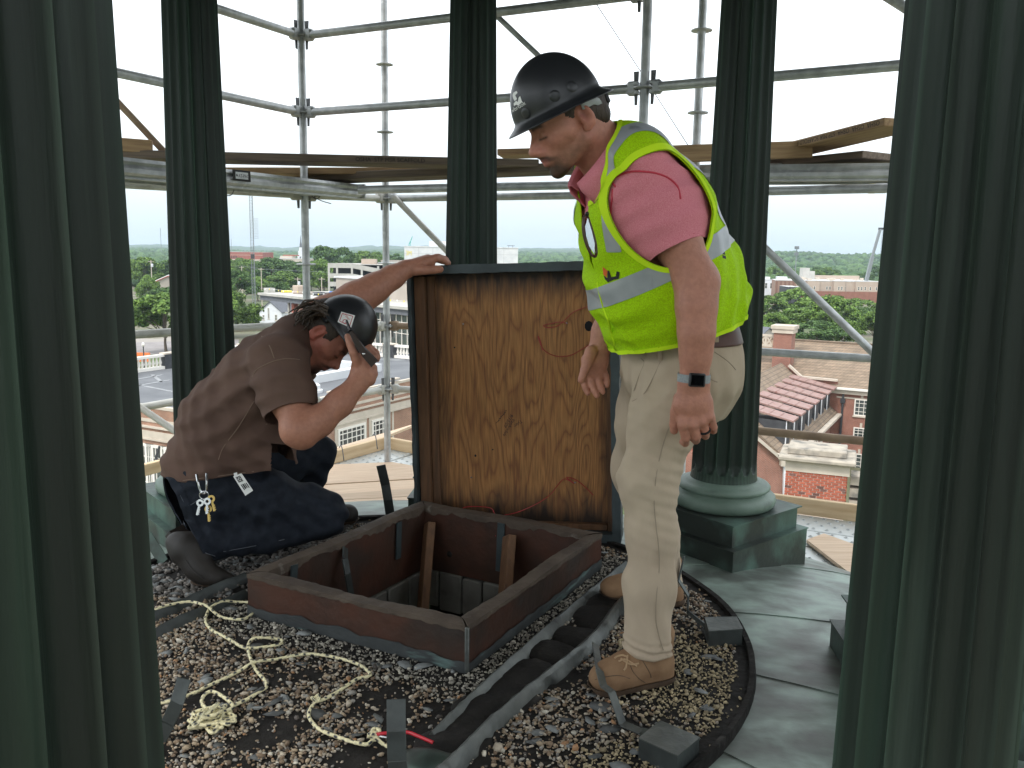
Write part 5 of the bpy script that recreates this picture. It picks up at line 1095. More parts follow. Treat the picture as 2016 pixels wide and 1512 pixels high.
# ---- shirt
vol = Vol((-.05, 2.1, .9), (.80, 3.1, 1.75), .0056)
vol.ec(P(1222, 322, 2.49), spB, (.105, .205), (.165, .225), TF, .05); vol.ec(spB, spC, (.165, .225), (.175, .215), TF, .05); vol.ec(spC, P(1342, 690, 2.66), (.175, .21), (.165, .205), TF, .05)
shL, shR = P(1268, 372, 2.40), P(1192, 372, 2.64)
vol.chain([(shL, rp_(67, 2.4)), (P(1306, 430, 2.37), rp_(60, 2.37)), (P(1362, 580, 2.32), rp_(49, 2.32))], .035)
vol.chain([(shR, .095), (P(1215, 470, 2.72), .085), (P(1238, 555, 2.79), .075)], .035)
arm_d = nrm(P(1342, 524, 2.34)-shL)
fo = folds(3, [arm_d*70+TL*40, U0*90+TF*60, TF*80-U0*60], [.0028, .003, .0022]); vol.warp(fo)
VS, FS = vol.mesh(2)
CC1, CU1 = P(1178, 316, 2.46), nrm((-.80, -.20, .57))
neck_c, neck_d = P(1190, 292, 2.455), nrm(HC1-P(1215, 330, 2.50))
VS, FS = clipf(VS, FS, lambda V: np.where(((V-shL)@arm_d > .02) & ((V-shL)@TL > -.06), (P(1328, 494, 2.35)-V)@arm_d, .05), lambda V: np.where((V-CC1)@CU1 > -.03, np.linalg.norm(np.cross(V-CC1, CU1), axis=1)-.097, .05),
               lambda V: V[:, 2]-P(1430, 646, 2.66)[2]+0*V[:, 0])
skin('shirt', VS, FS, MT['pink'], p1, None, .004)
shirt_o = [c for c in p1.children if c.name.startswith('shirt')][0]
BS = bvh(VS, FS)
mb = MB()
for ln in ([(1193, 372), (1203, 356), (1220, 345), (1243, 338), (1268, 338), (1295, 342), (1318, 352), (1334, 368), (1340, 392)], [(1203, 356), (1212, 368)], [(1206, 372), (1205, 390), (1203, 408), (1202, 425)]):
    pt = [onto(BS, x, y, .0005) for x, y in ln]; pt = [p for p in pt if p is not None]
    if len(pt) > 2: mb.path(pxpath(pt, 5), .0028, 5)
    elif len(pt) == 2: mb.path(pt, .0028, 5)
if mb.f: obj('seam', mb, MT['pinkseam'], shirt_o)
mb = MB(); pt = [onto(BS, x, y, .0005) for x, y in [(1280, 514), (1300, 506), (1322, 493), (1345, 477), (1366, 460)]]; pt = [p for p in pt if p is not None]
if len(pt) > 2: mb.path(pxpath(pt, 5), .0014, 4); obj('hem_stitch', mb, MT['pinkseam'], shirt_o)
# collar: a band round the neck folded over into two leaves
def collar(ctr, up, fwd, r0, r1, h0, h1, gap, mtl, par, tip=.05, seed=0):
    up = nrm(up); fwd = nrm(V3(fwd)-up*np.dot(fwd, up)); lf = np.cross(up, fwd); mb = MB(); n = 40; rows = 5
    for i in range(n+1):
        a = -math.pi+gap+(2*math.pi-2*gap)*i/n+math.pi      # measured from the front, opening at the front
        a = gap+(2*math.pi-2*gap)*i/n; e = lf*math.sin(a)+fwd*math.cos(a); edge = max(0, 1-min(i, n-i)/6)
        prof = [(r0, -.01), (r0*1.01, h0), (r0*1.05+.004, h0+.008), (r0*1.10+.010, h0-.012), (r1, h1-tip*edge)]
        for r_, z in prof: mb.v.append(tuple(V3(ctr)+e*r_+up*z+fwd*.012*edge))
    mb.f = [(i*rows+k, (i+1)*rows+k, (i+1)*rows+k+1, i*rows+k+1) for i in range(n) for k in range(rows-1)]
    o = obj('collar', mb, mtl, par, angle=180); m = o.modifiers.new('thickness', 'SOLIDIFY'); m.thickness = .004; m.offset = 0; return o
collar(CC1, CU1, (-.3, -.1, -1), .088, .118, .014, -.040, .42, MT['pink'], shirt_o, .065)
# ---- vest
vol = Vol((-.10, 2.05, .9), (.86, 3.15, 1.78), .0056)
vol.ec(P(1226, 326, 2.49), spB, (.125, .215), (.185, .240), TF, .05); vol.ec(spB, P(1300, 550, 2.59), (.185, .240), (.215, .245), TF, .05); vol.ec(P(1300, 550, 2.59), P(1322, 672, 2.65), (.215, .245), (.190, .235), TF, .05)
vol.rc(P(1424, 590, 2.62), P(1400, 530, 2.60), .070, .06, .10)
vol.warp(folds(9, [U0*55+TF*50, TF*70+TL*30, TL*60+U0*30], [.005, .005, .004], .8))
VV, FV = vol.mesh(2)
ax_s = nrm(spC-spB)                                  # down the spine
def tcoord(V):
    d = V-spB; s_ = d@ax_s; return s_, (d-np.outer(s_, ax_s))@TF, d@TL
ah_c = P(1284, 402, 2.40)
def armhole(V):
    s_, f, l = tcoord(V); s0, f0, l0 = tcoord(ah_c[None]); ang = (( (f-f0)/.121)**2+((s_-s0)/.155)**2)**.5-1
    return np.where(np.abs(l) > .095, ang*.13, .05)
def hem(V): return (P(1210, 693, 2.62)-V)@nrm(np.array([.26, 0, -.966]))
def neck(V):
    d = np.linalg.norm(np.cross(V-CC1, CU1), axis=1)-.112; return np.where((V-CC1)@CU1 > -.075, d, .05)
def vee(V):
    s_, f, l = tcoord(V); sb = tcoord(P(1172, 552, 2.42)[None])[0]; w = np.clip((sb-s_)/.36, -.2, 1); return np.where(f > 0, np.abs(l-.005)-.062*w, .05)
VV, FV = clipf(VV, FV, armhole, hem, neck, vee)
vest = skin('safety_vest', VV, FV, MT['hiviz'], p1, None, .004)
NV = vnorm(VV, FV)
def band_s(V): return (V-P(1250, 558, 2.4))@nrm(np.array([.454, 0, -.891]))
bw = .030
def patch(name, V, F, fns, off, mtl, par, solid=.001):
    V2, F2 = clipf(V, F, *fns)
    if len(F2) == 0: return
    n = vnorm(V2, F2); return skin(name, V2+n*off, F2, mtl, par)
patch('reflective_strip', VV, FV, [lambda V: bw-np.abs(band_s(V))], .0022, MT['silver'], vest)
def vert(V, sg):
    s_, f, l = tcoord(V); c_ = .122-.02*np.clip(s_/.2, -1, 1); lim_ = tcoord(P(1195, 494, 2.40)[None])[0]; return np.minimum(.024-np.abs(sg*l-c_), np.where(f > 0, lim_-s_, .1))
patch('reflective_strip', VV, FV, [lambda V: vert(V, 1), lambda V: -bw-.001-band_s(V)], .0022, MT['silver'], vest)
patch('reflective_strip', VV, FV, [lambda V: vert(V, -1), lambda V: -bw-.001-band_s(V)], .0022, MT['silver'], vest)
MT['trim'] = mat('vest_binding', (.62, .90, .02), rough=.8, spec=.2)
def bind(fn, w_, extra=()): patch('binding', VV, FV, [lambda V: w_-fn(V)]+list(extra), .0028, MT['trim'], vest)
bind(armhole, .012); bind(hem, .013); bind(neck, .011)
BV = bvh(VV, FV)
def surf(name, lines, B, r, mtl, par, off=.001):
    mb = MB()
    for ln in lines:
        pt = [onto(B, x, y, off) for x, y in ln]; pt = [p for p in pt if p is not None]
        if len(pt) > 2: mb.path(pxpath(pt, 4), r, 5)
    if mb.f: obj(name, mb, mtl, par)
surf('zip', [[(1176, 556), (1181, 580), (1188, 605), (1197, 630), (1204, 655), (1209, 676), (1212, 690)]], BV, .0035, MT['trim'], vest)
mb = MB(); decal(mb, BV, [(1186, 525), (1196, 533), (1194, 546), (1188, 541)], .003); obj('logo_flame', mb, mat('orange_print', (.75, .14, .02), rough=.6), vest)
mb = MB(); decal(mb, BV, [(1188, 542), (1194, 547), (1203, 545), (1208, 551), (1197, 556), (1191, 550)], .003); decal(mb, BV, [(1203, 546), (1212, 546), (1214, 534), (1220, 536), (1218, 549), (1207, 551)], .003); decal(mb, BV, [(1196, 533), (1199, 533), (1203, 545), (1196, 547)], .003); obj('logo_mark', mb, MT['ink'], vest)
mb = MB()
for x, y in ((1410, 476), (1416, 488), (1424, 498), (1426, 506)): decal(mb, BV, [(x-4, y-4), (x+3, y-2), (x+4, y+4), (x-3, y+2)], .003, 2)
if mb.f: obj('logo_mark', mb, MT['ink'], vest)
# ---- trousers
vol = Vol((-.02, 2.2, .10), (.85, 3.25, 1.16), .0058)
vol.ec(P(1338, 636, 2.65), P(1338, 720, 2.67), (.160, .205), (.178, .215), TF, .05)
vol.ec(P(1347, 715, 2.66), P(1352, 752, 2.68), (.165, .20), (.13, .18), TF, .06)
vol.chain([(P(1332, 745, 2.56), rp_(82, 2.56)), (P(1308, 830, 2.53), rp_(68, 2.53)), (P(1275, 945, 2.50), rp_(56, 2.5)), (P(1283, 1050, 2.48), rp_(48, 2.48)), (P(1280, 1150, 2.46), rp_(50, 2.46)), (P(1271, 1330, 2.44), rp_(48, 2.44))], .04)
vol.chain([(P(1294, 745, 2.80), rp_(70, 2.8)), (P(1275, 830, 2.85), rp_(62, 2.85)), (P(1260, 925, 2.90), rp_(54, 2.9)), (P(1292, 1050, 2.97), rp_(44, 2.97)), (P(1309, 1200, 3.04), rp_(42, 3.04))], .04)
vol.warp(folds(21, [V3((75, 40, 12)), V3((60, -50, 20)), V3((25, 10, 95)), V3((-50, 40, 60))], [.0042, .0036, .0012, .0020], .7))
kn_ = [(P(1322, 940, 2.45), 1), (P(1318, 1030, 2.44), 1), (P(1262, 800, 2.48), .6)]
def kfold(p):
    o = 0
    for c, a in kn_: d = p-c; o = o+a*.0025*np.exp(-(np.linalg.norm(d, axis=1)/.10)**2)*np.sin(d@V3((60, 20, 170)))
    return o
vol.warp(kfold)
def hemfold(p):
    return .005*np.exp(-((p[:, 2]-P(1271, 1265, 2.45)[2])/.03)**2)*np.sin(p[:, 2]*260+p[:, 0]*30)*(p[:, 1] < 2.75)
vol.warp(hemfold)
VT, FT = vol.mesh(2)
near = lambda V: V[:, 1] < 2.74-.0*V[:, 0]
VT, FT = clipf(VT, FT, lambda V: np.where(V[:, 2] < .5, np.where(V[:, 1] < 2.735, V[:, 2]-P(1271, 1286, 2.44)[2]+(V[:, 0]-.38)*.10, V[:, 2]-P(1315, 1166, 3.04)[2]), .1), lambda V: (V-P(1340, 646, 2.65))@nrm(np.array([.1, 0, -1])))
trous = skin('trousers', VT, FT, MT['khaki'], p1, None, .005)
BT = bvh(VT, FT)
surf('seam', [[(1356, 735), (1345, 775), (1330, 815), (1314, 850), (1299, 900), (1291, 945), (1288, 990), (1291, 1030), (1297, 1080), (1298, 1120), (1293, 1170), (1291, 1215), (1297, 1250), (1306, 1280)]], BT, .0015, MT['seam'], trous, .0014)
surf('pocket_edge', [[(1400, 672), (1394, 695), (1385, 720), (1380, 740)], [(1407, 693), (1425, 705), (1440, 718), (1448, 728)], [(1394, 740), (1402, 748), (1412, 752)]], BT, .0016, MT['seam'], trous, .0004)
surf('fly_seam', [[(1262, 706), (1268, 715), (1258, 740), (1248, 770)], [(1300, 712), (1285, 745), (1268, 775), (1245, 790)]], BT, .0012, MT['seam'], trous, .0004)
patch('hem_band', VT, FT, [lambda V: np.where(V[:, 1] < 2.735, .024-(V[:, 2]-P(1271, 1286, 2.44)[2]+(V[:, 0]-.38)*.10), .024-(V[:, 2]-P(1315, 1166, 3.04)[2]))], .0016, MT['khaki'], trous)
VB, FB = clipf(VT, FT, lambda V: .030-np.abs(V[:, 2]-P(1430, 655, 2.66)[2]-.004)); nB = vnorm(VB, FB); belt = skin('belt', VB+nB*.005, FB, MT['leather'], p1, None, .004)
for (x0, y0) in ((1412, 636), (1300, 672)):
    pt = [onto(BT, x0-1, yy, .008) for yy in (y0+6, y0+20, y0+38)]; pt = [p for p in pt if p is not None]
    if len(pt) == 3:
        mb = MB()
        for a, b in zip(pt, pt[1:]): mb.bar(a, b, .012, .004, up=(0, -1, 0), bev=.001)
        obj('belt_loop', mb, MT['khaki'], trous)
# ---- boots
def boot(fn, mtl, lo, hi, par, zs, name='boot', h=.0045):
    vol = Vol(lo, hi, h); fn(vol); V, F = vol.mesh(2); o = skin(name, *clipf(V, F, lambda V: V[:, 2]-zs), mtl, par, None, .003)
    Vs, Fs = clipf(V, F, lambda V: zs+.012-V[:, 2]); n = vnorm(Vs, Fs); n[:, 2] = 0; Vs = Vs+n*.006; Vs[:, 2] = np.minimum(Vs[:, 2], zs+.004)
    Vs[:, 2] = np.maximum(Vs[:, 2], -.001); skin('sole', Vs, Fs, MT['sole'], o); return o, bvh(V, tri(F))
g0 = lambda x, y, z: G(x, y, 0)+V3((0, 0, z))
def b1(vol):
    tx, hx = V3((.272, 2.385, 0)), V3((.490, 2.475, 0))
    L_ = lambda t, z: tx+(hx-tx)*t+V3((0, 0, z)); r_ = 1.0
    sd2 = nrm(np.array([-(hx-tx)[1], (hx-tx)[0], 0])); Rb = np.column_stack((nrm(hx-tx), sd2, (0, 0, 1)))
    vol.ell(L_(.17, .045), (.068, .056, .042), Rb, .02); vol.ell(L_(.40, .056), (.080, .054, .052), Rb, .03); vol.ell(L_(.64, .075), (.07, .047, .065), Rb, .03); vol.ell(L_(.86, .055), (.055, .048, .058), Rb, .03)
    vol.ec(L_(.78, .07), L_(.80, .155), (.062, .048), (.066, .052), (hx-tx), .02); vol.rc(L_(.14, .022), L_(.92, .022), .046, .042, .012)
    vol.ell(L_(.5, -.052), (.4, .4, .052), Rb, 0, 'sub')
    vol.warp(lambda p: .0025*np.sin(p[:, 0]*90+p[:, 2]*60)*np.exp(-((p-L_(.35, .08))**2).sum(1)/.003))
bo, BB = boot(b1, MT['suede'], (.18, 2.28, -.03), (.60, 2.60, .22), p1, .022)
surf('lace', [[(1218, 1302), (1230, 1298), (1242, 1304), (1254, 1312)], [(1222, 1296), (1236, 1306), (1248, 1308), (1258, 1306)], [(1210, 1296), (1216, 1292), (1226, 1290), (1236, 1294)], [(1236, 1290), (1234, 1304), (1232, 1314), (1228, 1320)]], BB, .0032, mat('tan_lace', (.42, .28, .16), rough=.8), bo, .002)
surf('seam', [[(1240, 1306), (1246, 1322), (1258, 1336), (1270, 1344)], [(1262, 1296), (1272, 1312), (1280, 1326), (1282, 1334)], [(1172, 1338), (1195, 1332), (1220, 1330), (1240, 1336)]], BB, .0013, MT['sole'], bo, .0004)
def b2(vol):
    tx, hx = V3((.372, 3.10, 0)), V3((.640, 3.055, 0)); L_ = lambda t, z: tx+(hx-tx)*t+V3((0, 0, z)); sd2 = nrm(np.array([-(hx-tx)[1], (hx-tx)[0], 0])); Rb = np.column_stack((nrm(hx-tx), sd2, (0, 0, 1)))
    vol.ell(L_(.16, .045), (.068, .056, .042), Rb, .02); vol.ell(L_(.40, .056), (.08, .054, .052), Rb, .03); vol.ell(L_(.64, .075), (.07, .047, .065), Rb, .03); vol.ell(L_(.86, .055), (.055, .048, .058), Rb, .03)
    vol.ec(L_(.78, .07), L_(.80, .16), (.062, .048), (.064, .05), (hx-tx), .02); vol.rc(L_(.14, .022), L_(.92, .022), .046, .042, .012); vol.ell(L_(.5, -.052), (.4, .4, .052), Rb, 0, 'sub')
boot(b2, MT['suede'], (.27, 2.95, -.03), (.74, 3.20, .22), p1, .022)
# ---- watch and ring
wc = P(1366, 744, 2.30); wd_ = nrm(P(1366, 752, 2.30)-P(1370, 700, 2.30)); wx = nrm(CR-wd_*np.dot(CR, wd_)); wy = np.cross(wd_, wx); wy = wy if wy[1] < 0 else -wy
mb = MB(); n = 40
for dz in (-.011, .011):
    for rr_ in (1.0, 1.07): mb.v += [tuple(wc+wd_*dz+wx*rp_(30.5, 2.3)*rr_*math.cos(2*math.pi*k/n)+wy*rp_(25, 2.3)*rr_*math.sin(2*math.pi*k/n)) for k in range(n)]
mb.f = [(a*n+k, a*n+(k+1) % n, b*n+(k+1) % n, b*n+k) for a, b in ((0, 1), (1, 3), (3, 2), (2, 0)) for k in range(n)]
ws = obj('watch_strap', mb, mat('grey_watch_strap', (.33, .35, .36), (.26, .28, .29), sc=200, rough=.7), p1)
wcase = wc+wy*rp_(25, 2.3)*1.06; mb = MB(); mb.box(wcase+wy*.004, (.044, .037, .012), np.column_stack((wx, wd_, wy)), .005); wo = obj('watch_case', mb, MT['blackplastic'], ws)
mb = MB(); mb.box(wcase+wy*.0102, (.034, .028, .001), np.column_stack((wx, wd_, wy)), .0003); obj('watch_screen', mb, mat('black_glass', (.004, .004, .005), rough=.08), ws)
rc_, rd = P(1387, 848, 2.305), nrm(P(1389, 854, 2.31)-P(1383, 833, 2.295)); rx_ = nrm(CR-rd*np.dot(CR, rd)); ry_ = np.cross(rd, rx_); mb = MB()
mb.path([rc_+rx_*.0142*math.cos(t)+ry_*.0142*math.sin(t) for t in np.arange(0, 2*math.pi, .3)], .0036, 6, closed=True); obj('ring', mb, MT['blackplastic'], p1)
# ---- sunglasses hung in the placket
sg_ = thing('sunglasses', 'brown-framed sunglasses hanging folded in the opening of the pink shirt', 'sunglasses', P(1160, 470, 2.33))
Yg = 2.335
mb = MB(); mb.path(pxpath([P(1156, 420, Yg), P(1150, 428, Yg), P(1148, 445, Yg-.005), P(1150, 465, Yg-.005), P(1156, 485, Yg-.005), P(1164, 500, Yg), P(1171, 505, Yg), P(1174, 497, Yg+.01), P(1172, 478, Yg+.01), P(1166, 455, Yg+.01), P(1160, 436, Yg+.01), P(1156, 424, Yg+.005)]), .0042, 6); obj('frame', mb, mat('tortoise_frame', (.07, .03, .02), rough=.3), sg_)
mb = MB(); v = [P(x, y, Yg+.004) for x, y in ((1157, 428), (1152, 446), (1154, 465), (1160, 485), (1170, 500), (1171, 480), (1165, 455))]; mb.add([sum(v)/7]+v, [(0, 1+i, 1+(i+1) % 7) for i in range(7)]); obj('lens', mb, mat('mirror_lens', (.75, .8, .83), rough=.12, metal=.6), sg_)
mb = MB(); mb.ball(P(1156, 421, Yg-.004), .006, 8, 6); obj('hinge', mb, MT['blackplastic'], sg_)
# ------------------------------------------------------------------ person kneeling at the hatch
F2, U2, L2 = headframe(-1, math.radians(4), math.radians(53), math.radians(14)); HS2 = 1.145; HC2 = V3((-.749, 3.40, .965))
ty = math.radians(-14); TF2 = np.array([math.cos(ty), -math.sin(ty), 0]); TL2 = np.cross((0, 0, 1), TF2)
qa, qb, qc, qd = P(575, 690, 3.42), P(528, 740, 3.42), P(465, 835, 3.42), P(428, 925, 3.42)
bk = nrm(np.array([.86, 0, -.5]))                      # chest direction of the bent trunk
vol = Vol((-1.75, 2.92, -.01), (-.20, 4.10, 1.42), .0041); q = head(vol, HC2, F2, U2, L2, HS2)
vol.ec(q(-.030, -.04, 0), P(582, 668, 3.42), (.066*HS2, .062*HS2), (.085*HS2, .085*HS2), F2, .03)
vol.ec(qa, qb, (.10, .18), (.13, .20), bk, .04); vol.ec(qb, qc, (.13, .20), (.14, .17), bk, .04); vol.ec(qc, qd, (.14, .17), (.11, .14), bk, .04)
for a, b, ra, rb in (((425, 960, 3.36), (640, 1015, 3.50), .07, .06), ((640, 1022, 3.50), (400, 1070, 3.22), .05, .04), ((440, 935, 3.52), (625, 893, 3.85), .07, .055), ((625, 895, 3.86), (575, 1060, 3.93), .05, .04)): vol.rc(P(*a), P(*b), ra, rb, .03)
# near arm, raised to the hat brim
vol.chain(pts_([(550, 722, 3.20, 48), (570, 790, 3.10, 35), (590, 842, 3.04, 33)]), .03); vol.rc(P(582, 848, 3.03), P(596, 858, 3.03), rp_(30, 3.03), rp_(27, 3.03), .03)
vol.chain(pts_([(592, 847, 3.04, 33), (628, 830, 3.06, 29), (668, 794, 3.10, 26), (705, 755, 3.14, 21)]), .03)
vol.ec(P(702, 758, 3.14), P(714, 735, 3.15), (rp_(20, 3.1), rp_(14, 3.1)), (rp_(24, 3.1), rp_(15, 3.1)), CR+CU*-.6, .015)
vol.ec(P(714, 738, 3.15), P(711, 705, 3.16), (rp_(24, 3.1), rp_(15, 3.1)), (rp_(19, 3.1), rp_(12, 3.1)), CR, .015)
for ch in ([(703, 715, 3.14, 10), (696, 695, 3.13, 8.6), (689, 677, 3.14, 7.6), (684, 662, 3.15, 6.3)],
           [(720, 716, 3.20, 9), (716, 696, 3.22, 8), (727, 690, 3.24, 7.4), (739, 700, 3.24, 6.8), (742, 708, 3.235, 6)],
           [(722, 712, 3.25, 9), (718, 692, 3.28, 8), (728, 685, 3.30, 7.4), (740, 694, 3.30, 6.8), (744, 704, 3.295, 6)],
           [(724, 720, 3.17, 9), (728, 706, 3.18, 7.5), (737, 706, 3.185, 6.5)],
           [(727, 748, 3.15, 13), (733, 736, 3.16, 11), (733, 724, 3.165, 9.5), (728, 716, 3.16, 8)]): vol.chain(pts_(ch), .004)
# far arm, stretched to the top of the lid
vol.chain(pts_([(590, 665, 3.60, 48), (640, 625, 3.66, 40), (696, 592, 3.72, 33), (722, 578, 3.74, 29)]), .03)
vol.chain(pts_([(705, 587, 3.73, 31), (740, 566, 3.77, 27), (772, 546, 3.81, 22), (800, 530, 3.85, 17.5)]), .03)
vol.ec(P(796, 531, 3.85), P(842, 516, 3.89), (rp_(16, 3.9), rp_(16, 3.9)), (rp_(15, 3.9), rp_(22, 3.9)), CU, .015)
for ch in ([(838, 514, 3.86, 9), (858, 508, 3.87, 7.6), (871, 511, 3.89, 6.8), (879, 517, 3.91, 6)], [(840, 513, 3.90, 9), (862, 507, 3.92, 7.6), (876, 511, 3.95, 6.8), (882, 518, 3.97, 6)], [(838, 514, 3.94, 9), (860, 509, 3.96, 7.6), (872, 514, 3.99, 6.6)], [(832, 518, 3.97, 8), (850, 515, 4.0, 7)],
           [(818, 532, 3.845, 11), (838, 532, 3.825, 9), (855, 531, 3.82, 8.2), (866, 530, 3.82, 7.6)]): vol.chain(pts_(ch), .004)
V, F = vol.mesh(3)
f_, u_h, l_ = hl(V, HC2, F2, U2, L2, HS2); face = ((f_ > -.13) & (u_h > -.13) & (u_h < .16) & (np.abs(l_) < .105) & (f_ < .14))*1.0
col = np.tile((.42, .195, .13), (len(V), 1))*(1+.06*vn3(V, 30, 2))[:, None]
col = lerp3(col, face*.8*gz(f_, -.02, .06)*gz(u_h, -.05, .05), (.42, .115, .085)); col = lerp3(col, face*.5, (.36, .13, .095)); col = lerp3(col, face*.5*gz(np.abs(l_), .08, .02)*gz(f_, -.015, .03), (.48, .14, .10))
bn = .5+.5*vn3(V, 160, 5)
chin = face*np.clip(1.35-(((f_-.078)/.036)**2+((u_h+.102)/.030)**2+(l_/.040)**2)*.8, 0, 1); mou = face*np.clip(1.3-(((u_h+.0595-(np.abs(l_)*-.30))/.0095)**2)-(l_/.036)**2, 0, 1)*(f_ > .070)
gbd = face*gz(np.abs(l_), .028, .009)*np.clip(1-np.abs(u_h+.085)/.024, 0, 1)*(f_ > .05)
col = lerp3(col, np.maximum(np.maximum(chin, mou), gbd*.9)*1.0*(.8+.2*bn), (.022, .015, .013))
col = lerp3(col, face*.3*bn*np.clip(1-np.abs(u_h+.075)/.045, 0, 1)*(f_ > -.01), (.12, .07, .055))
col = lerp3(col, face*gz(u_h, .0145-(np.abs(l_)-.03)**2*8, .0065)*np.clip((np.abs(l_)-.008)/.006, 0, 1)*np.clip((.052-np.abs(l_))/.010, 0, 1)*(f_ > .05)*.85, (.04, .028, .022))
col = lerp3(col, face*gz(u_h, -.0165, .003)*np.clip((np.abs(l_)-.014)/.004, 0, 1)*np.clip((.049-np.abs(l_))/.004, 0, 1)*(f_ > .06)*.9, (.03, .02, .018))
col = lerp3(col, face*gz(u_h, -.0705, .007)*np.clip(1-np.abs(l_)/.026, 0, 1)*(f_ > .084), (.33, .11, .09))
pb = V3((-.95, 3.45, 0)); p2 = put('person', mesh_from('person', V-pb, F, MT['skin'], True, 180, col), None, tuple(pb))
tag(p2, 'kneeling man in a brown shirt and jeans reaching one arm up to the hatch lid', 'person', 'workers at the roof hatch')
p1['label'] = 'man in a fluorescent yellow vest and khakis standing beside the open hatch'
# hair with a curly tail
vol = Vol(HC2-.34, HC2+.24, .0045); q2 = lambda f, u, l: HC2+HS2*(f*F2+u*U2+l*L2); RH = np.column_stack((F2, U2, L2))
vol.ell(q2(-.012, .030, 0), V3((.104, .096, .0815))*HS2, RH, 0); vol.rc(q2(-.070, -.030, -.035), q2(-.070, -.030, .035), .038*HS2, .038*HS2, .03)
VH, FH = vol.mesh(2); VH = VH+(.002*vn3(VH, 260, 8))[:, None]*vnorm(VH, FH)
def hs2(V):
    f, u, l = hl(V, HC2, F2, U2, L2, HS2)
    hl_ = np.minimum(.022-f, np.where(f < -.03, u+.060, np.where(f < .008, u-.012, .02+u-.026)))
    return np.maximum(hl_, np.minimum(np.where((f > .006) & (f < .034), u+.020-(f-.006)*.6, -1), .01))
VH, FH = clipf(VH, FH, hs2); ho = skin('hair', VH, FH, MT['hairbrown'], p2, None, .003)
rg = random.Random(11); mb = MB()
for k in range(46):
    a = V3(P(640+rg.uniform(-8, 6), 614+rg.uniform(-10, 12), 3.31+rg.uniform(-.05, .05))); pts = [a]; d = nrm(P(585, 622, 3.30)-P(640, 612, 3.32)+V3((0, 0, rg.uniform(-.02, .06)))); ph = rg.uniform(0, 6); ln = rg.uniform(.06, .125)
    for i in range(1, 9):
        t = i/8; pts.append(a+d*ln*t+V3((.008*math.sin(ph+t*7), .014*math.cos(ph+t*6), .022*math.sin(t*2.6+rg.uniform(-.2, .2))-.045*t*t)))
    mb.path(pxpath(pts, 3), list(np.linspace(.0075, .0022, 25)), 5)
o = obj('ponytail', mb, MT['hairbrown'], p2); o['kind'] = 'stuff'
# hat with sticker
HH2 = P(672, 648, 3.40); hh2, HB2, hq2, HR2 = hat(p2, HH2, F2, U2, L2, HS2)
st = [(675, 614), (698, 620), (696, 634), (690, 645), (666, 633)]
mb = MB(); decal(mb, HB2, [(672, 613.5), (699, 621), (691, 646), (664.5, 634)], .0012, 6); s_o = obj('sticker', mb, MT['white'], hh2)
mb = MB()
cor = [np.array(p) for p in ((674, 617), (694.5, 622.5), (688.5, 641), (668.5, 632))]
for a, b in zip(cor, cor[1:]+cor[:1]):
    n_ = np.array([-(b-a)[1], (b-a)[0]])/np.linalg.norm(b-a)*.55; decal(mb, HB2, [a-n_, b-n_, b+n_, a+n_], .002, 3)
for s_, o2, d2, sz in (('G', (672.5, 635.5), (.93, .30), 13), ('Your', (676.5, 618.5), (.62, .78), 7.5)):
    v2, f2 = TXT[s_]; d2 = np.array(d2)/np.linalg.norm(d2); up2 = np.array([d2[1], -d2[0]]); decal_tris(mb, HB2, [np.array(o2)+d2*p[0]*sz+up2*p[1]*sz for p in v2], f2, .0022)
if mb.f: obj('sticker_print', mb, MT['red'], hh2, smooth=False)['kind'] = 'stuff'
mb = MB(); n_ = 20
for z in (-.004, -.03): mb.v += [tuple(hq2(.104*math.cos(a), .088*math.sin(a), z)) for a in np.linspace(.62*math.pi, 1.38*math.pi, n_)]
mb.f = [(k, k+1, n_+k+1, n_+k) for k in range(n_-1)]; o = obj('headband', mb, MT['blackplastic'], hh2); m_ = o.modifiers.new('thickness', 'SOLIDIFY'); m_.thickness = .003
mb = MB(); mb.ball(hq2(-.110, 0, -.022), (.014, .026, .018), 12, 7, HR2); obj('ratchet_knob', mb, MT['blackplastic'], hh2)
# folded dark glasses held against the brim
eg = thing('folded_eyewear', 'dark folded eyewear held against the hat brim in the kneeling man\'s raised hand', 'sunglasses', P(715, 690, 3.13))
Ye = 3.115; mb = MB(); mb.path([P(682, 630, Ye+.03), P(686, 643, Ye+.02), P(690, 652, Ye)], [.004, .006, .009], 6); obj('ear_tip', mb, MT['blackplastic'], eg)
mb = MB(); L0 = [P(x, y, Ye) for x, y in ((684, 648), (689, 646), (703, 667), (716, 684), (743, 711), (731, 723), (715, 704), (704, 688), (694, 670))]; mb.prism(L0, (0, .022, 0)); obj('temple_arm', mb, mat('dark_red_black', (.022, .012, .012), (.04, .018, .018), sc=14, rough=.25), eg, smooth=False)
mb = MB(); mb.ball(P(716, 697, Ye-.002), (.006, .004, .006), 8, 5); mb2 = mb; obj('hinge_screw', mb2, MT['chrome'], eg)
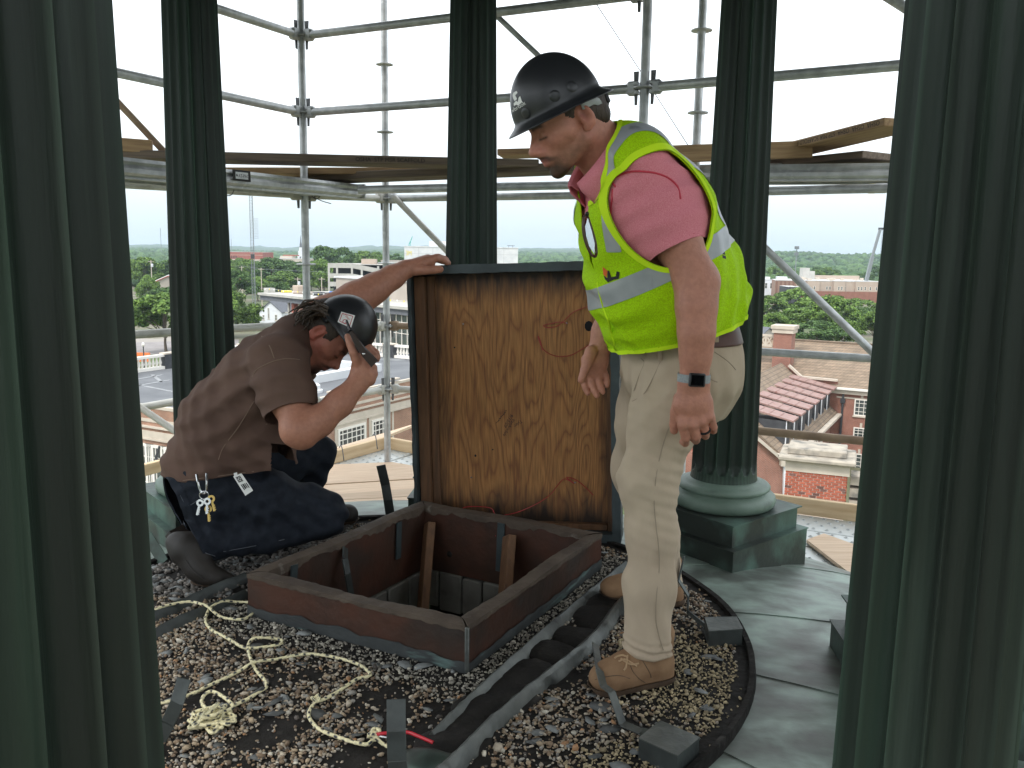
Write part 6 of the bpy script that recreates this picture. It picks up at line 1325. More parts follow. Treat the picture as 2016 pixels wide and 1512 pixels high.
# ---- brown shirt
vol = Vol((-1.80, 2.85, .30), (-.40, 4.10, 1.35), .006)
vol.ec(P(582, 672, 3.42), qb, (.110, .20), (.165, .235), bk, .05); vol.ec(qb, qc, (.165, .235), (.215, .235), bk, .05); vol.ec(qc, P(440, 905, 3.42), (.215, .235), (.215, .225), bk, .05)
vol.rc(P(400, 925, 3.40), P(375, 935, 3.36), .145, .10, .10); vol.rc(P(520, 880, 3.36), P(545, 915, 3.34), .12, .09, .08)
vol.chain([(P(548, 716, 3.21), rp_(63, 3.2)), (P(562, 770, 3.13), rp_(56, 3.13)), (P(596, 890, 3.02), rp_(49, 3.02))], .035)
vol.chain([(P(588, 668, 3.60), .10), (P(640, 625, 3.66), .085)], .035)
ad2 = nrm(P(580, 850, 3.06)-P(552, 722, 3.20))
vol.warp(folds(31, [V3((45, 20, 60)), V3((-30, 10, 75)), V3((80, -20, 20)), ad2*60+V3((0, 40, 0)), V3((20, 30, 110))], [.0058, .0058, .0035, .004, .002], .9))
VS, FS = vol.mesh(2)
neck2 = nrm(HC2-P(560, 700, 3.42))
hem_n = nrm(np.array([.10, 0, -1]))
VS, FS = clipf(VS, FS, lambda V: np.where(((V-P(552, 722, 3.20))@ad2 > .04) & (V[:, 1] < 3.33) & (V[:, 0] > P(508, 800, 3.1)[0]), (P(569, 818, 3.09)-V)@ad2, .05),
               lambda V: np.where((V-P(590, 668, 3.42))@neck2 > -.02, np.linalg.norm(np.cross(V-P(590, 668, 3.42), neck2), axis=1)-.098, .05),
               lambda V: V[:, 2]-np.where(V[:, 0] < P(400, 940, 3.2)[0], P(360, 950, 3.2)[2]-.0, P(400, 944, 3.2)[2]+(V[:, 0]-P(400, 940, 3.2)[0])*.10))
sh2 = skin('shirt', VS, FS, MT['brownshirt'], p2, None, .004); BS2 = bvh(VS, FS)
surf('stitching', [[(490, 648), (515, 662), (530, 680), (540, 705)], [(496, 742), (505, 728), (522, 718), (542, 710), (565, 706), (590, 708)], [(524, 835), (545, 830), (570, 821), (595, 811), (614, 801)], [(332, 948), (360, 946), (400, 941), (440, 936), (500, 928), (550, 921), (588, 917)], [(500, 790), (470, 840), (440, 880), (430, 905)]], BS2, .0017, MT['shirtseam'], sh2, .0018)
collar(P(592, 672, 3.42), neck2, np.cross(TL2, neck2)*1.0, .092, .118, .052, -.022, .32, MT['brownshirt'], sh2, .05)
# ---- jeans
vol = Vol((-1.85, 2.85, 0), (-.35, 4.20, .70), .006)
vol.ec(P(432, 925, 3.42), P(415, 955, 3.42), (.175, .20), (.185, .225), bk, .05)
vol.chain([(P(405, 960, 3.33), rp_(72, 3.3)), (P(520, 985, 3.40), rp_(62, 3.4)), (P(640, 1008, 3.50), rp_(45, 3.5))], .04)
vol.chain([(P(640, 1018, 3.50), rp_(42, 3.5)), (P(520, 1045, 3.38), rp_(44, 3.4)), (P(395, 1066, 3.24), rp_(42, 3.24)), (P(350, 1072, 3.18), rp_(40, 3.2))], .03)
vol.chain([(P(430, 930, 3.58), .14), (P(560, 900, 3.75), .115), (P(628, 890, 3.86), .078)], .04); vol.chain([(P(628, 895, 3.86), .075), (P(600, 980, 3.92), .07), (P(575, 1075, 3.94), .068)], .03)
vol.warp(folds(41, [V3((60, 20, 60)), V3((-40, 30, 70)), V3((90, 10, -30)), V3((30, 60, 90))], [.004, .004, .003, .003], .8))
VJ, FJ = vol.mesh(2); cd_ = nrm(P(375, 1070, 3.21)-P(520, 1045, 3.38)); cu_c = P(392, 1068, 3.23)
VJ, FJ = clipf(VJ, FJ, lambda V: np.where((V[:, 1] < 3.45) & (V[:, 2] < .42) & (V[:, 0] < P(470, 1050, 3.3)[0]), (cu_c-V)@nrm(cd_+V3((0, 0, -.30)))+.015, .05), lambda V: V[:, 2]-.012, lambda V: np.where((V[:, 1] > 3.75), V[:, 2]-.10, .05))
je = skin('jeans', VJ, FJ, MT['denim'], p2, None, .005); BJ = bvh(VJ, FJ)
patch('cuff', VJ, FJ, [lambda V: np.where((V[:, 1] < 3.45) & (V[:, 2] < .42) & (V[:, 0] < P(470, 1050, 3.3)[0]), .03-((cu_c-V)@nrm(cd_+V3((0, 0, -.30)))+.015), -.1)], .003, MT['denim'], je)
surf('stitching', [[(360, 1022), (366, 1040), (374, 1058), (388, 1075), (404, 1088), (424, 1095)], [(355, 975), (362, 988), (372, 995), (390, 985)], [(440, 1086), (500, 1075), (560, 1062)]], BJ, .0014, MT['denimseam'], je, .0022)
# ---- boots
def b3(vol):
    c = lambda x, y, Y, r: (P(x, y, Y), rp_(r, Y))
    vol.chain([c(392, 1076, 3.22, 34), c(375, 1080, 3.20, 31), c(362, 1076, 3.19, 27)], .03)
    vol.chain([c(372, 1085, 3.19, 30), c(390, 1115, 3.17, 26), c(410, 1134, 3.16, 20)], .03); vol.chain([c(400, 1126, 3.16, 20), c(430, 1138, 3.17, 16), c(452, 1141, 3.19, 12)], .03)
    vol.rc(P(348, 1068, 3.20), P(358, 1092, 3.19), rp_(22, 3.2), rp_(20, 3.2), .02)
bo2, BB2 = boot(b3, MT['darkboot'], (-1.60, 2.95, -.02), (-.90, 3.45, .40), p2, .012)
mb = MB(); so = [P(325, 1056, 3.21), P(333, 1046, 3.21), P(372, 1090, 3.15), P(360, 1108, 3.15)]; mb.prism(so, V3((.02, .09, .0))); obj('heel', mb, MT['darkboot'], bo2, smooth=False)
surf('welt', [[(366, 1103), (376, 1118), (388, 1130), (402, 1140)]], BB2, .003, MT['darkboot'], bo2, .001)
def b4(vol):
    a, b = V3((-1.02, 3.86, .06)), V3((-.78, 3.95, .045)); vol.rc(a, b, .06, .05, .02); vol.rc(a, a+V3((0, 0, .09)), .06, .06, .03)
boot(b4, MT['darkboot'], (-1.15, 3.7, -.03), (-.65, 4.1, .25), p2, .02)
# ---- keys and badge
kt = thing('key_bunch', 'bunch of keys on a silver clip hanging from the kneeling man\'s belt', 'keys', P(402, 980, 3.12)); Yk = 3.085
mb = MB(); mb.path(pxpath([P(387, 934, Yk+.02), P(390, 950, Yk), P(395, 966, Yk), P(400, 971, Yk), P(406, 968, Yk), P(407, 950, Yk), P(407, 932, Yk+.02)]), .0045, 6); obj('clip', mb, MT['chrome'], kt)
mb = MB(); mb.path([P(402+9*math.cos(t), 975+8*math.sin(t), Yk+.004*math.sin(t)) for t in np.arange(0, 6.28, .4)], .0022, 5, closed=True); obj('ring', mb, MT['chrome'], kt)
def key(px, py, ang, m, k):
    R = np.column_stack((CR, np.cross(CR, CU)*-1, CU))@roty(ang); c = P(px, py, Yk-.006*k); mb = MB()
    mb.lathe([(.006, -.0012), (.014, -.0012), (.014, .0012), (.006, .0012), (.006, -.0012)], c, 14, R@rotx(math.pi/2), caps=False); mb.box(c+R@V3((0, 0, -.030)), (.0085, .0024, .036), R, .0006)
    for i in range(3): mb.box(c+R@V3((.0052, 0, -.026-.008*i)), (.004, .0022, .004), R)
    obj('key', mb, MT[m], kt)
key(394, 990, .25, 'chrome', 0); key(408, 987, .05, 'chrome', 2); key(416, 982, -.25, 'brass', 1); key(410, 1002, -.06, 'brass', 1)
bt = thing('name_badge', 'white plastic name badge with black print clipped on the jeans hip', 'badge', P(478, 953, 3.12)); Yb = 3.085
bp_ = [P(x, y, Yb) for x, y in ((459, 938), (475, 932), (498, 966), (483, 976))]; mb = MB(); mb.prism(bp_, (0, .003, 0)); mb.prism([P(x, y, Yb) for x, y in ((461, 937), (467, 935), (466, 930), (460, 932))], (0, .003, 0)); obj('card', mb, MT['white'], bt, smooth=False)
ex_, ey_ = nrm(bp_[2]-bp_[1]), nrm(bp_[1]-bp_[0]); o_ = bp_[0]-V3((0, .001, 0)); w2 = np.linalg.norm(bp_[1]-bp_[0])
mb = MB(); mb.path([o_+ex_*.018+ey_*w2*.45+.011*(ex_*math.sin(2*t)+ey_*math.cos(3*t)*.8) for t in np.arange(0, 6.3, .25)], .0012, 4); obj('badge_emblem', mb, MT['ink'], bt)
for k, (a, b) in enumerate(((.34, .72), (.42, .66), (.50, .70), (.58, .8))):
    mb = MB(); mb.bar(o_+ex_*(.040)+ey_*w2*(.85-.2*k), o_+ex_*(.040+.030*b)+ey_*w2*(.85-.2*k), .003 if k != 2 else .005, .0008, up=(0, -1, 0)); obj('badge_print', mb, MT['ink'], bt, smooth=False)
# ------------------------------------------------------------------ ground, hills, air
GZ = -21.0
MT['ground'] = mat('town_ground', (.075, .10, .035), (.16, .145, .10), sc=.03, lo=.45, hi=.6, rough=.95, detail=8, c3=(.30, .27, .24), sc3=.018, lo3=.60, hi3=.63)
MT['seampatch'] = mat('pale_roof_seam', (.27, .275, .285), (.20, .205, .215), sc=1.5, rough=.8)
MT['asphalt'] = mat('roadway', (.28, .255, .25), (.22, .20, .195), sc=.3, rough=.9)
MT['lawn'] = mat('lawn', (.075, .13, .03), (.11, .15, .045), sc=.4, rough=.95)
MT['woods'] = mat('far_woods', (.040, .080, .028), (.060, .115, .038), sc=.10, lo=.4, hi=.6, rough=.95, detail=5, vcol=False, bump=.8, bsc=.35, c3=(.025, .05, .018), sc3=.03, lo3=.5, hi3=.6)
mb = MB(); mb.quad((-7000, -7000, GZ), (7000, -7000, GZ), (7000, 7000, GZ), (-7000, 7000, GZ)); struct(obj('ground', mb, MT['ground'], smooth=False))
# rolling wooded country out to the skyline
az = np.radians(np.linspace(-60, 60, 420)); rd_ = np.geomspace(900, 6200, 60); mb = MB()
A_, R_ = np.meshgrid(az, rd_, indexing='ij'); X_, Y_ = R_*np.sin(A_), R_*np.cos(A_)
def hgt(X, Y, R, A):
    o = smooth_noise(X/1000, Y/1000, 2.2, 11)*9+smooth_noise(X/1000, Y/1000, 7, 12)*5+smooth_noise(X/1000, Y/1000, 40, 13)*1.8
    rise = np.clip((R-900)/4200, 0, 1); side = np.clip((np.degrees(A)-8)/10, 0, 1)
    near = np.exp(-((R-2300)/520)**2)*side*(15+6*np.sin(A*26))
    return GZ-.6+np.clip((R-900)/500, 0, 1)*(3+o*.6+2*np.abs(o)*rise)+rise**1.3*(30+10*np.sin(A*9+1.0)+5*np.sin(A*31))+near
Z_ = hgt(X_, Y_, R_, A_)
mb.v = np.stack([X_, Y_, Z_], -1).reshape(-1, 3).tolist(); nr = len(rd_); mb.f = [(i*nr+j, (i+1)*nr+j, (i+1)*nr+j+1, i*nr+j+1) for i in range(len(az)-1) for j in range(nr-1)]
o = put('hills', mesh_from('hills', mb.v, mb.f, MT['woods'], True, 180)); struct(o)
# tree crowns of the far woods: one mass
def ico2(sub, r=1):
    b = bmesh.new(); bmesh.ops.create_icosphere(b, subdivisions=sub, radius=r); v = np.array([q.co[:] for q in b.verts]); f = np.array([[x.index for x in q.verts] for q in b.faces]); b.free(); return v, f
I2V, I2F = ico2(2)
def blobs(name, n, rfun, afun, size, seed, zf=None, cols=((.040, .085, .028), (.060, .115, .036), (.075, .135, .042))):
    r = np.random.default_rng(seed); R = rfun(r, n); A = afun(r, n); x, y = R*np.sin(A), R*np.cos(A); s = r.uniform(*size, n); z = GZ+s*.75*1.1 if zf is None else zf(x, y, R, A)+s*.5
    m = len(I2V); d = 1+.20*np.sin(I2V@(r.normal(size=(3, 6))*3.2)+r.uniform(0, 6, 6)).sum(1)/2
    v = I2V[None]*(1+.16*r.normal(size=(n, m, 1)).clip(-1.5, 1.5))*np.stack([s, s, s*.85], 1)[:, None]; v = v+np.stack([x, y, z], 1)[:, None]
    f = (I2F[None]+(np.arange(n)*m)[:, None, None]).reshape(-1, 3); c = np.array(cols)[r.choice(len(cols), n)]*r.uniform(.75, 1.25, (n, 1))
    return v.reshape(-1, 3), f, np.repeat(c, m, 0)
def bigmesh(name, V, F, C, mt, smooth=True):
    me = bpy.data.meshes.new(name); me.vertices.add(len(V)); me.vertices.foreach_set('co', V.reshape(-1).astype(np.float32)); k = F.shape[1]
    me.loops.add(len(F)*k); me.loops.foreach_set('vertex_index', F.reshape(-1).astype(np.int32)); me.polygons.add(len(F)); me.polygons.foreach_set('loop_start', np.arange(0, len(F)*k, k, dtype=np.int32))
    me.update(calc_edges=True); at_ = me.color_attributes.new('col', 'FLOAT_COLOR', 'POINT'); cc = np.ones((len(V), 4), np.float32); cc[:, :3] = C; at_.data.foreach_set('color', cc.ravel()); me.materials.append(mt)
    if smooth: me.polygons.foreach_set('use_smooth', [True]*len(F))
    return me
MT['leafmass'] = mat('leaf_mass', (.6, .6, .6), (1.35, 1.35, 1.3), sc=.9, lo=.35, hi=.65, rough=.9, vcol=True, bump=.5, bsc=1.1, detail=6)
MT['leaf'] = mat('leaf', (.8, .8, .8), (1.2, 1.2, 1.1), sc=.5, rough=.75, vcol=True, spec=.3)
span = lambda a, b: (lambda r, n: np.radians(r.uniform(a, b, n)))
V1_, F1_, C1_ = blobs('w', 5200, lambda r, n: 520+1000*r.uniform(0, 1, n)**1.2, span(-46, 46), (3.5, 6.5), 3)
V2_, F2_, C2_ = blobs('w', 8200, lambda r, n: 1200+1700*r.uniform(0, 1, n)**1.1, span(-46, 46), (4.5, 7.5), 4, lambda x, y, R, A: hgt(x, y, R, A))
tag(put('far_woods', bigmesh('far_woods', np.concatenate([V1_, V2_]), np.concatenate([F1_, F2_+len(V1_)]), np.concatenate([C1_, C2_]), MT['leafmass'])), 'wooded country beyond the town', None, None, 'stuff')

# ------------------------------------------------------------------ trees
MT['bark'] = mat('bark', (.12, .095, .07), (.07, .055, .042), sc=3, rough=.95)
def crownmesh(seed, w_, h_, base, n_cl, n_leaf, cols, lobes=1.0):
    r = np.random.default_rng(seed); cl = []
    for i in range(n_cl):
        t = r.uniform(0, 1); ph = r.uniform(0, 6.28); rr = math.sin(math.pi*min(.97, .18+.8*t))**.7*(w_/2)*math.sqrt(r.uniform(.25, 1)); cl.append((rr*math.cos(ph), rr*math.sin(ph), base+(h_-base)*(.12+.80*t), r.uniform(.11, .19)*w_*lobes))
    cl = np.array(cl); k = r.integers(0, n_cl, n_leaf); d = r.normal(size=(n_leaf, 3)); d /= np.linalg.norm(d, axis=1)[:, None]; d[:, 2] = np.where(d[:, 2] < -.3, -d[:, 2], d[:, 2])
    p = cl[k, :3]+d*cl[k, 3:4]*r.uniform(.55, 1.05, (n_leaf, 1))*[1, 1, .8]
    s = r.uniform(.20, .42, n_leaf)*(w_/13)**.5; nrm_ = d+.7*r.normal(size=(n_leaf, 3)); nrm_ /= np.linalg.norm(nrm_, axis=1)[:, None]
    t1 = np.cross(nrm_, r.normal(size=(n_leaf, 3))); t1 /= np.linalg.norm(t1, axis=1)[:, None]; t2 = np.cross(nrm_, t1)
    V = np.stack([p+t1*s[:, None], p+t2*s[:, None]*.8, p-t1*s[:, None], p-t2*s[:, None]*.8], 1)+.0; V[:, 0] += nrm_*s[:, None]*.25; V[:, 2] += nrm_*s[:, None]*.25
    c = np.array(cols)[r.choice(len(cols), n_leaf)]*r.uniform(.7, 1.3, (n_leaf, 1))
    return V.reshape(-1, 3), np.arange(n_leaf*4).reshape(-1, 4), np.repeat(c, 4, 0), cl
def treeproto(name, seed, w_, h_, base, cols, n_cl=30, n_leaf=7600):
    t = thing(name, 'tree', 'tree', (0, 0, 0)); V, F, C, cl = crownmesh(seed, w_, h_, base, n_cl, n_leaf, cols)
    put('crown', bigmesh('crown', V, F, C, MT['leaf'], False), t)
    mb = MB(); mb.path([(0, 0, -.2), (.1, 0, base*.6), (0, .1, base*1.05), (.1, 0, h_*.72)], [.042*h_*.55, .03*h_*.55, .026*h_*.55, .008*h_], 8)
    for q in cl[:9]: mb.path(pxpath([(0, 0, base*.85), (q[0]*.45, q[1]*.45, base+(q[2]-base)*.6), tuple(q[:3])], 2), list(np.linspace(.011*h_, .004*h_, 5)), 5)
    obj('trunk', mb, MT['bark'], t, local=True); return t
G1, G2, G3 = ((.070, .130, .026), (.105, .180, .036), (.145, .225, .048)), ((.042, .085, .024), (.065, .120, .034), (.085, .150, .042)), ((.100, .175, .036), (.130, .215, .045), (.150, .235, .055))
protos = [treeproto('broadleaf_tree', 1, 13, 13, 4.0, G1), treeproto('broadleaf_tree', 2, 14, 15, 3.6, G2, 34), treeproto('broadleaf_tree', 3, 12, 11, 3.0, G3), treeproto('broadleaf_tree', 4, 15, 14, 3.0, G1, 36, 9000), treeproto('broadleaf_tree', 5, 10, 14, 3.2, G2, 24)]
first_used = [False]*5
def _ext(o): c = np.array([v.co[:] for v in o.children[0].data.vertices]); return np.percentile(c[:, 2], 99.6), np.percentile(c[:, 0], 98.5)-np.percentile(c[:, 0], 1.5)
PH, PW = zip(*[_ext(o) for o in protos])
def tree(px, d, ytop, wpx, kind, label, rot=None):
    """px: where the trunk stands; d: metres away; ytop: skyline of the crown; wpx: crown width as seen"""
    b = P(px, 500, d); top = P(px, ytop, d)[2]; h0, w0 = PH[kind], PW[kind]
    sz_ = (top-GZ)/h0; sx = wpx*d/FPX/w0; loc = (b[0], b[1], GZ); rot = rot if rot is not None else (px*.37+d) % 6.28
    if not first_used[kind]:
        first_used[kind] = True; o = protos[kind]; o.location = loc; o.rotation_euler = (0, 0, rot); o.scale = (sx, sx, sz_); o['label'] = label; o['group'] = 'trees of the town'
    else: o = dup(protos[kind], loc, rot, label, 'trees of the town', (sx, sx, sz_))
    return o
for a in ((318, 181, 578, 138, 0, 'leafy roadside tree behind the white balustrade on the left, trunk on the lawn'), (322, 270, 566, 76, 1, 'dark round tree in front of the tan gabled house'), (282, 400, 507, 66, 0, 'tree left of the tan gabled house and the utility pole'),
          (338, 420, 512, 70, 1, 'dark tree behind the white roof of the tan gabled house'), (288, 300, 543, 40, 2, 'small bright tree below the tan house chimney'),
          (452, 215, 572, 96, 3, 'big tree between the left far column and the lattice tower'), (492, 235, 612, 32, 3, 'tree at the foot of the lattice tower beside the white house'), (463, 290, 532, 66, 1, 'dark tree above the big tree left of the lattice tower'), (440, 330, 521, 60, 0, 'tree just right of the left far column below the red brick building'),
          (534, 420, 508, 78, 1, 'dark tree right of the lattice tower under the cream building'), (505, 370, 546, 50, 2, 'bright low tree right of the lattice tower'), (562, 400, 534, 66, 0, 'greyish green tree above the construction roof'), (590, 420, 520, 60, 4, 'tree left of the second scaffold pole'), (487, 450, 511, 50, 0, 'tree in front of the long red brick building'),
          (545, 300, 556, 56, 1, 'low dark tree just beyond the construction roof end'), (585, 480, 516, 52, 1, 'dark tree beside the church steeple'), (452, 480, 510, 44, 0, 'small tree below the red brick building'),
          (637, 470, 485, 64, 1, 'tallest dark tree beyond the parking garage, nearest the pole'), (672, 480, 488, 56, 1, 'dark tree second from the pole beyond the parking garage'), (630, 390, 511, 62, 2, 'bright tree standing left of the parking garage'), (715, 560, 495, 56, 0, 'light green tree above the garage stair tower'), (742, 560, 497, 50, 0, 'light green tree left of the second lattice of scaffold poles'), (776, 600, 500, 50, 4, 'tree between the pole and the white tower block'), (612, 430, 519, 44, 0, 'tree directly behind the scaffold pole above the construction roof'),
          (1648, 225, 583, 92, 3, 'largest bright tree behind the brick chimney on the right'), (1590, 240, 606, 100, 0, 'broad tree in the middle of the clump behind the tiled roof'), (1572, 300, 567, 76, 2, 'bright tree in front of the brown striped building'), (1512, 280, 582, 84, 0, 'tree beside the right far column above the grey roof'), (1704, 250, 606, 62, 1, 'dark tree at the right end of the clump by the near column'), (1735, 215, 612, 60, 0, 'tree half hidden by the near right column above the tiled ridge'), (1533, 215, 617, 66, 3, 'tree just above the brick chimney with the pale cap'), (1620, 205, 632, 90, 1, 'dark lower tree directly above the tiled ridge'), (1502, 205, 632, 56, 2, 'low bright tree left of the brick chimney'), (1692, 300, 588, 84, 0, 'tree in front of the brick base of the tan apartment building'), (1675, 210, 630, 60, 3, 'tree behind the right end of the tiled ridge')): tree(*a)
rt = random.Random(4)
extra = [(rt.uniform(250, 350), rt.uniform(430, 640)) for _ in range(5)]+[(rt.uniform(440, 600), rt.uniform(480, 700)) for _ in range(9)]+[(rt.uniform(1480, 1760), rt.uniform(560, 800)) for _ in range(14)]+[(rt.uniform(1010, 1140), rt.uniform(600, 800)) for _ in range(4)]
for i, (px, d) in enumerate(extra): tree(px, d, 498+.0148*(px-1008)+(1676*(13.5-rt.uniform(-2, 3))/d)*.62, 1676*rt.uniform(11, 16)/d, (0, 1, 3, 4, 1)[i % 5], ('rounded tree far off between the two left columns, before the wooded hills' if px < 355 else 'rounded tree far off behind the lattice tower and steeple' if px < 620 else 'rounded tree far off behind the apartment buildings' if px > 1400 else 'rounded tree far off behind the standing man'))
for k, o in enumerate(protos):
    if not first_used[k]:
        for c in list(o.children): bpy.data.objects.remove(c)
        bpy.data.objects.remove(o)

# ------------------------------------------------------------------ buildings
MT['brick'] = brickmat('red_brick_wall', (.32, .105, .065), (.24, .075, .05), (.36, .27, .22))
MT['brickL'] = brickmat('orange_brick_wall', (.34, .15, .085), (.27, .115, .065), (.42, .33, .26))
MT['stone_trim'] = mat('limestone_trim', (.55, .48, .40), (.47, .41, .34), sc=1.2, rough=.85)
MT['oldstone'] = mat('weathered_limestone', (.42, .37, .30), (.30, .265, .22), sc=2.5, rough=.9, bump=.01, bsc=6, c3=(.13, .125, .115), sc3=2.2, lo3=.5, hi3=.7)
MT['membrane'] = mat('roof_membrane', (.10, .105, .115), (.14, .145, .155), sc=.4, rough=.8, c3=(.20, .205, .21), sc3=.3, lo3=.62, hi3=.66)
MT['whiteroof'] = mat('white_roofing', (.66, .66, .66), (.56, .57, .58), sc=.5, rough=.7)
MT['wframe'] = mat('window_frame_paint', (.74, .70, .64), rough=.6)
MT['glass'] = mat('window_glass', (.035, .045, .045), (.10, .115, .11), sc=.7, rough=.08, spec=.8)
MT['concrete'] = mat('pale_concrete', (.47, .455, .42), (.40, .385, .355), sc=.5, rough=.9)
MT['darkint'] = mat('dark_interior', (.03, .03, .03), rough=.9)
MT['tan'] = mat('tan_render', (.42, .37, .32), (.37, .325, .28), sc=.3, rough=.9)
MT['salmon'] = mat('pinkish_tan_stucco', (.46, .37, .30), (.41, .325, .265), sc=.3, rough=.9)
MT['redbrickfar'] = mat('distant_red_brick', (.36, .115, .08), (.30, .095, .065), sc=.4, rough=.9)
MT['white_siding'] = mat('white_siding', (.70, .71, .74), (.62, .63, .66), sc=.5, stretch=(1, 1, 12), rough=.8)
MT['greyroof'] = mat('grey_shingle_roof', (.14, .145, .165), (.11, .115, .13), sc=2, rough=.9)
MT['tile_roof'] = brickmat('clay_shingle_roof', (.27, .195, .135), (.20, .15, .105), (.13, .10, .075), bw=.36, bh=.26, ms=.02)
MT['copperroof'] = mat('pink_copper_roof', (.33, .20, .175), (.27, .165, .145), sc=1.5, stretch=(1, 1, 1), rough=.55, metal=.15, c3=(.27, .13, .11), sc3=2, lo3=.55, hi3=.7)
MT['steel'] = mat('painted_steel', (.23, .25, .26), rough=.5, metal=.3)
MT['slate'] = mat('dark_dormer_slate', (.035, .037, .042), (.055, .057, .062), sc=2, rough=.7)
class Frame:
    """a building's own axes: x along the front, y into it, z up"""
    def __init__(s, org, ang): s.o = V3(org); s.a = ang; s.x = np.array([math.cos(ang), math.sin(ang), 0]); s.y = np.array([-math.sin(ang), math.cos(ang), 0])
    def hit(s, px, py, plane, off):
        """local x,y,z where the line of sight meets the local plane 'x'/'y' = off"""
        n = s.x if plane == 'x' else s.y; d = ray(px, py); q = CAM+d*(np.dot(s.o+n*off-CAM, n)/np.dot(d, n))-s.o; return np.array([q@s.x, q@s.y, q[2]])
    def thing(s, name, label, cat, group=None): return thing(name, label, cat, s.o, s.a, group)
def bx(par, name, m, x0, x1, y0, y1, z0, z1, bev=0):
    mb = MB(); mb.box(((x0+x1)/2, (y0+y1)/2, (z0+z1)/2), (abs(x1-x0), abs(y1-y0), abs(z1-z0)), None, bev); return obj(name, mb, MT[m], par, smooth=False, local=True)
def window(par, plane, a0, a1, z0, z1, off, sgn, nx, nz, fw=.09, mw=.035, glass='glass', fm='wframe', ledge=True):
    """window in local plane y=off (plane 'y') or x=off; sgn = outward direction along that axis"""
    f = MB(); g = MB()
    def b(mb, u0, u1, w0, w1, d0, d1):
        d0, d1 = off+sgn*d0, off+sgn*d1
        if plane == 'y': mb.box(((u0+u1)/2, (d0+d1)/2, (w0+w1)/2), (u1-u0, abs(d1-d0), w1-w0))
        else: mb.box(((d0+d1)/2, (u0+u1)/2, (w0+w1)/2), (abs(d1-d0), u1-u0, w1-w0))
    b(f, a0, a0+fw, z0, z1, 0, .10); b(f, a1-fw, a1, z0, z1, 0, .10); b(f, a0+fw, a1-fw, z1-fw, z1, 0, .098); b(f, a0+fw, a1-fw, z0, z0+fw, 0, .098)
    for i in range(1, nx): u = a0+(a1-a0)*i/nx; b(f, u-mw/2, u+mw/2, z0+fw, z1-fw, 0, .07)
    for j in range(1, nz): w_ = z0+(z1-z0)*j/nz; b(f, a0+fw, a1-fw, w_-mw/2, w_+mw/2, 0, .068)
    b(g, a0+fw, a1-fw, z0+fw, z1-fw, .01, .03)
    o = obj('window', f, MT[fm], par, smooth=False, local=True); obj('glass', g, MT[glass], o, smooth=False, local=True)
    if ledge:
        s_ = MB(); b(s_, a0-.1, a1+.1, z0-.16, z0-.002, 0, .16); obj('sill', s_, MT['stone_trim'], o, smooth=False, local=True)
    return o
# -- brick building below, left
BL = Frame((-16.37, 48.64, GZ), math.radians(62.0)); zt = -8.2-GZ
t = BL.thing('brick_building', 'low orange brick building with stone bands below the scaffold on the left', 'building')
LX, LY = 33.0, 21.0
bx(t, 'wall', 'brickL', 0, LX, 0, LY, 0, zt-.35)
bx(t, 'roof', 'membrane', .35, LX-.35, .35, LY-.35, zt-.6, zt-.345)
for x0, x1, y0, y1 in ((-.04, LX, -.04, .24), (-.04, .24, .242, LY)): bx(t, 'coping', 'stone_trim', x0, x1, y0, y1, zt-.349, zt-.16)
for z0, z1, pr_ in ((zt-1.20, zt-1.0, .05), (zt-1.56, zt-1.44, .16), (zt-2.22, zt-1.76, .08), (zt-2.34, zt-2.223, .13)):
    bx(t, 'stone_band', 'stone_trim', -pr_, LX, -pr_, -.002, z0, z1); bx(t, 'stone_band', 'stone_trim', -pr_, -.002, 0, LY, z0, z1)
for i in range(9):
    x = 2+3.6*i; bx(t, 'pier_cap', 'stone_trim', x-.35, x+.35, -.10, .32, zt-.019, zt+.10)
for a, b in ((663, 717), (730, 759)):
    p0, p1 = BL.hit(a, 840, 'y', 0), BL.hit(b, 840, 'y', 0)
    bx(t, 'window_surround', 'stone_trim', p0[0]-.25, p1[0]+.25, -.05, -.004, zt-6.2, zt-2.35); window(t, 'y', p0[0], p1[0], zt-5.9, zt-2.6, -.05, -1, 6 if a < 700 else 4, 8, .16, .06)
p0, p1 = BL.hit(774, 800, 'y', 0), BL.hit(822, 800, 'y', 0)
for x0, x1, z0, z1 in ((p0[0]-.2, p0[0], zt-6.2, zt-2.35), (p1[0], p1[0]+.2, zt-6.2, zt-2.35), (p0[0]-.2, p1[0]+.2, zt-6.4, zt-6.2)): bx(t, 'panel_moulding', 'stone_trim', x0, x1, -.06, -.004, z0, z1)
for x0 in (p0[0]-14.5, p1[0]+1.5, p1[0]+6): window(t, 'y', x0, x0+2.6, zt-5.9, zt-2.6, 0, -1, 4, 6, .16, .06)
for px in (285, 309, 340, 372):
    q = BL.hit(px, 890, 'x', 0); window(t, 'x', q[1]-.95, q[1]+.95, zt-5.9, zt-2.6, -.05, -1, 4, 4, .18, .07)
q = BL.hit(318, 870, 'x', 0); mb = MB(); mb.path([(-.15, q[1], zt-2.6), (-.3, q[1]+.2, zt-3.3), (-.18, q[1]-.1, zt-4.2), (-.18, q[1]-.2, zt-8)], .08, 6); obj('drain_pipe', mb, MT['slate'], t, local=True)
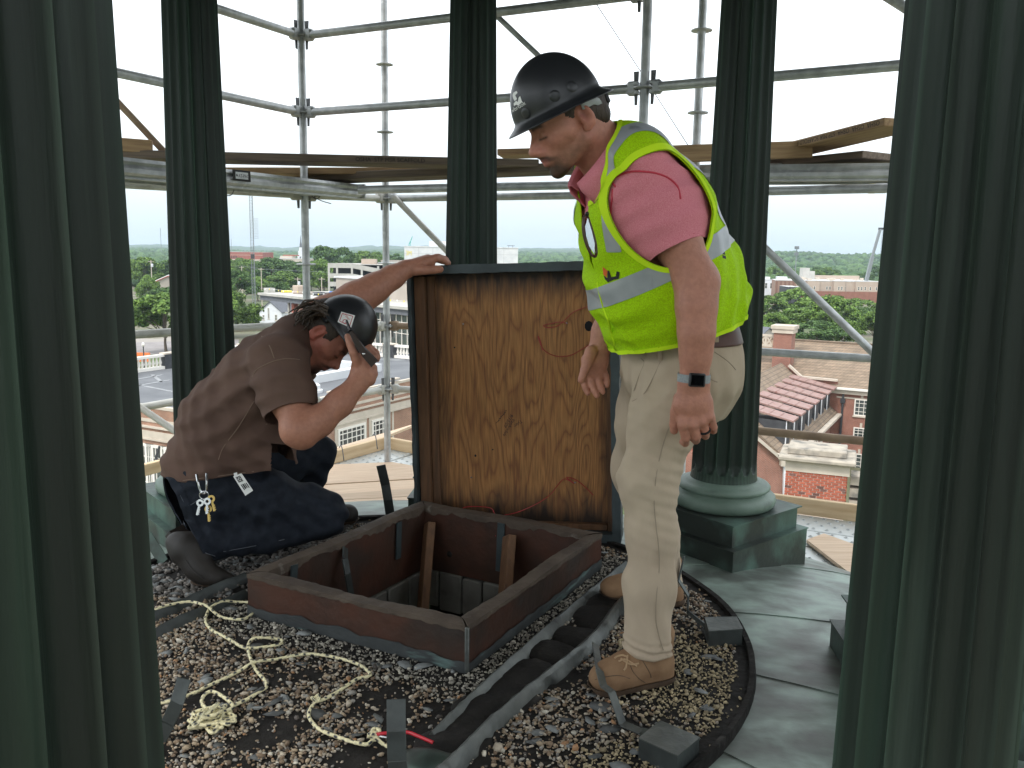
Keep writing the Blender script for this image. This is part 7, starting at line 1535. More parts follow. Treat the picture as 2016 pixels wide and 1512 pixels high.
# roof furniture
for (x0, x1, y0, y1, h) in ((5.5, 20.5, 5.0, 5.8, .62), (20.5, 21.3, 5, 14, .62), (5.5, 6.2, 5.801, 10, .6)): bx(t, 'roof_curb', 'whiteroof', x0, x1, y0, y1, zt-.344, zt-.344+h)
mb = MB(); mb.lathe([(.62, 0), (.62, .18), (.45, .22), (.45, .5), (.30, .62), (.05, .66)], (10.2, 2.6, zt-.344), 20); obj('roof_vent', mb, MT['whiteroof'], t, local=True)
for (a, b) in (((268, 760), (335, 748)), ((262, 748), (320, 738)), ((268, 757), (345, 772)), ((300, 738), (318, 752))):
    q0, q1 = G(*a, -8.54)-BL.o, G(*b, -8.54)-BL.o; mb = MB(); l0, l1 = np.array([q0@BL.x, q0@BL.y, zt-.335]), np.array([q1@BL.x, q1@BL.y, zt-.335]); mb.bar(l0, l1, .28, .02); obj('roof_seam_patch', mb, MT['seampatch'], t, smooth=False, local=True)
# balustrade on the far parapet
def balustrade(x0, x1, y0, y1, lab):
    A, B = V3((x0, y0, 0)), V3((x1, y1, 0)); d = nrm(B-A); L_ = np.linalg.norm(B-A); s = np.array([-d[1], d[0], 0]); R = np.column_stack((d, s, (0, 0, 1)))
    b = BL.thing('balustrade', lab, 'balustrade', 'white balustrades on the brick building roof'); z0 = zt-.34; n = int(L_/4.2)+1
    for k in range(n):
        x = k*4.2; mb = MB(); mb.box(A+d*x+(0, 0, z0+.6), (1.2, .6, 1.2), R); obj('pedestal', mb, MT['slate'], b, smooth=False, local=True)
        mb = MB(); mb.box(A+d*x+(0, 0, z0+1.26), (1.35, .7, .12), R); obj('pedestal_cap', mb, MT['stone_trim'], b, smooth=False, local=True)
        if k < n-1:
            mb = MB(); mb.box(A+d*(x+2.1)+(0, 0, z0+1.12), (2.98, .42, .2), R); mb.box(A+d*(x+2.1)+(0, 0, z0+.12), (2.98, .42, .24), R); obj('rail', mb, MT['wframe'], b, smooth=False, local=True)
            for j in range(8):
                mb = MB(); mb.lathe([(.10, .24), (.06, .34), (.13, .52), (.06, .84), (.10, 1.02)], A+d*(x+.9+.345*j)+(0, 0, z0), 8, caps=False); obj('baluster', mb, MT['wframe'], b, local=True)
balustrade(.5, 30, 20.6, 20.6, 'white balustrade along the left edge of the grey flat roof'); balustrade(29.4, 29.4, 18.5, .5, 'white balustrade along the far edge of the grey flat roof')
# -- street beyond it
mb = MB(); p = [G(x, y, GZ+.02) for x, y in ((200, 702), (470, 690), (470, 668), (200, 676))]; mb.quad(*p); struct(obj('road', mb, MT['asphalt'], smooth=False))
mb = MB(); p = [G(x, y, GZ+.03) for x, y in ((200, 719), (470, 708), (470, 695), (200, 705))]; mb.quad(*p); struct(obj('lawn', mb, MT['lawn'], smooth=False))
mb = MB(); p = [G(x, y, GZ+.02) for x, y in ((600, 715), (900, 735), (900, 672), (600, 664))]; mb.quad(*p); struct(obj('yard', mb, mat('dirt_yard', (.42, .26, .19), (.33, .21, .16), sc=.2, rough=.95), smooth=False))
b = P(283, 700, 150); lp = thing('street_lamp', 'black street lamp post by the lawn on the left', 'street lamp', (b[0], b[1], GZ)); mb = MB(); mb.tube((b[0], b[1], GZ), (b[0], b[1], GZ+5), .11, 8); obj('pole', mb, MT['slate'], lp)
mb = MB(); mb.ball((b[0], b[1], GZ+5.3), (.28, .28, .4), 8, 6); obj('lantern', mb, MT['wframe'], lp)
q = G(276, 712, GZ); mb = MB(); mb.box(q+(0, 0, .9), (4, .3, 1.8)); tag(obj('barrier', mb, mat('orange_barrier', (.75, .20, .06), rough=.6), smooth=False), 'orange construction barrier at the street on the far left', 'barrier')
# -- simple gabled houses
def gable(org, ang, W, D, he, hr, label, wall, roof, cat='house', wins=(), over=.4, name='gabled_house', fascia=None):
    f = Frame(org, ang); t = f.thing(name, label, cat); mb = MB(); mb.prism([(0, 0, 0), (W, 0, 0), (W, 0, he), (W/2, 0, hr), (0, 0, he)], (0, D, 0)); obj('wall', mb, MT[wall], t, smooth=False, local=True)
    for sx in (0, 1):
        x0 = -over if sx == 0 else W+over; ze = he-(hr-he)*over/(W/2); mb = MB(); mb.prism([(x0, -over, ze+.05), (W/2, -over, hr+.05), (W/2, -over, hr+.25), (x0, -over, ze+.25)], (0, D+2*over, 0)); obj('roof', mb, MT[roof], t, smooth=False, local=True)
        if fascia:
            mb = MB(); mb.prism([(x0, -over-.06, ze-.2), (W/2, -over-.06, hr-.2), (W/2, -over-.06, hr+.24), (x0, -over-.06, ze+.24)], (0, .05, 0)); obj('fascia', mb, MT[fascia], t, smooth=False, local=True)
    for (pl, a0, a1, z0, z1) in wins: window(t, pl[0], a0, a1, z0, z1, 0 if pl[1] == '-' else (D if pl[0] == 'y' else W), -1 if pl[1] == '-' else 1, 2, 2, .10, .06)
    return t
o = P(296, 585, 340); gable((o[0], o[1], GZ), math.radians(20), 14, 12, 8.0, 11.2, 'tan gabled house with a white metal roof and dark red eaves', 'tan', 'whiteroof', wins=(('y-', 3.6, 4.6, 5.2, 6.4), ('y-', 8.6, 9.8, 5.2, 6.4)), fascia='redbrickfar')
o = P(511, 620, 262); gable((o[0], o[1], GZ), math.radians(-14), 7.5, 12, 3.4, 6.4, 'white clapboard house with a dark grey roof beside the lattice tower', 'white_siding', 'greyroof', wins=(('y-', 1.0, 1.7, .8, 2.4), ('y-', 2.8, 3.4, 1.2, 4.6), ('y-', 5.2, 6.0, .8, 2.6), ('x+', 1.5, 2.6, .8, 2.4), ('x+', 5.5, 6.6, .8, 2.4)))
o = P(476, 560, 460); gable((o[0], o[1], GZ), .5, 5, 7, 6.0, 8.0, 'tiny house with a red roof among the trees', 'tan', 'redbrickfar')
o = P(1490, 660, 190); gable((o[0], o[1], GZ), math.radians(40), 9, 9, 3.8, 6.3, 'house with a brownish grey roof behind the brick chimney on the right', 'tan', 'greyroof')
o = P(510, 575, 400); gable((o[0], o[1], GZ), math.radians(15), 12, 8, 4.8, 7.0, 'low house with a pale roof half hidden by trees right of the tower', 'tan', 'tan')
# -- box buildings in the distance
def block(name, label, pxl, pxr, d, ytop, m, ang=0, depth=20, cat='building', roofm='whiteroof'):
    A = P(pxl, ytop, d); B = P(pxr, ytop, d*(1+math.tan(ang)*(pxr-pxl)/FPX)); W = np.linalg.norm((B-A)[:2]); f = Frame((A[0], A[1], GZ), math.atan2(B[1]-A[1], B[0]-A[0])); t = f.thing(name, label, cat); h = A[2]-GZ
    bx(t, 'wall', m, 0, W, 0, depth, 0, h); bx(t, 'parapet', roofm, -.15, W+.15, -.15, .3, h+.002, h+.35); bx(t, 'roof', roofm, 0, W, .302, depth, h+.001, h+.12); return t, f, W, h
t, f, W, h = block('brick_building', 'long distant red brick building on the skyline beside the lattice tower', 436, 517, 900, 495.5, 'redbrickfar', 0, 40)
bx(t, 'stone_base', 'stone_trim', -.1, W+.1, -.3, -.01, 0, h-7.5); bx(t, 'brick_course', 'stone_trim', 0, W, -.12, -.01, h-3.3, h-3.0)
for k in range(5): x = W*(.19+.042*k); bx(t, 'window', 'darkint', x, x+.8, -.1, -.01, h-6.6, h-4.1)
bx(t, 'window', 'darkint', W*.71, W*.77, -.1, -.01, h-6.4, h-3.4)
t, f, W, h = block('flat_building', 'low cream building with a flat roof left of the church steeple', 541, 600, 640, 509, 'stone_trim', 0, 30); bx(t, 'penthouse', 'stone_trim', W*.14, W*.54, 3, 14, h+.121, h+2.0); bx(t, 'upper_roof', 'redbrickfar', W*.2, W*.6, 6, 20, h+2.1, h+2.8)
c = P(592.5, 500, 760); st_ = thing('church_steeple', 'white church steeple with a slim dark spire beside the scaffold pole', 'steeple', (c[0], c[1], GZ))
zz = lambda y: P(592, y, 760)[2]-GZ
mb = MB(); mb.box((0, 0, zz(504)/2), (5, 5, zz(504))); mb.box((0, 0, (zz(504)+zz(494))/2), (4, 4, zz(494)-zz(504)-.05)); mb.box((0, 0, (zz(494)+zz(487))/2), (2.6, 2.6, zz(487)-zz(494)-.1)); obj('tower', mb, MT['white_siding'], st_, smooth=False, local=True)
bx(st_, 'louver', 'slate', -.5, .5, -2.6, -2.505, zz(506)-4, zz(504)-.5)
mb = MB(); mb.lathe([(1.25, zz(487)), (.5, zz(475)), (.05, zz(462))], (0, 0, 0), 8); obj('spire', mb, MT['greyroof'], st_, local=True)
# tall white tower block with a yellow sign
t, f, W, h = block('white_tower_block', 'big plain white building behind the lid with faint yellow letters', 796, 1020, 300, 486, 'whiteroof', .04, 25); MT['joint'] = mat('panel_joint', (.42, .42, .42), rough=.8)
for k in range(1, 8): bx(t, 'panel_joint', 'joint', W*k/8-.05, W*k/8+.05, -.04, -.01, 0, h-.2)
for z in (h-2.2, h-5.2, h-8.5): bx(t, 'panel_joint', 'joint', 0, W, -.035, -.008, z-.04, z+.04)
mb = MB(); v, fc = TXT['3M']; mb.add([(.5+p[0]*1.55*1.05, -.06, h-2.9+p[1]*2.3*1.0) for p in v], fc); obj('wall_sign', mb, MT['yellow'], t, smooth=False, local=True)
bx(t, 'roof_screen', 'white_siding', W*.21, W*.56, 6, 14, h+.13, h+2.2)
for x in (.92, .955): bx(t, 'roof_antenna', 'slate', W*x, W*x+.12, 4, 4.12, h+.13, h+1.1)
bx(t, 'roof_antenna_bar', 'slate', W*.905, W*.975, 4.0, 4.1, h+.9, h+1.05)
c = P(806, 486, 320); mb = MB(); zb = c[2]
for a, b in (((803, 486), (806, 478)), ((806, 478), (812, 465)), ((812, 465), (806, 486)), ((806, 478), (809, 484)), ((803, 486), (814, 485)), ((808, 475), (806, 486))): mb.tube(P(*a, 330), P(*b, 330), .09, 5)
tag(obj('roof_hoist', mb, mat('teal_steel', (.10, .42, .36), rough=.6)), 'small teal hoist frame on top of the white tower block', 'hoist')
# -- parking garage
A = P(645, 518, 330); f = Frame((A[0], A[1], GZ), math.radians(2)); t = f.thing('parking_garage', 'pale concrete parking garage with open decks and a sloping ramp', 'parking garage'); m = 330/FPX; h = A[2]-GZ; xx = lambda px: (px-645)*m
bx(t, 'rear_wall', 'darkint', .5, xx(830), 9, 9.4, 0, h-.4); bx(t, 'deck', 'concrete', 0, xx(830), .5, 24, h-.5, h-.25)
for zt_ in (h, h-3.9, h-7.1): bx(t, 'spandrel', 'concrete', 0, xx(693), 0, .5, zt_-1.75, zt_)
for zt_ in (h, h-3.9):
    mb = MB(); mb.prism([(xx(693), .02, zt_-1.75), (xx(800), .02, zt_-1.75-3.9), (xx(800), .02, zt_-3.9), (xx(693), .02, zt_)], (0, .48, 0)); obj('ramp_parapet', mb, MT['concrete'], t, smooth=False, local=True)
    mb = MB(); mb.prism([(xx(693), .6, zt_-1.9), (xx(800), .6, zt_-5.8), (xx(800), .6, zt_-5.4), (xx(693), .6, zt_-1.5)], (0, 8, 0)); obj('ramp_deck', mb, MT['concrete'], t, smooth=False, local=True)
bx(t, 'far_spandrel', 'concrete', xx(735), xx(830), 12, 12.5, h-1.7, h)
for px in (645, 661, 690, 709, 741, 770): bx(t, 'pillar', 'concrete', xx(px), xx(px)+.75, -.02, .6, 0, h-.9)
bx(t, 'stair_tower', 'salmon', xx(706), xx(734), 6, 12, h-.2, h+1.7)
for z in (h-3.9, h-7.1): bx(t, 'deck', 'concrete', .3, xx(693), .52, 8.9, z-1.6, z-1.3)
t2, f2_, W2, h2 = block('flat_building', 'tan flat-roofed building behind the pole, right of the garage', 750, 800, 345, 513.5, 'concrete', 0, 20, roofm='tan'); 
# -- construction building with the glass front
A, B = G(523, 576.5, -9.2), G(836, 606.5, -9.2); f = Frame((A[0], A[1], GZ), math.atan2(B[1]-A[1], B[0]-A[0])); t = f.thing('glass_building', 'building under construction with a thick roof slab and tall glass front', 'building'); h = -9.2-GZ; W = np.linalg.norm((B-A)[:2])
bx(t, 'roof_slab', 'concrete', -1.5, W, -1.4, 26, h-.55, h); bx(t, 'roof_edge', 'greyroof', -1.2, W, -.9, 25, h-1.7, h-.552)
fx = lambda px, py=600: f.hit(px, py, 'y', 0)[0]
bx(t, 'rear_wall', 'darkint', fx(588), W, 8, 8.3, 0, h-1.75)
bx(t, 'glass_front', 'glass', fx(690, 640), W, .1, .2, .6, h-1.75)
for k in range(15): x = fx(690, 640)+(W-fx(690, 640))*k/14; bx(t, 'mullion', 'wframe', x-.07, x+.07, -.06, .09, .6, h-1.75)
for z in (h-3.2, h-5.4, 1.6): bx(t, 'transom', 'wframe', fx(690, 640), W, -.05, .085, z-.05, z+.05)
for px, m_ in ((572, 'redbrickfar'), (585, 'salmon')): x = fx(px); bx(t, 'brick_pier', m_, x, x+1.3, .2, 1.2, 0, h-1.75)
for px in (567, 600, 612, 640, 665): x = fx(px); bx(t, 'column', 'concrete', x-.25, x+.25, 0, .5, 0, h-1.75)
for z in (2.5, 5.2, 7.6): bx(t, 'floor_edge', 'concrete', fx(560), fx(690, 640), .1, .4, z-.12, z+.12)
zpl = h; 
q0, q1 = f.hit(662, 575, 'y', 9), f.hit(838, 590, 'y', 9); bx(t, 'penthouse', 'tan', q0[0], q1[0], 9, 20, h+.001, q0[2]+3.4); bx(t, 'penthouse_roof', 'whiteroof', q0[0]-.3, q1[0], 8.6, 20.3, q0[2]+3.401, q0[2]+3.75)
q0 = f.hit(525, 565, 'y', 1.5); bx(t, 'material_stack', 'concrete', q0[0]+.2, q0[0]+2.3, .6, 2.6, h+.001, h+1.1)
for k in range(28):
    x = .5+(W-2)*k/27; bx(t, 'warning_flag', 'yellow' if k % 2 else 'white', x, x+.35, -.5, -.46, h+.75+.12*math.sin(k*1.1), h+1.05+.12*math.sin(k*1.1))
mb = MB(); mb.path([(.5, -.48, h+1.05), (W*.5, -.48, h+1.02), (W-1, -.48, h+1.05)], .02, 4); obj('flag_line', mb, MT['white'], t, local=True)
for px, m_, w_, hh_ in ((655, 'tarp', 2.0, 1.3), (641, 'slate', 2.4, .9), (583, 'salmon', 2.6, 2.0), (622, 'slate', 2, .8), (602, 'tan', 1.6, .7), (560, 'yellow', 1.4, .5)):
    if m_ == 'tarp': MT['tarp'] = mat('blue_tarp', (.05, .14, .42), rough=.6)
    x = f.hit(px, 570, 'y', 5)[0]; bx(t, 'site_crate', m_, x, x+w_, 4, 6.4, h+.001, h+hh_, .15)
# -- lattice mast
c = P(500, 560, 250); mt_ = thing('lattice_tower', 'tall thin steel lattice tower with a mesh antenna beside the left far column', 'radio tower', (c[0], c[1], GZ)); hw = .45; topz = P(497, 375, 250)[2]-GZ
mb = MB(); legs = [(-hw, -hw), (hw, -hw), (hw*.2, hw)]
for x, y in legs: mb.tube((x, y, 0), (x, y, topz), .085, 5)
obj('leg', mb, MT['steel'], mt_, local=True)['kind'] = 'stuff'
mb = MB(); k = 0
while k*.95 < topz-1:
    z = k*.95
    for i in range(3): a, b = legs[i], legs[(i+1) % 3]; mb.tube((*a, z), (*b, z), .035, 4); mb.tube((*a, z), (*b, z+.95), .03, 4)
    k += 1
obj('bracing', mb, MT['steel'], mt_, local=True)['kind'] = 'stuff'
za_ = P(500, 470, 250)[2]-GZ; zb_ = P(500, 430, 250)[2]-GZ; mb = MB()
for i in range(9):
    z = za_+(zb_-za_)*i/8; mb.path([(.5, -.3, z), (1.3, -.6, z), (2.0, -1.2+.5*abs(i/4-1), z)], .02, 4)
for j in range(5): t_ = j/4; mb.path([(.5+1.5*t_, -.3-.7*t_, za_), (.5+1.35*t_, -.3-.3*t_, (za_+zb_)/2), (.5+1.5*t_, -.3-.7*t_, zb_)], .02, 4)
obj('grid_antenna', mb, MT['steel'], mt_, local=True)
mb = MB(); z = P(500, 505, 250)[2]-GZ; mb.box((0, -.4, z), (1.0, .5, 1.3)); obj('equipment_box', mb, MT['slate'], mt_, smooth=False, local=True)
# -- utility poles and masts
def upole(px, ytop, d, lab, tr=True):
    c = P(px, ytop, d); t = thing('utility_pole', lab, 'utility pole', (c[0], c[1], GZ), group='utility poles of the town'); h = c[2]-GZ; mb = MB(); mb.tube((0, 0, 0), (0, 0, h), .2, 6, .14); obj('pole', mb, MT['stone_trim'], t, local=True)
    mb = MB(); mb.box((0, 0, h-.6), (2.4, .15, .15)); obj('crossarm', mb, MT['stone_trim'], t, smooth=False, local=True)
    if tr: mb = MB(); mb.lathe([(.42, 0), (.45, .2), (.45, 1.1), (.3, 1.2)], (.5, -.3, h-2.6), 10); obj('transformer', mb, MT['white_siding'], t, local=True)
for a in ((297, 512, 330, 'utility pole with a white transformer left of the tan gabled house'), (475.5, 524, 400, 'utility pole between the left far column and the lattice tower', False), (514, 527, 330, 'utility pole just right of the lattice tower', False), (586, 546, 300, 'utility pole with a transformer just left of the scaffold pole'), (633, 546, 300, 'utility pole left of the parking garage', False)): upole(*a)
mb = MB(); mb.path([P(440, 525, 400), P(475, 523.5, 400), P(520, 530, 380), P(600, 534, 380), P(690, 538, 380)], .05, 4); tag(obj('power_line', mb, MT['steel']), 'overhead power line crossing the trees beyond the white house', 'power line')
for px, y0, y1, d, lab in ((315.5, 449, 490, 1800, 'thin radio mast on the left skyline'), (455, 470, 492, 2000, 'fainter radio mast right of the left far column')):
    a, b = P(px, y1, d), P(px, y0, d); mb = MB(); mb.tube((b[0], b[1], GZ), b, .55, 5); tag(obj('radio_mast', mb, MT['steel']), lab, 'radio mast')
c = P(1569, 486, 520); t = thing('cell_tower', 'cell phone tower with panel antennas on the right skyline', 'cell tower', (c[0], c[1], GZ)); h = c[2]-GZ
mb = MB(); mb.tube((0, 0, 0), (0, 0, h), .42, 8, .28); obj('pole', mb, MT['steel'], t, local=True)
for z in (h-.5, h-4.2):
    for k in range(6): a = k*math.pi/3; bx(t, 'panel_antenna', 'steel', 1.1*math.cos(a)-.25, 1.1*math.cos(a)+.25, 1.1*math.sin(a)-.2, 1.1*math.sin(a)+.2, z-.9, z+.9)
a, b = P(1701, 562, 420), P(1733, 451, 420); t = thing('crane_boom', 'long grey crane boom leaning up beside the near right column', 'crane', (a[0], a[1], GZ)); mid_ = a+(b-a)*.52
foot = a+(a-b)*.12; foot[2] = GZ+1.5
mb = MB(); mb.bar(foot, mid_, 1.5, 1.5); obj('lower_boom', mb, MT['steel'], t, smooth=False); mb = MB(); mb.bar(mid_, b, 1.1, 1.1); obj('upper_boom', mb, MT['steel'], t, smooth=False)
mb = MB(); mb.box(b+(.3, 0, .2), (2.2, 1, 1)); obj('boom_head', mb, MT['slate'], t, smooth=False); mb = MB(); mb.tube(b+(1.0, 0, 0), b+(1.2, 0, -16), .06, 4); obj('hoist_cable', mb, MT['slate'], t)
mb = MB(); mb.box((foot[0], foot[1], GZ+1.2), (5, 3, 2.4)); obj('carrier', mb, MT['steel'], t, smooth=False)
# -- apartment buildings, right
MT['russet'] = mat('russet_brick', (.27, .12, .085), (.22, .10, .07), sc=.6, rough=.9)
t, f, W, h = block('apartment_building', 'pinkish tan apartment building with a bright flat roof and stepped bays', 1575, 1745, 420, 553, 'salmon', 0, 34)
m = W/(1745-1575); xx = lambda px: (px-1575)*m
for a, b in ((1588, 1612), (1640, 1662), (1683, 1745)): bx(t, 'bay', 'salmon', xx(a), xx(b), -1.6, -.01, 0, h+.1); bx(t, 'bay_parapet', 'whiteroof', xx(a)-.1, xx(b)+.1, -1.7, -.16, h+.101, h+.5)
for a in (1600, 1627, 1633, 1648, 1654, 1662, 1687, 1693, 1700, 1710, 1722, 1735):
    off = -1.6 if any(p <= a < q for p, q in ((1588, 1612), (1640, 1662), (1683, 1745))) else 0
    for z in (h-4.1, h-7.3): window(t, 'y', xx(a), xx(a)+.95, z, z+1.7, off, -1, 1, 2, .12, .08, ledge=False)
bx(t, 'brick_base', 'russet', -.05, W+.05, -1.75, -1.61, 0, h-4.8)
r_ = random.Random(8)
for k in range(16): x, y = r_.uniform(4, W-4), r_.uniform(3, 30); bx(t, 'roof_unit', 'stone_trim', x, x+r_.uniform(1, 2.2), y, y+1.5, h+.121, h+r_.uniform(.8, 1.5))
bx(t, 'stair_tower', 'concrete', xx(1616), xx(1629), 26, 32, h, h+6.0); bx(t, 'stair_tower', 'concrete', xx(1629.2), xx(1640), 26, 32, h, h+4.4)
bx(t, 'rear_parapet', 'salmon', xx(1625), W, 33, 34, h+.121, h+2.2)
MT['brownpanel2'] = mat('russet_panel', (.30, .19, .14), (.26, .16, .12), sc=.5, rough=.8)
t, f, W, h = block('apartment_building', 'brown apartment building with vertical stripes left of the diagonal brace', 1527, 1568, 400, 552, 'brownpanel2', -.2, 22)
MT['brownpanel'] = mat('brown_panel', (.20, .105, .075), rough=.8)
for k in range(5): bx(t, 'stripe_panel', 'brownpanel', W*(k*.2+.02), W*(k*.2+.11), -.25, -.01, 0, h-.3)
bx(t, 'penthouse', 'whiteroof', W*.1, W*.6, 4, 12, h+.13, h+1.6)
t, f, W, h = block('apartment_building', 'grey and white apartment building next to the right far column', 1480, 1527, 430, 551, 'white_siding', .1, 22)
for k in range(4): window(t, 'y', W*(.12+.22*k), W*(.12+.22*k)+1.3, h-4.2, h-1.4, 0, -1, 1, 2, .12, .08, ledge=False)
for k in range(3): bx(t, 'roof_unit', 'whiteroof', W*(.15+.3*k), W*(.33+.3*k), 5, 8, h+.121, h+1.5)
t, f, W, h = block('apartment_building', 'dark fronted pavilion with a pale overhanging roof below the brace', 1554, 1578, 380, 565, 'slate', 0, 14)
MT['splash_w'] = mat('white_splash', (.55, .58, .58), rough=.7); MT['splash'] = mat('pale_splash', (.055, .07, .06), rough=.8)
# ------------------------------------------------------------------ tiled brick college building, right
OR_ = G(1648, 815, -15.4); q = G(1570, 890, -15.4); FR = Frame((OR_[0], OR_[1], GZ), math.atan2((OR_-q)[1], (OR_-q)[0])); zg = -15.4-GZ
t = FR.thing('brick_college', 'red brick building with tiled roofs and a row of seven copper dormers on the right', 'building')
# main block: wall faces back along -x of this frame; runs towards -y (right) and +y (left)
ze = -12.6-GZ; zr = ze+4.1
bx(t, 'wall', 'brick', 0, 13, -22, 16, 0, ze)
for s_, x0 in ((1, -.5), (-1, 13.5)):
    mb = MB(); mb.prism([(x0, -22.5, ze-.05), (6.5, -22.5, zr), (6.5, -22.5, zr+.22), (x0, -22.5, ze+.2)], (0, 39, 0)); obj('roof', mb, MT['tile_roof'], t, smooth=False, local=True)
mb = MB(); mb.bar((6.5, -22.5, zr+.26), (6.5, 16.5, zr+.26), .4, .16); obj('ridge_cap', mb, MT['tile_roof'], t, smooth=False, local=True)
bx(t, 'gutter', 'wframe', -.75, -.45, -22.4, 16, ze-.02, ze+.2); bx(t, 'cornice', 'stone_trim', -.40, -.004, -22.2, 16, ze-.5, ze-.10); bx(t, 'stone_band', 'stone_trim', -.08, -.005, -22.2, 16, ze-1.0, ze-.85)
for px, (ya, yb) in ((1696, (786, 819)), (1694, (842, 866)), (1690, (893, 925))):
    c = FR.hit(px, (ya+yb)/2, 'x', 0); z0, z1 = FR.hit(px, yb, 'x', 0)[2], FR.hit(px, ya, 'x', 0)[2]
    window(t, 'x', c[1]-.72, c[1]+.72, z0, z1, 0, -1, 3, 4, .12, .05); window(t, 'x', c[1]-4.2, c[1]-2.8, z0, z1, 0, -1, 3, 4, .12, .05)
    bx(t, 'keystone', 'stone_trim', -.08, -.003, c[1]-.12, c[1]+.12, z1+.02, z1+.5)
c = FR.hit(1659, 800, 'x', 0); bx(t, 'downpipe', 'slate', -.28, -.10, c[1]-.10, c[1]+.10, 0, ze-.55); bx(t, 'rain_head', 'slate', -.36, -.08, c[1]-.24, c[1]+.24, ze-1.5, ze-1.02)
# wing with the dormers: axis along -x from the main wall, eave at y=0, slope rising to +y
XL = -25.5; zw = zg
bx(t, 'wall', 'brick', XL, -.003, .6, 11, 0, zw-.1); slope = 4.9/6.2
mb = MB(); mb.prism([(XL, 0, zw), (XL, 6.2, zw+4.9), (XL, 6.2, zw+5.12), (XL, 0, zw+.22)], (-XL-.01, 0, 0)); obj('roof', mb, MT['tile_roof'], t, smooth=False, local=True)
mb = MB(); mb.prism([(XL, 12.4, zw), (XL, 6.2, zw+4.9), (XL, 6.2, zw+5.12), (XL, 12.4, zw+.22)], (-XL-.01, 0, 0)); obj('roof', mb, MT['tile_roof'], t, smooth=False, local=True)
bx(t, 'gutter', 'stone_trim', XL, -.01, -.5, -.02, zw-.12, zw+.12); bx(t, 'eave_soffit', 'copperroof', XL, -.01, -.30, .55, zw-.40, zw-.122)
for k in range(8): x = XL+1+2.6*k; bx(t, 'wall_panel', 'wframe', x, x+.5, .40, .59, 2.0, zw-.9)
for k in range(7):
    x1 = -.7-3.4*k; x0 = x1-1.95; yf, zb, zt_ = .75, zw+.45, zw+2.95
    d = MB(); d.box(((x0+x1)/2, yf+1.9, (zb+zt_)/2), (x1-x0, 3.8, zt_-zb)); do = obj('dormer', d, MT['slate'], t, smooth=False, local=True)
    rb = MB(); sl = .14; rb.prism([(x0-.16, yf-.62, zt_-.06), (x0-.16, yf-.50, zt_+.0), (x0-.16, yf+4.4, zt_+1.0), (x0-.16, yf+4.4, zt_+1.14), (x0-.16, yf-.62, zt_+.11)], (x1-x0+.32, 0, 0)); obj('copper_roof', rb, MT['copperroof'], do, smooth=False, local=True)
    for xx_ in (x0+.02,):
        e = MB(); e.box((xx_+.03, yf-.04, (zb+zt_)/2), (.12, .07, zt_-zb)); obj('corner_trim', e, MT['white_siding'], do, smooth=False, local=True)
    g = MB(); g.box(((x0+x1)/2, yf-.015, (zb+zt_)/2+.1), (x1-x0-.32, .03, zt_-zb-.3)); obj('glass', g, MT['slate'], do, smooth=False, local=True)
    for j in range(1, 5):
        s_ = MB(); yy_ = yf-.3+.85*j; zz_ = zt_+.16+(yy_-yf+.4)*.204; s_.prism([(x0-.16, yy_, zz_+.002), (x0-.16, yy_+.05, zz_+.012), (x0-.16, yy_+.05, zz_+.05), (x0-.16, yy_, zz_+.04)], (x1-x0+.32, 0, 0)); obj('roof_seam', s_, MT['copperroof'], do, smooth=False, local=True)
# stepped parapet with pale coping
pl = [FR.hit(px, py, 'x', -.25) for px, py in ((1553, 719), (1578, 742), (1649, 749))]
for a, b in zip(pl, pl[1:]):
    mb = MB(); mb.bar(a, b, .5, .22, up=(0, 0, 1)); obj('parapet_coping', mb, MT['stone_trim'], t, smooth=False, local=True)
    mb = MB(); mb.prism([tuple(a+(.12, 0, -.12)), tuple(b+(.12, 0, -.12)), tuple(b+(.12, 0, -2.2)), tuple(a+(.12, 0, -2.2))], (.25, 0, 0)); obj('parapet_wall', mb, MT['brick'], t, smooth=False, local=True)
# far chimney with pale cap
a, b = FR.hit(1523, 660, 'x', .8), FR.hit(1559, 660, 'x', .8); zb_, zt_ = FR.hit(1540, 740, 'x', .8)[2], FR.hit(1540, 656, 'x', .8)[2]; zc = FR.hit(1540, 641, 'x', .8)[2]
ch = FR.thing('chimney', 'red brick chimney with a pale moulded cap behind the tiled roofs', 'chimney', 'brick chimneys of the college building'); y0, y1 = min(a[1], b[1]), max(a[1], b[1])
bx(ch, 'stack', 'brick', .8, 2.8, y0, y1, zb_-3, zt_); bx(ch, 'cap', 'stone_trim', .62, 2.98, y0-.18, y1+.18, zt_+.002, zt_+(zc-zt_)*.55); bx(ch, 'cap_top', 'stone_trim', .5, 3.1, y0-.3, y1+.3, zt_+(zc-zt_)*.55+.002, zc)
# lattice parapet left of it
x0 = 1.2; p0, p1 = FR.hit(1470, 656, 'x', x0), FR.hit(1522, 656, 'x', x0); zb_ = FR.hit(1510, 680, 'x', x0)[2]; bl = FR.thing('lattice_parapet', 'pale parapet of crossed stone bars left of the far chimney', 'parapet'); n = 4; dy_ = (p1[1]-p0[1])/n; zt_ = p0[2]
for zz_ in (zt_-.1, zb_): bx(bl, 'rail', 'stone_trim', x0-.12, x0+.12, min(p0[1], p1[1]), max(p0[1], p1[1]), zz_-.12, zz_+.12)
for k in range(n):
    ya, yb = p0[1]+dy_*k, p0[1]+dy_*(k+1)
    for s_ in (0, 1): mb = MB(); mb.bar((x0+.02*s_, ya, zb_ if s_ else zt_-.1), (x0+.02*s_, yb, zt_-.1 if s_ else zb_), .14, .13, up=(1, 0, 0)); obj('cross_bar', mb, MT['stone_trim'], bl, smooth=False, local=True)
    bx(bl, 'post', 'stone_trim', x0-.1, x0+.1, ya-.1, ya+.1, zb_+.121, zt_-.221)
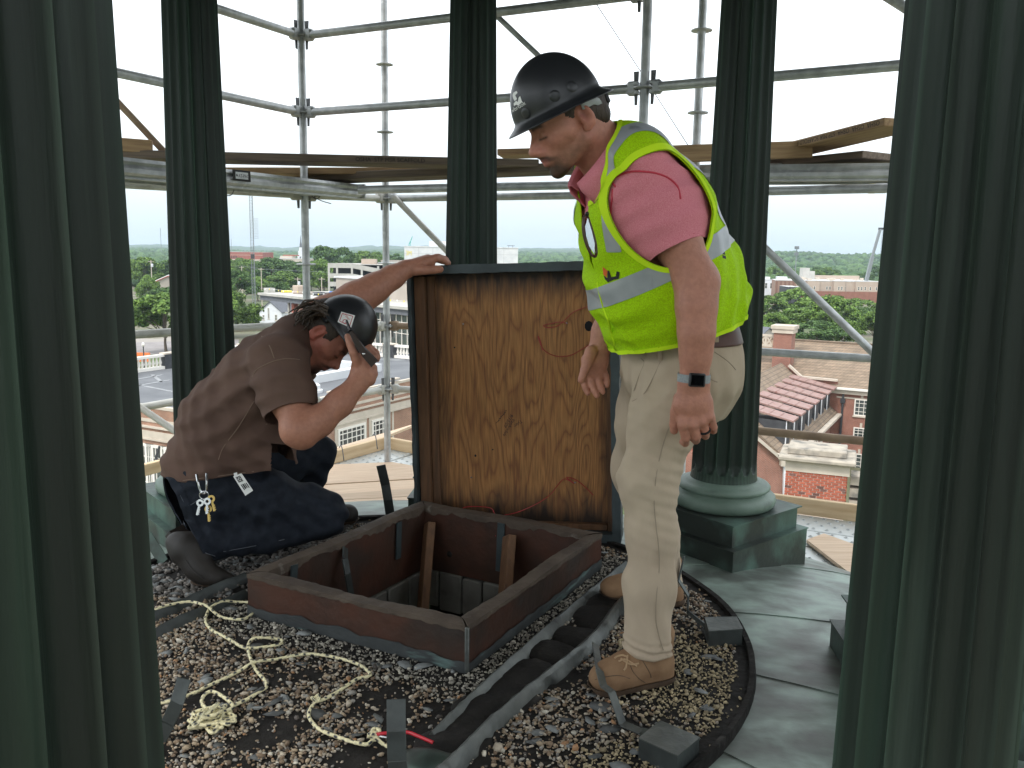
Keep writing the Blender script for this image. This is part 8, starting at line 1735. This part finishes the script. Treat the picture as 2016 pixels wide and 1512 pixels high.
# near gable end
gp = [P(1470, 848, 66), P(1488, 863, 66), P(1528, 898, 66), P(1542, 901, 66), P(1542, 1010, 66), P(1470, 1010, 66)]
gb_ = thing('gable_wall', 'red brick gable end with pale sloping coping behind the column base', 'wall', gp[4]); mb = MB(); mb.prism(gp, (.4, .7, 0)); obj('brickwork', mb, MT['brick'], gb_, smooth=False)
for a, b in zip(gp[:3], gp[1:4]): mb = MB(); mb.bar(a+(0, -.06, .1), b+(.05, -.06, .1), .8, .24); obj('coping', mb, MT['stone_trim'], gb_, smooth=False)
mb = MB(); mb.bar(P(1546, 912, 65.8), P(1545, 1010, 65.8), .30, .30, up=(0, 1, 0)); obj('downpipe', mb, MT['white_siding'], gb_, smooth=False); mb = MB(); mb.box(P(1545, 911, 65.7), (.7, .5, .5)); obj('rain_head', mb, MT['stone_trim'], gb_, smooth=False)
# big near chimney, brick by brick
c0_ = P(1547, 925, 28.2); FCh = Frame((c0_[0], c0_[1], 0), math.radians(-22)); ch = thing('chimney', 'big near brick chimney block with a weathered stone cap', 'chimney', FCh.o, FCh.a, 'brick chimneys of the college building')
xr = FCh.hit(1668, 930, 'y', 0)[0]; ztop = FCh.hit(1600, 931, 'y', 0)[2]; zlow = ztop-1.75; dpt = 1.5
MT['mortar'] = mat('lime_mortar', (.72, .60, .53), (.64, .52, .45), sc=6, rough=.95)
MT['brickpc'] = mat('single_brick', (.42, .12, .07), (.35, .095, .055), sc=4, rough=.9, bump=.003, bsc=30, rnd=.16); MT['brickdk'] = mat('dark_burnt_brick', (.16, .075, .06), rough=.9, rnd=.25)
bx(ch, 'mortar_core', 'mortar', .012, xr-.012, .012, dpt, zlow, ztop)
def brickmesh(w_): mb = MB(); mb.box((0, 0, 0), (w_, .05, .066), None, .004); return mesh_from('brick', mb.v, mb.f, None, False)
BW = .205; bms = {(k, m_): None for k in ('f', 'h') for m_ in ('brickpc', 'brickdk')}
for k, w_ in (('f', BW), ('h', BW*.48)):
    for m_ in ('brickpc', 'brickdk'): me = brickmesh(w_); me.materials.append(MT[m_]); bms[(k, m_)] = me
rb = random.Random(2); rows = 16; nb_ = 0
for r in range(rows):
    z = ztop-.045-.086*r; x = .0; first = r % 2
    while x < xr-.05:
        k = 'h' if (first and x == 0) or x+BW > xr+.03 else 'f'; w_ = BW if k == 'f' else BW*.48
        o = put('brick', bms[(k, 'brickdk' if rb.random() < .05 else 'brickpc')], ch, (x+w_/2, -.010+rb.uniform(-.003, .003)+.012, z)); x += w_+.024; nb_ += 1
    y = .03 if first else .14
    while y < dpt-.1 and nb_ < 296:
        o = put('brick', bms[('f', 'brickpc')], ch, (xr-.004, y+BW/2, z)); o.rotation_euler = (0, 0, math.pi/2); y += BW+.024; nb_ += 1
mb = MB(); mb.box((xr/2+.03, dpt/2, ztop+.19), (xr+.10, dpt+.10, .38)); obj('cap_frieze', mb, MT['stone_trim'], ch, smooth=False, local=True)
mb = MB(); mb.box((xr/2, dpt/2, ztop+.46), (xr+.5, dpt+.6, .16), None, .05); obj('cap_cornice', mb, MT['oldstone'], ch, smooth=False, local=True)
mb = MB(); mb.box((xr/2-.02, dpt/2+.1, ztop+.65), (xr-.05, dpt-.1, .22), None, .03); obj('cap_slab', mb, MT['oldstone'], ch, smooth=False, local=True)
bx(ch, 'shaft', 'brick', .03, xr-.03, .03, dpt-.01, zlow-13, zlow-.003)
for k in range(4): bx(ch, 'stone_step', 'oldstone', xr+.12, xr+.9, .3, 1.2, ztop-.35-.42*k, ztop-.05-.42*k)
# paint splashes and droppings on the near columns
nc = [o for o in bpy.data.objects if o.name.startswith('fluted_column')]; colA = [o for o in nc if 'left edge' in o['label']][0]; colB = [o for o in nc if 'in front of the copper dish' in o['label']][0]; r_ = random.Random(12)
for cobj, marks in ((colA, [(84, 1398, 5, 13), (88, 1425, 4, 8), (254, 1070, 3, 14), (148, 1005, 3, 3), (200, 950, 2, 10), (120, 1285, 3, 10), (75, 870, 2, 8)]), (colB, [(1830, 1085, 9, 12), (1842, 1020, 6, 8), (1870, 1200, 2, 9), (1955, 1085, 2, 12), (1795, 820, 2, 14), (1900, 940, 2, 6), (1930, 1300, 2, 5)])):
    sh_ = cobj.children[0]; M_ = cobj.matrix_world if False else Matrix.Translation(cobj.location)@cobj.rotation_euler.to_matrix().to_4x4()
    cv = [M_@v.co for v in sh_.data.vertices]; Bc = BVHTree.FromPolygons(cv, [tuple(p.vertices) for p in sh_.data.polygons])
    for k, (px, py, a, b) in enumerate(marks):
        mb = MB(); decal(mb, Bc, [(px+a*math.cos(t_)*r_.uniform(.5, 1.2), py+b*math.sin(t_)*r_.uniform(.6, 1.2)) for t_ in np.arange(0, 6.2, .8)], .0012, 1)
        if mb.f:
            v = [cobj.matrix_basis.inverted()@Vector(q) if False else M_.inverted()@Vector(q) for q in mb.v]; put('paint_splash', mesh_from('paint_splash', [tuple(q) for q in v], mb.f, MT['splash_w' if (cobj is colA and k < 2) else 'splash'], False), cobj)
# ------------------------------------------------------------------ air
hz = bpy.data.materials.new('haze_air'); hz.use_nodes = True; n_ = hz.node_tree; n_.nodes.clear(); oo = n_.nodes.new('ShaderNodeOutputMaterial'); pv = n_.nodes.new('ShaderNodeVolumePrincipled')
pv.inputs['Color'].default_value = (.72, .86, 1.0, 1); pv.inputs['Density'].default_value = .00012; pv.inputs['Anisotropy'].default_value = .2; n_.links.new(pv.outputs[0], oo.inputs['Volume'])
mb = MB(); mb.box((0, 0, 29), (14400, 14400, 102)); ho_ = put('haze', mesh_from('haze', mb.v, mb.f, hz, False)); ho_['kind'] = 'stuff'; ho_['label'] = 'pale summer haze'
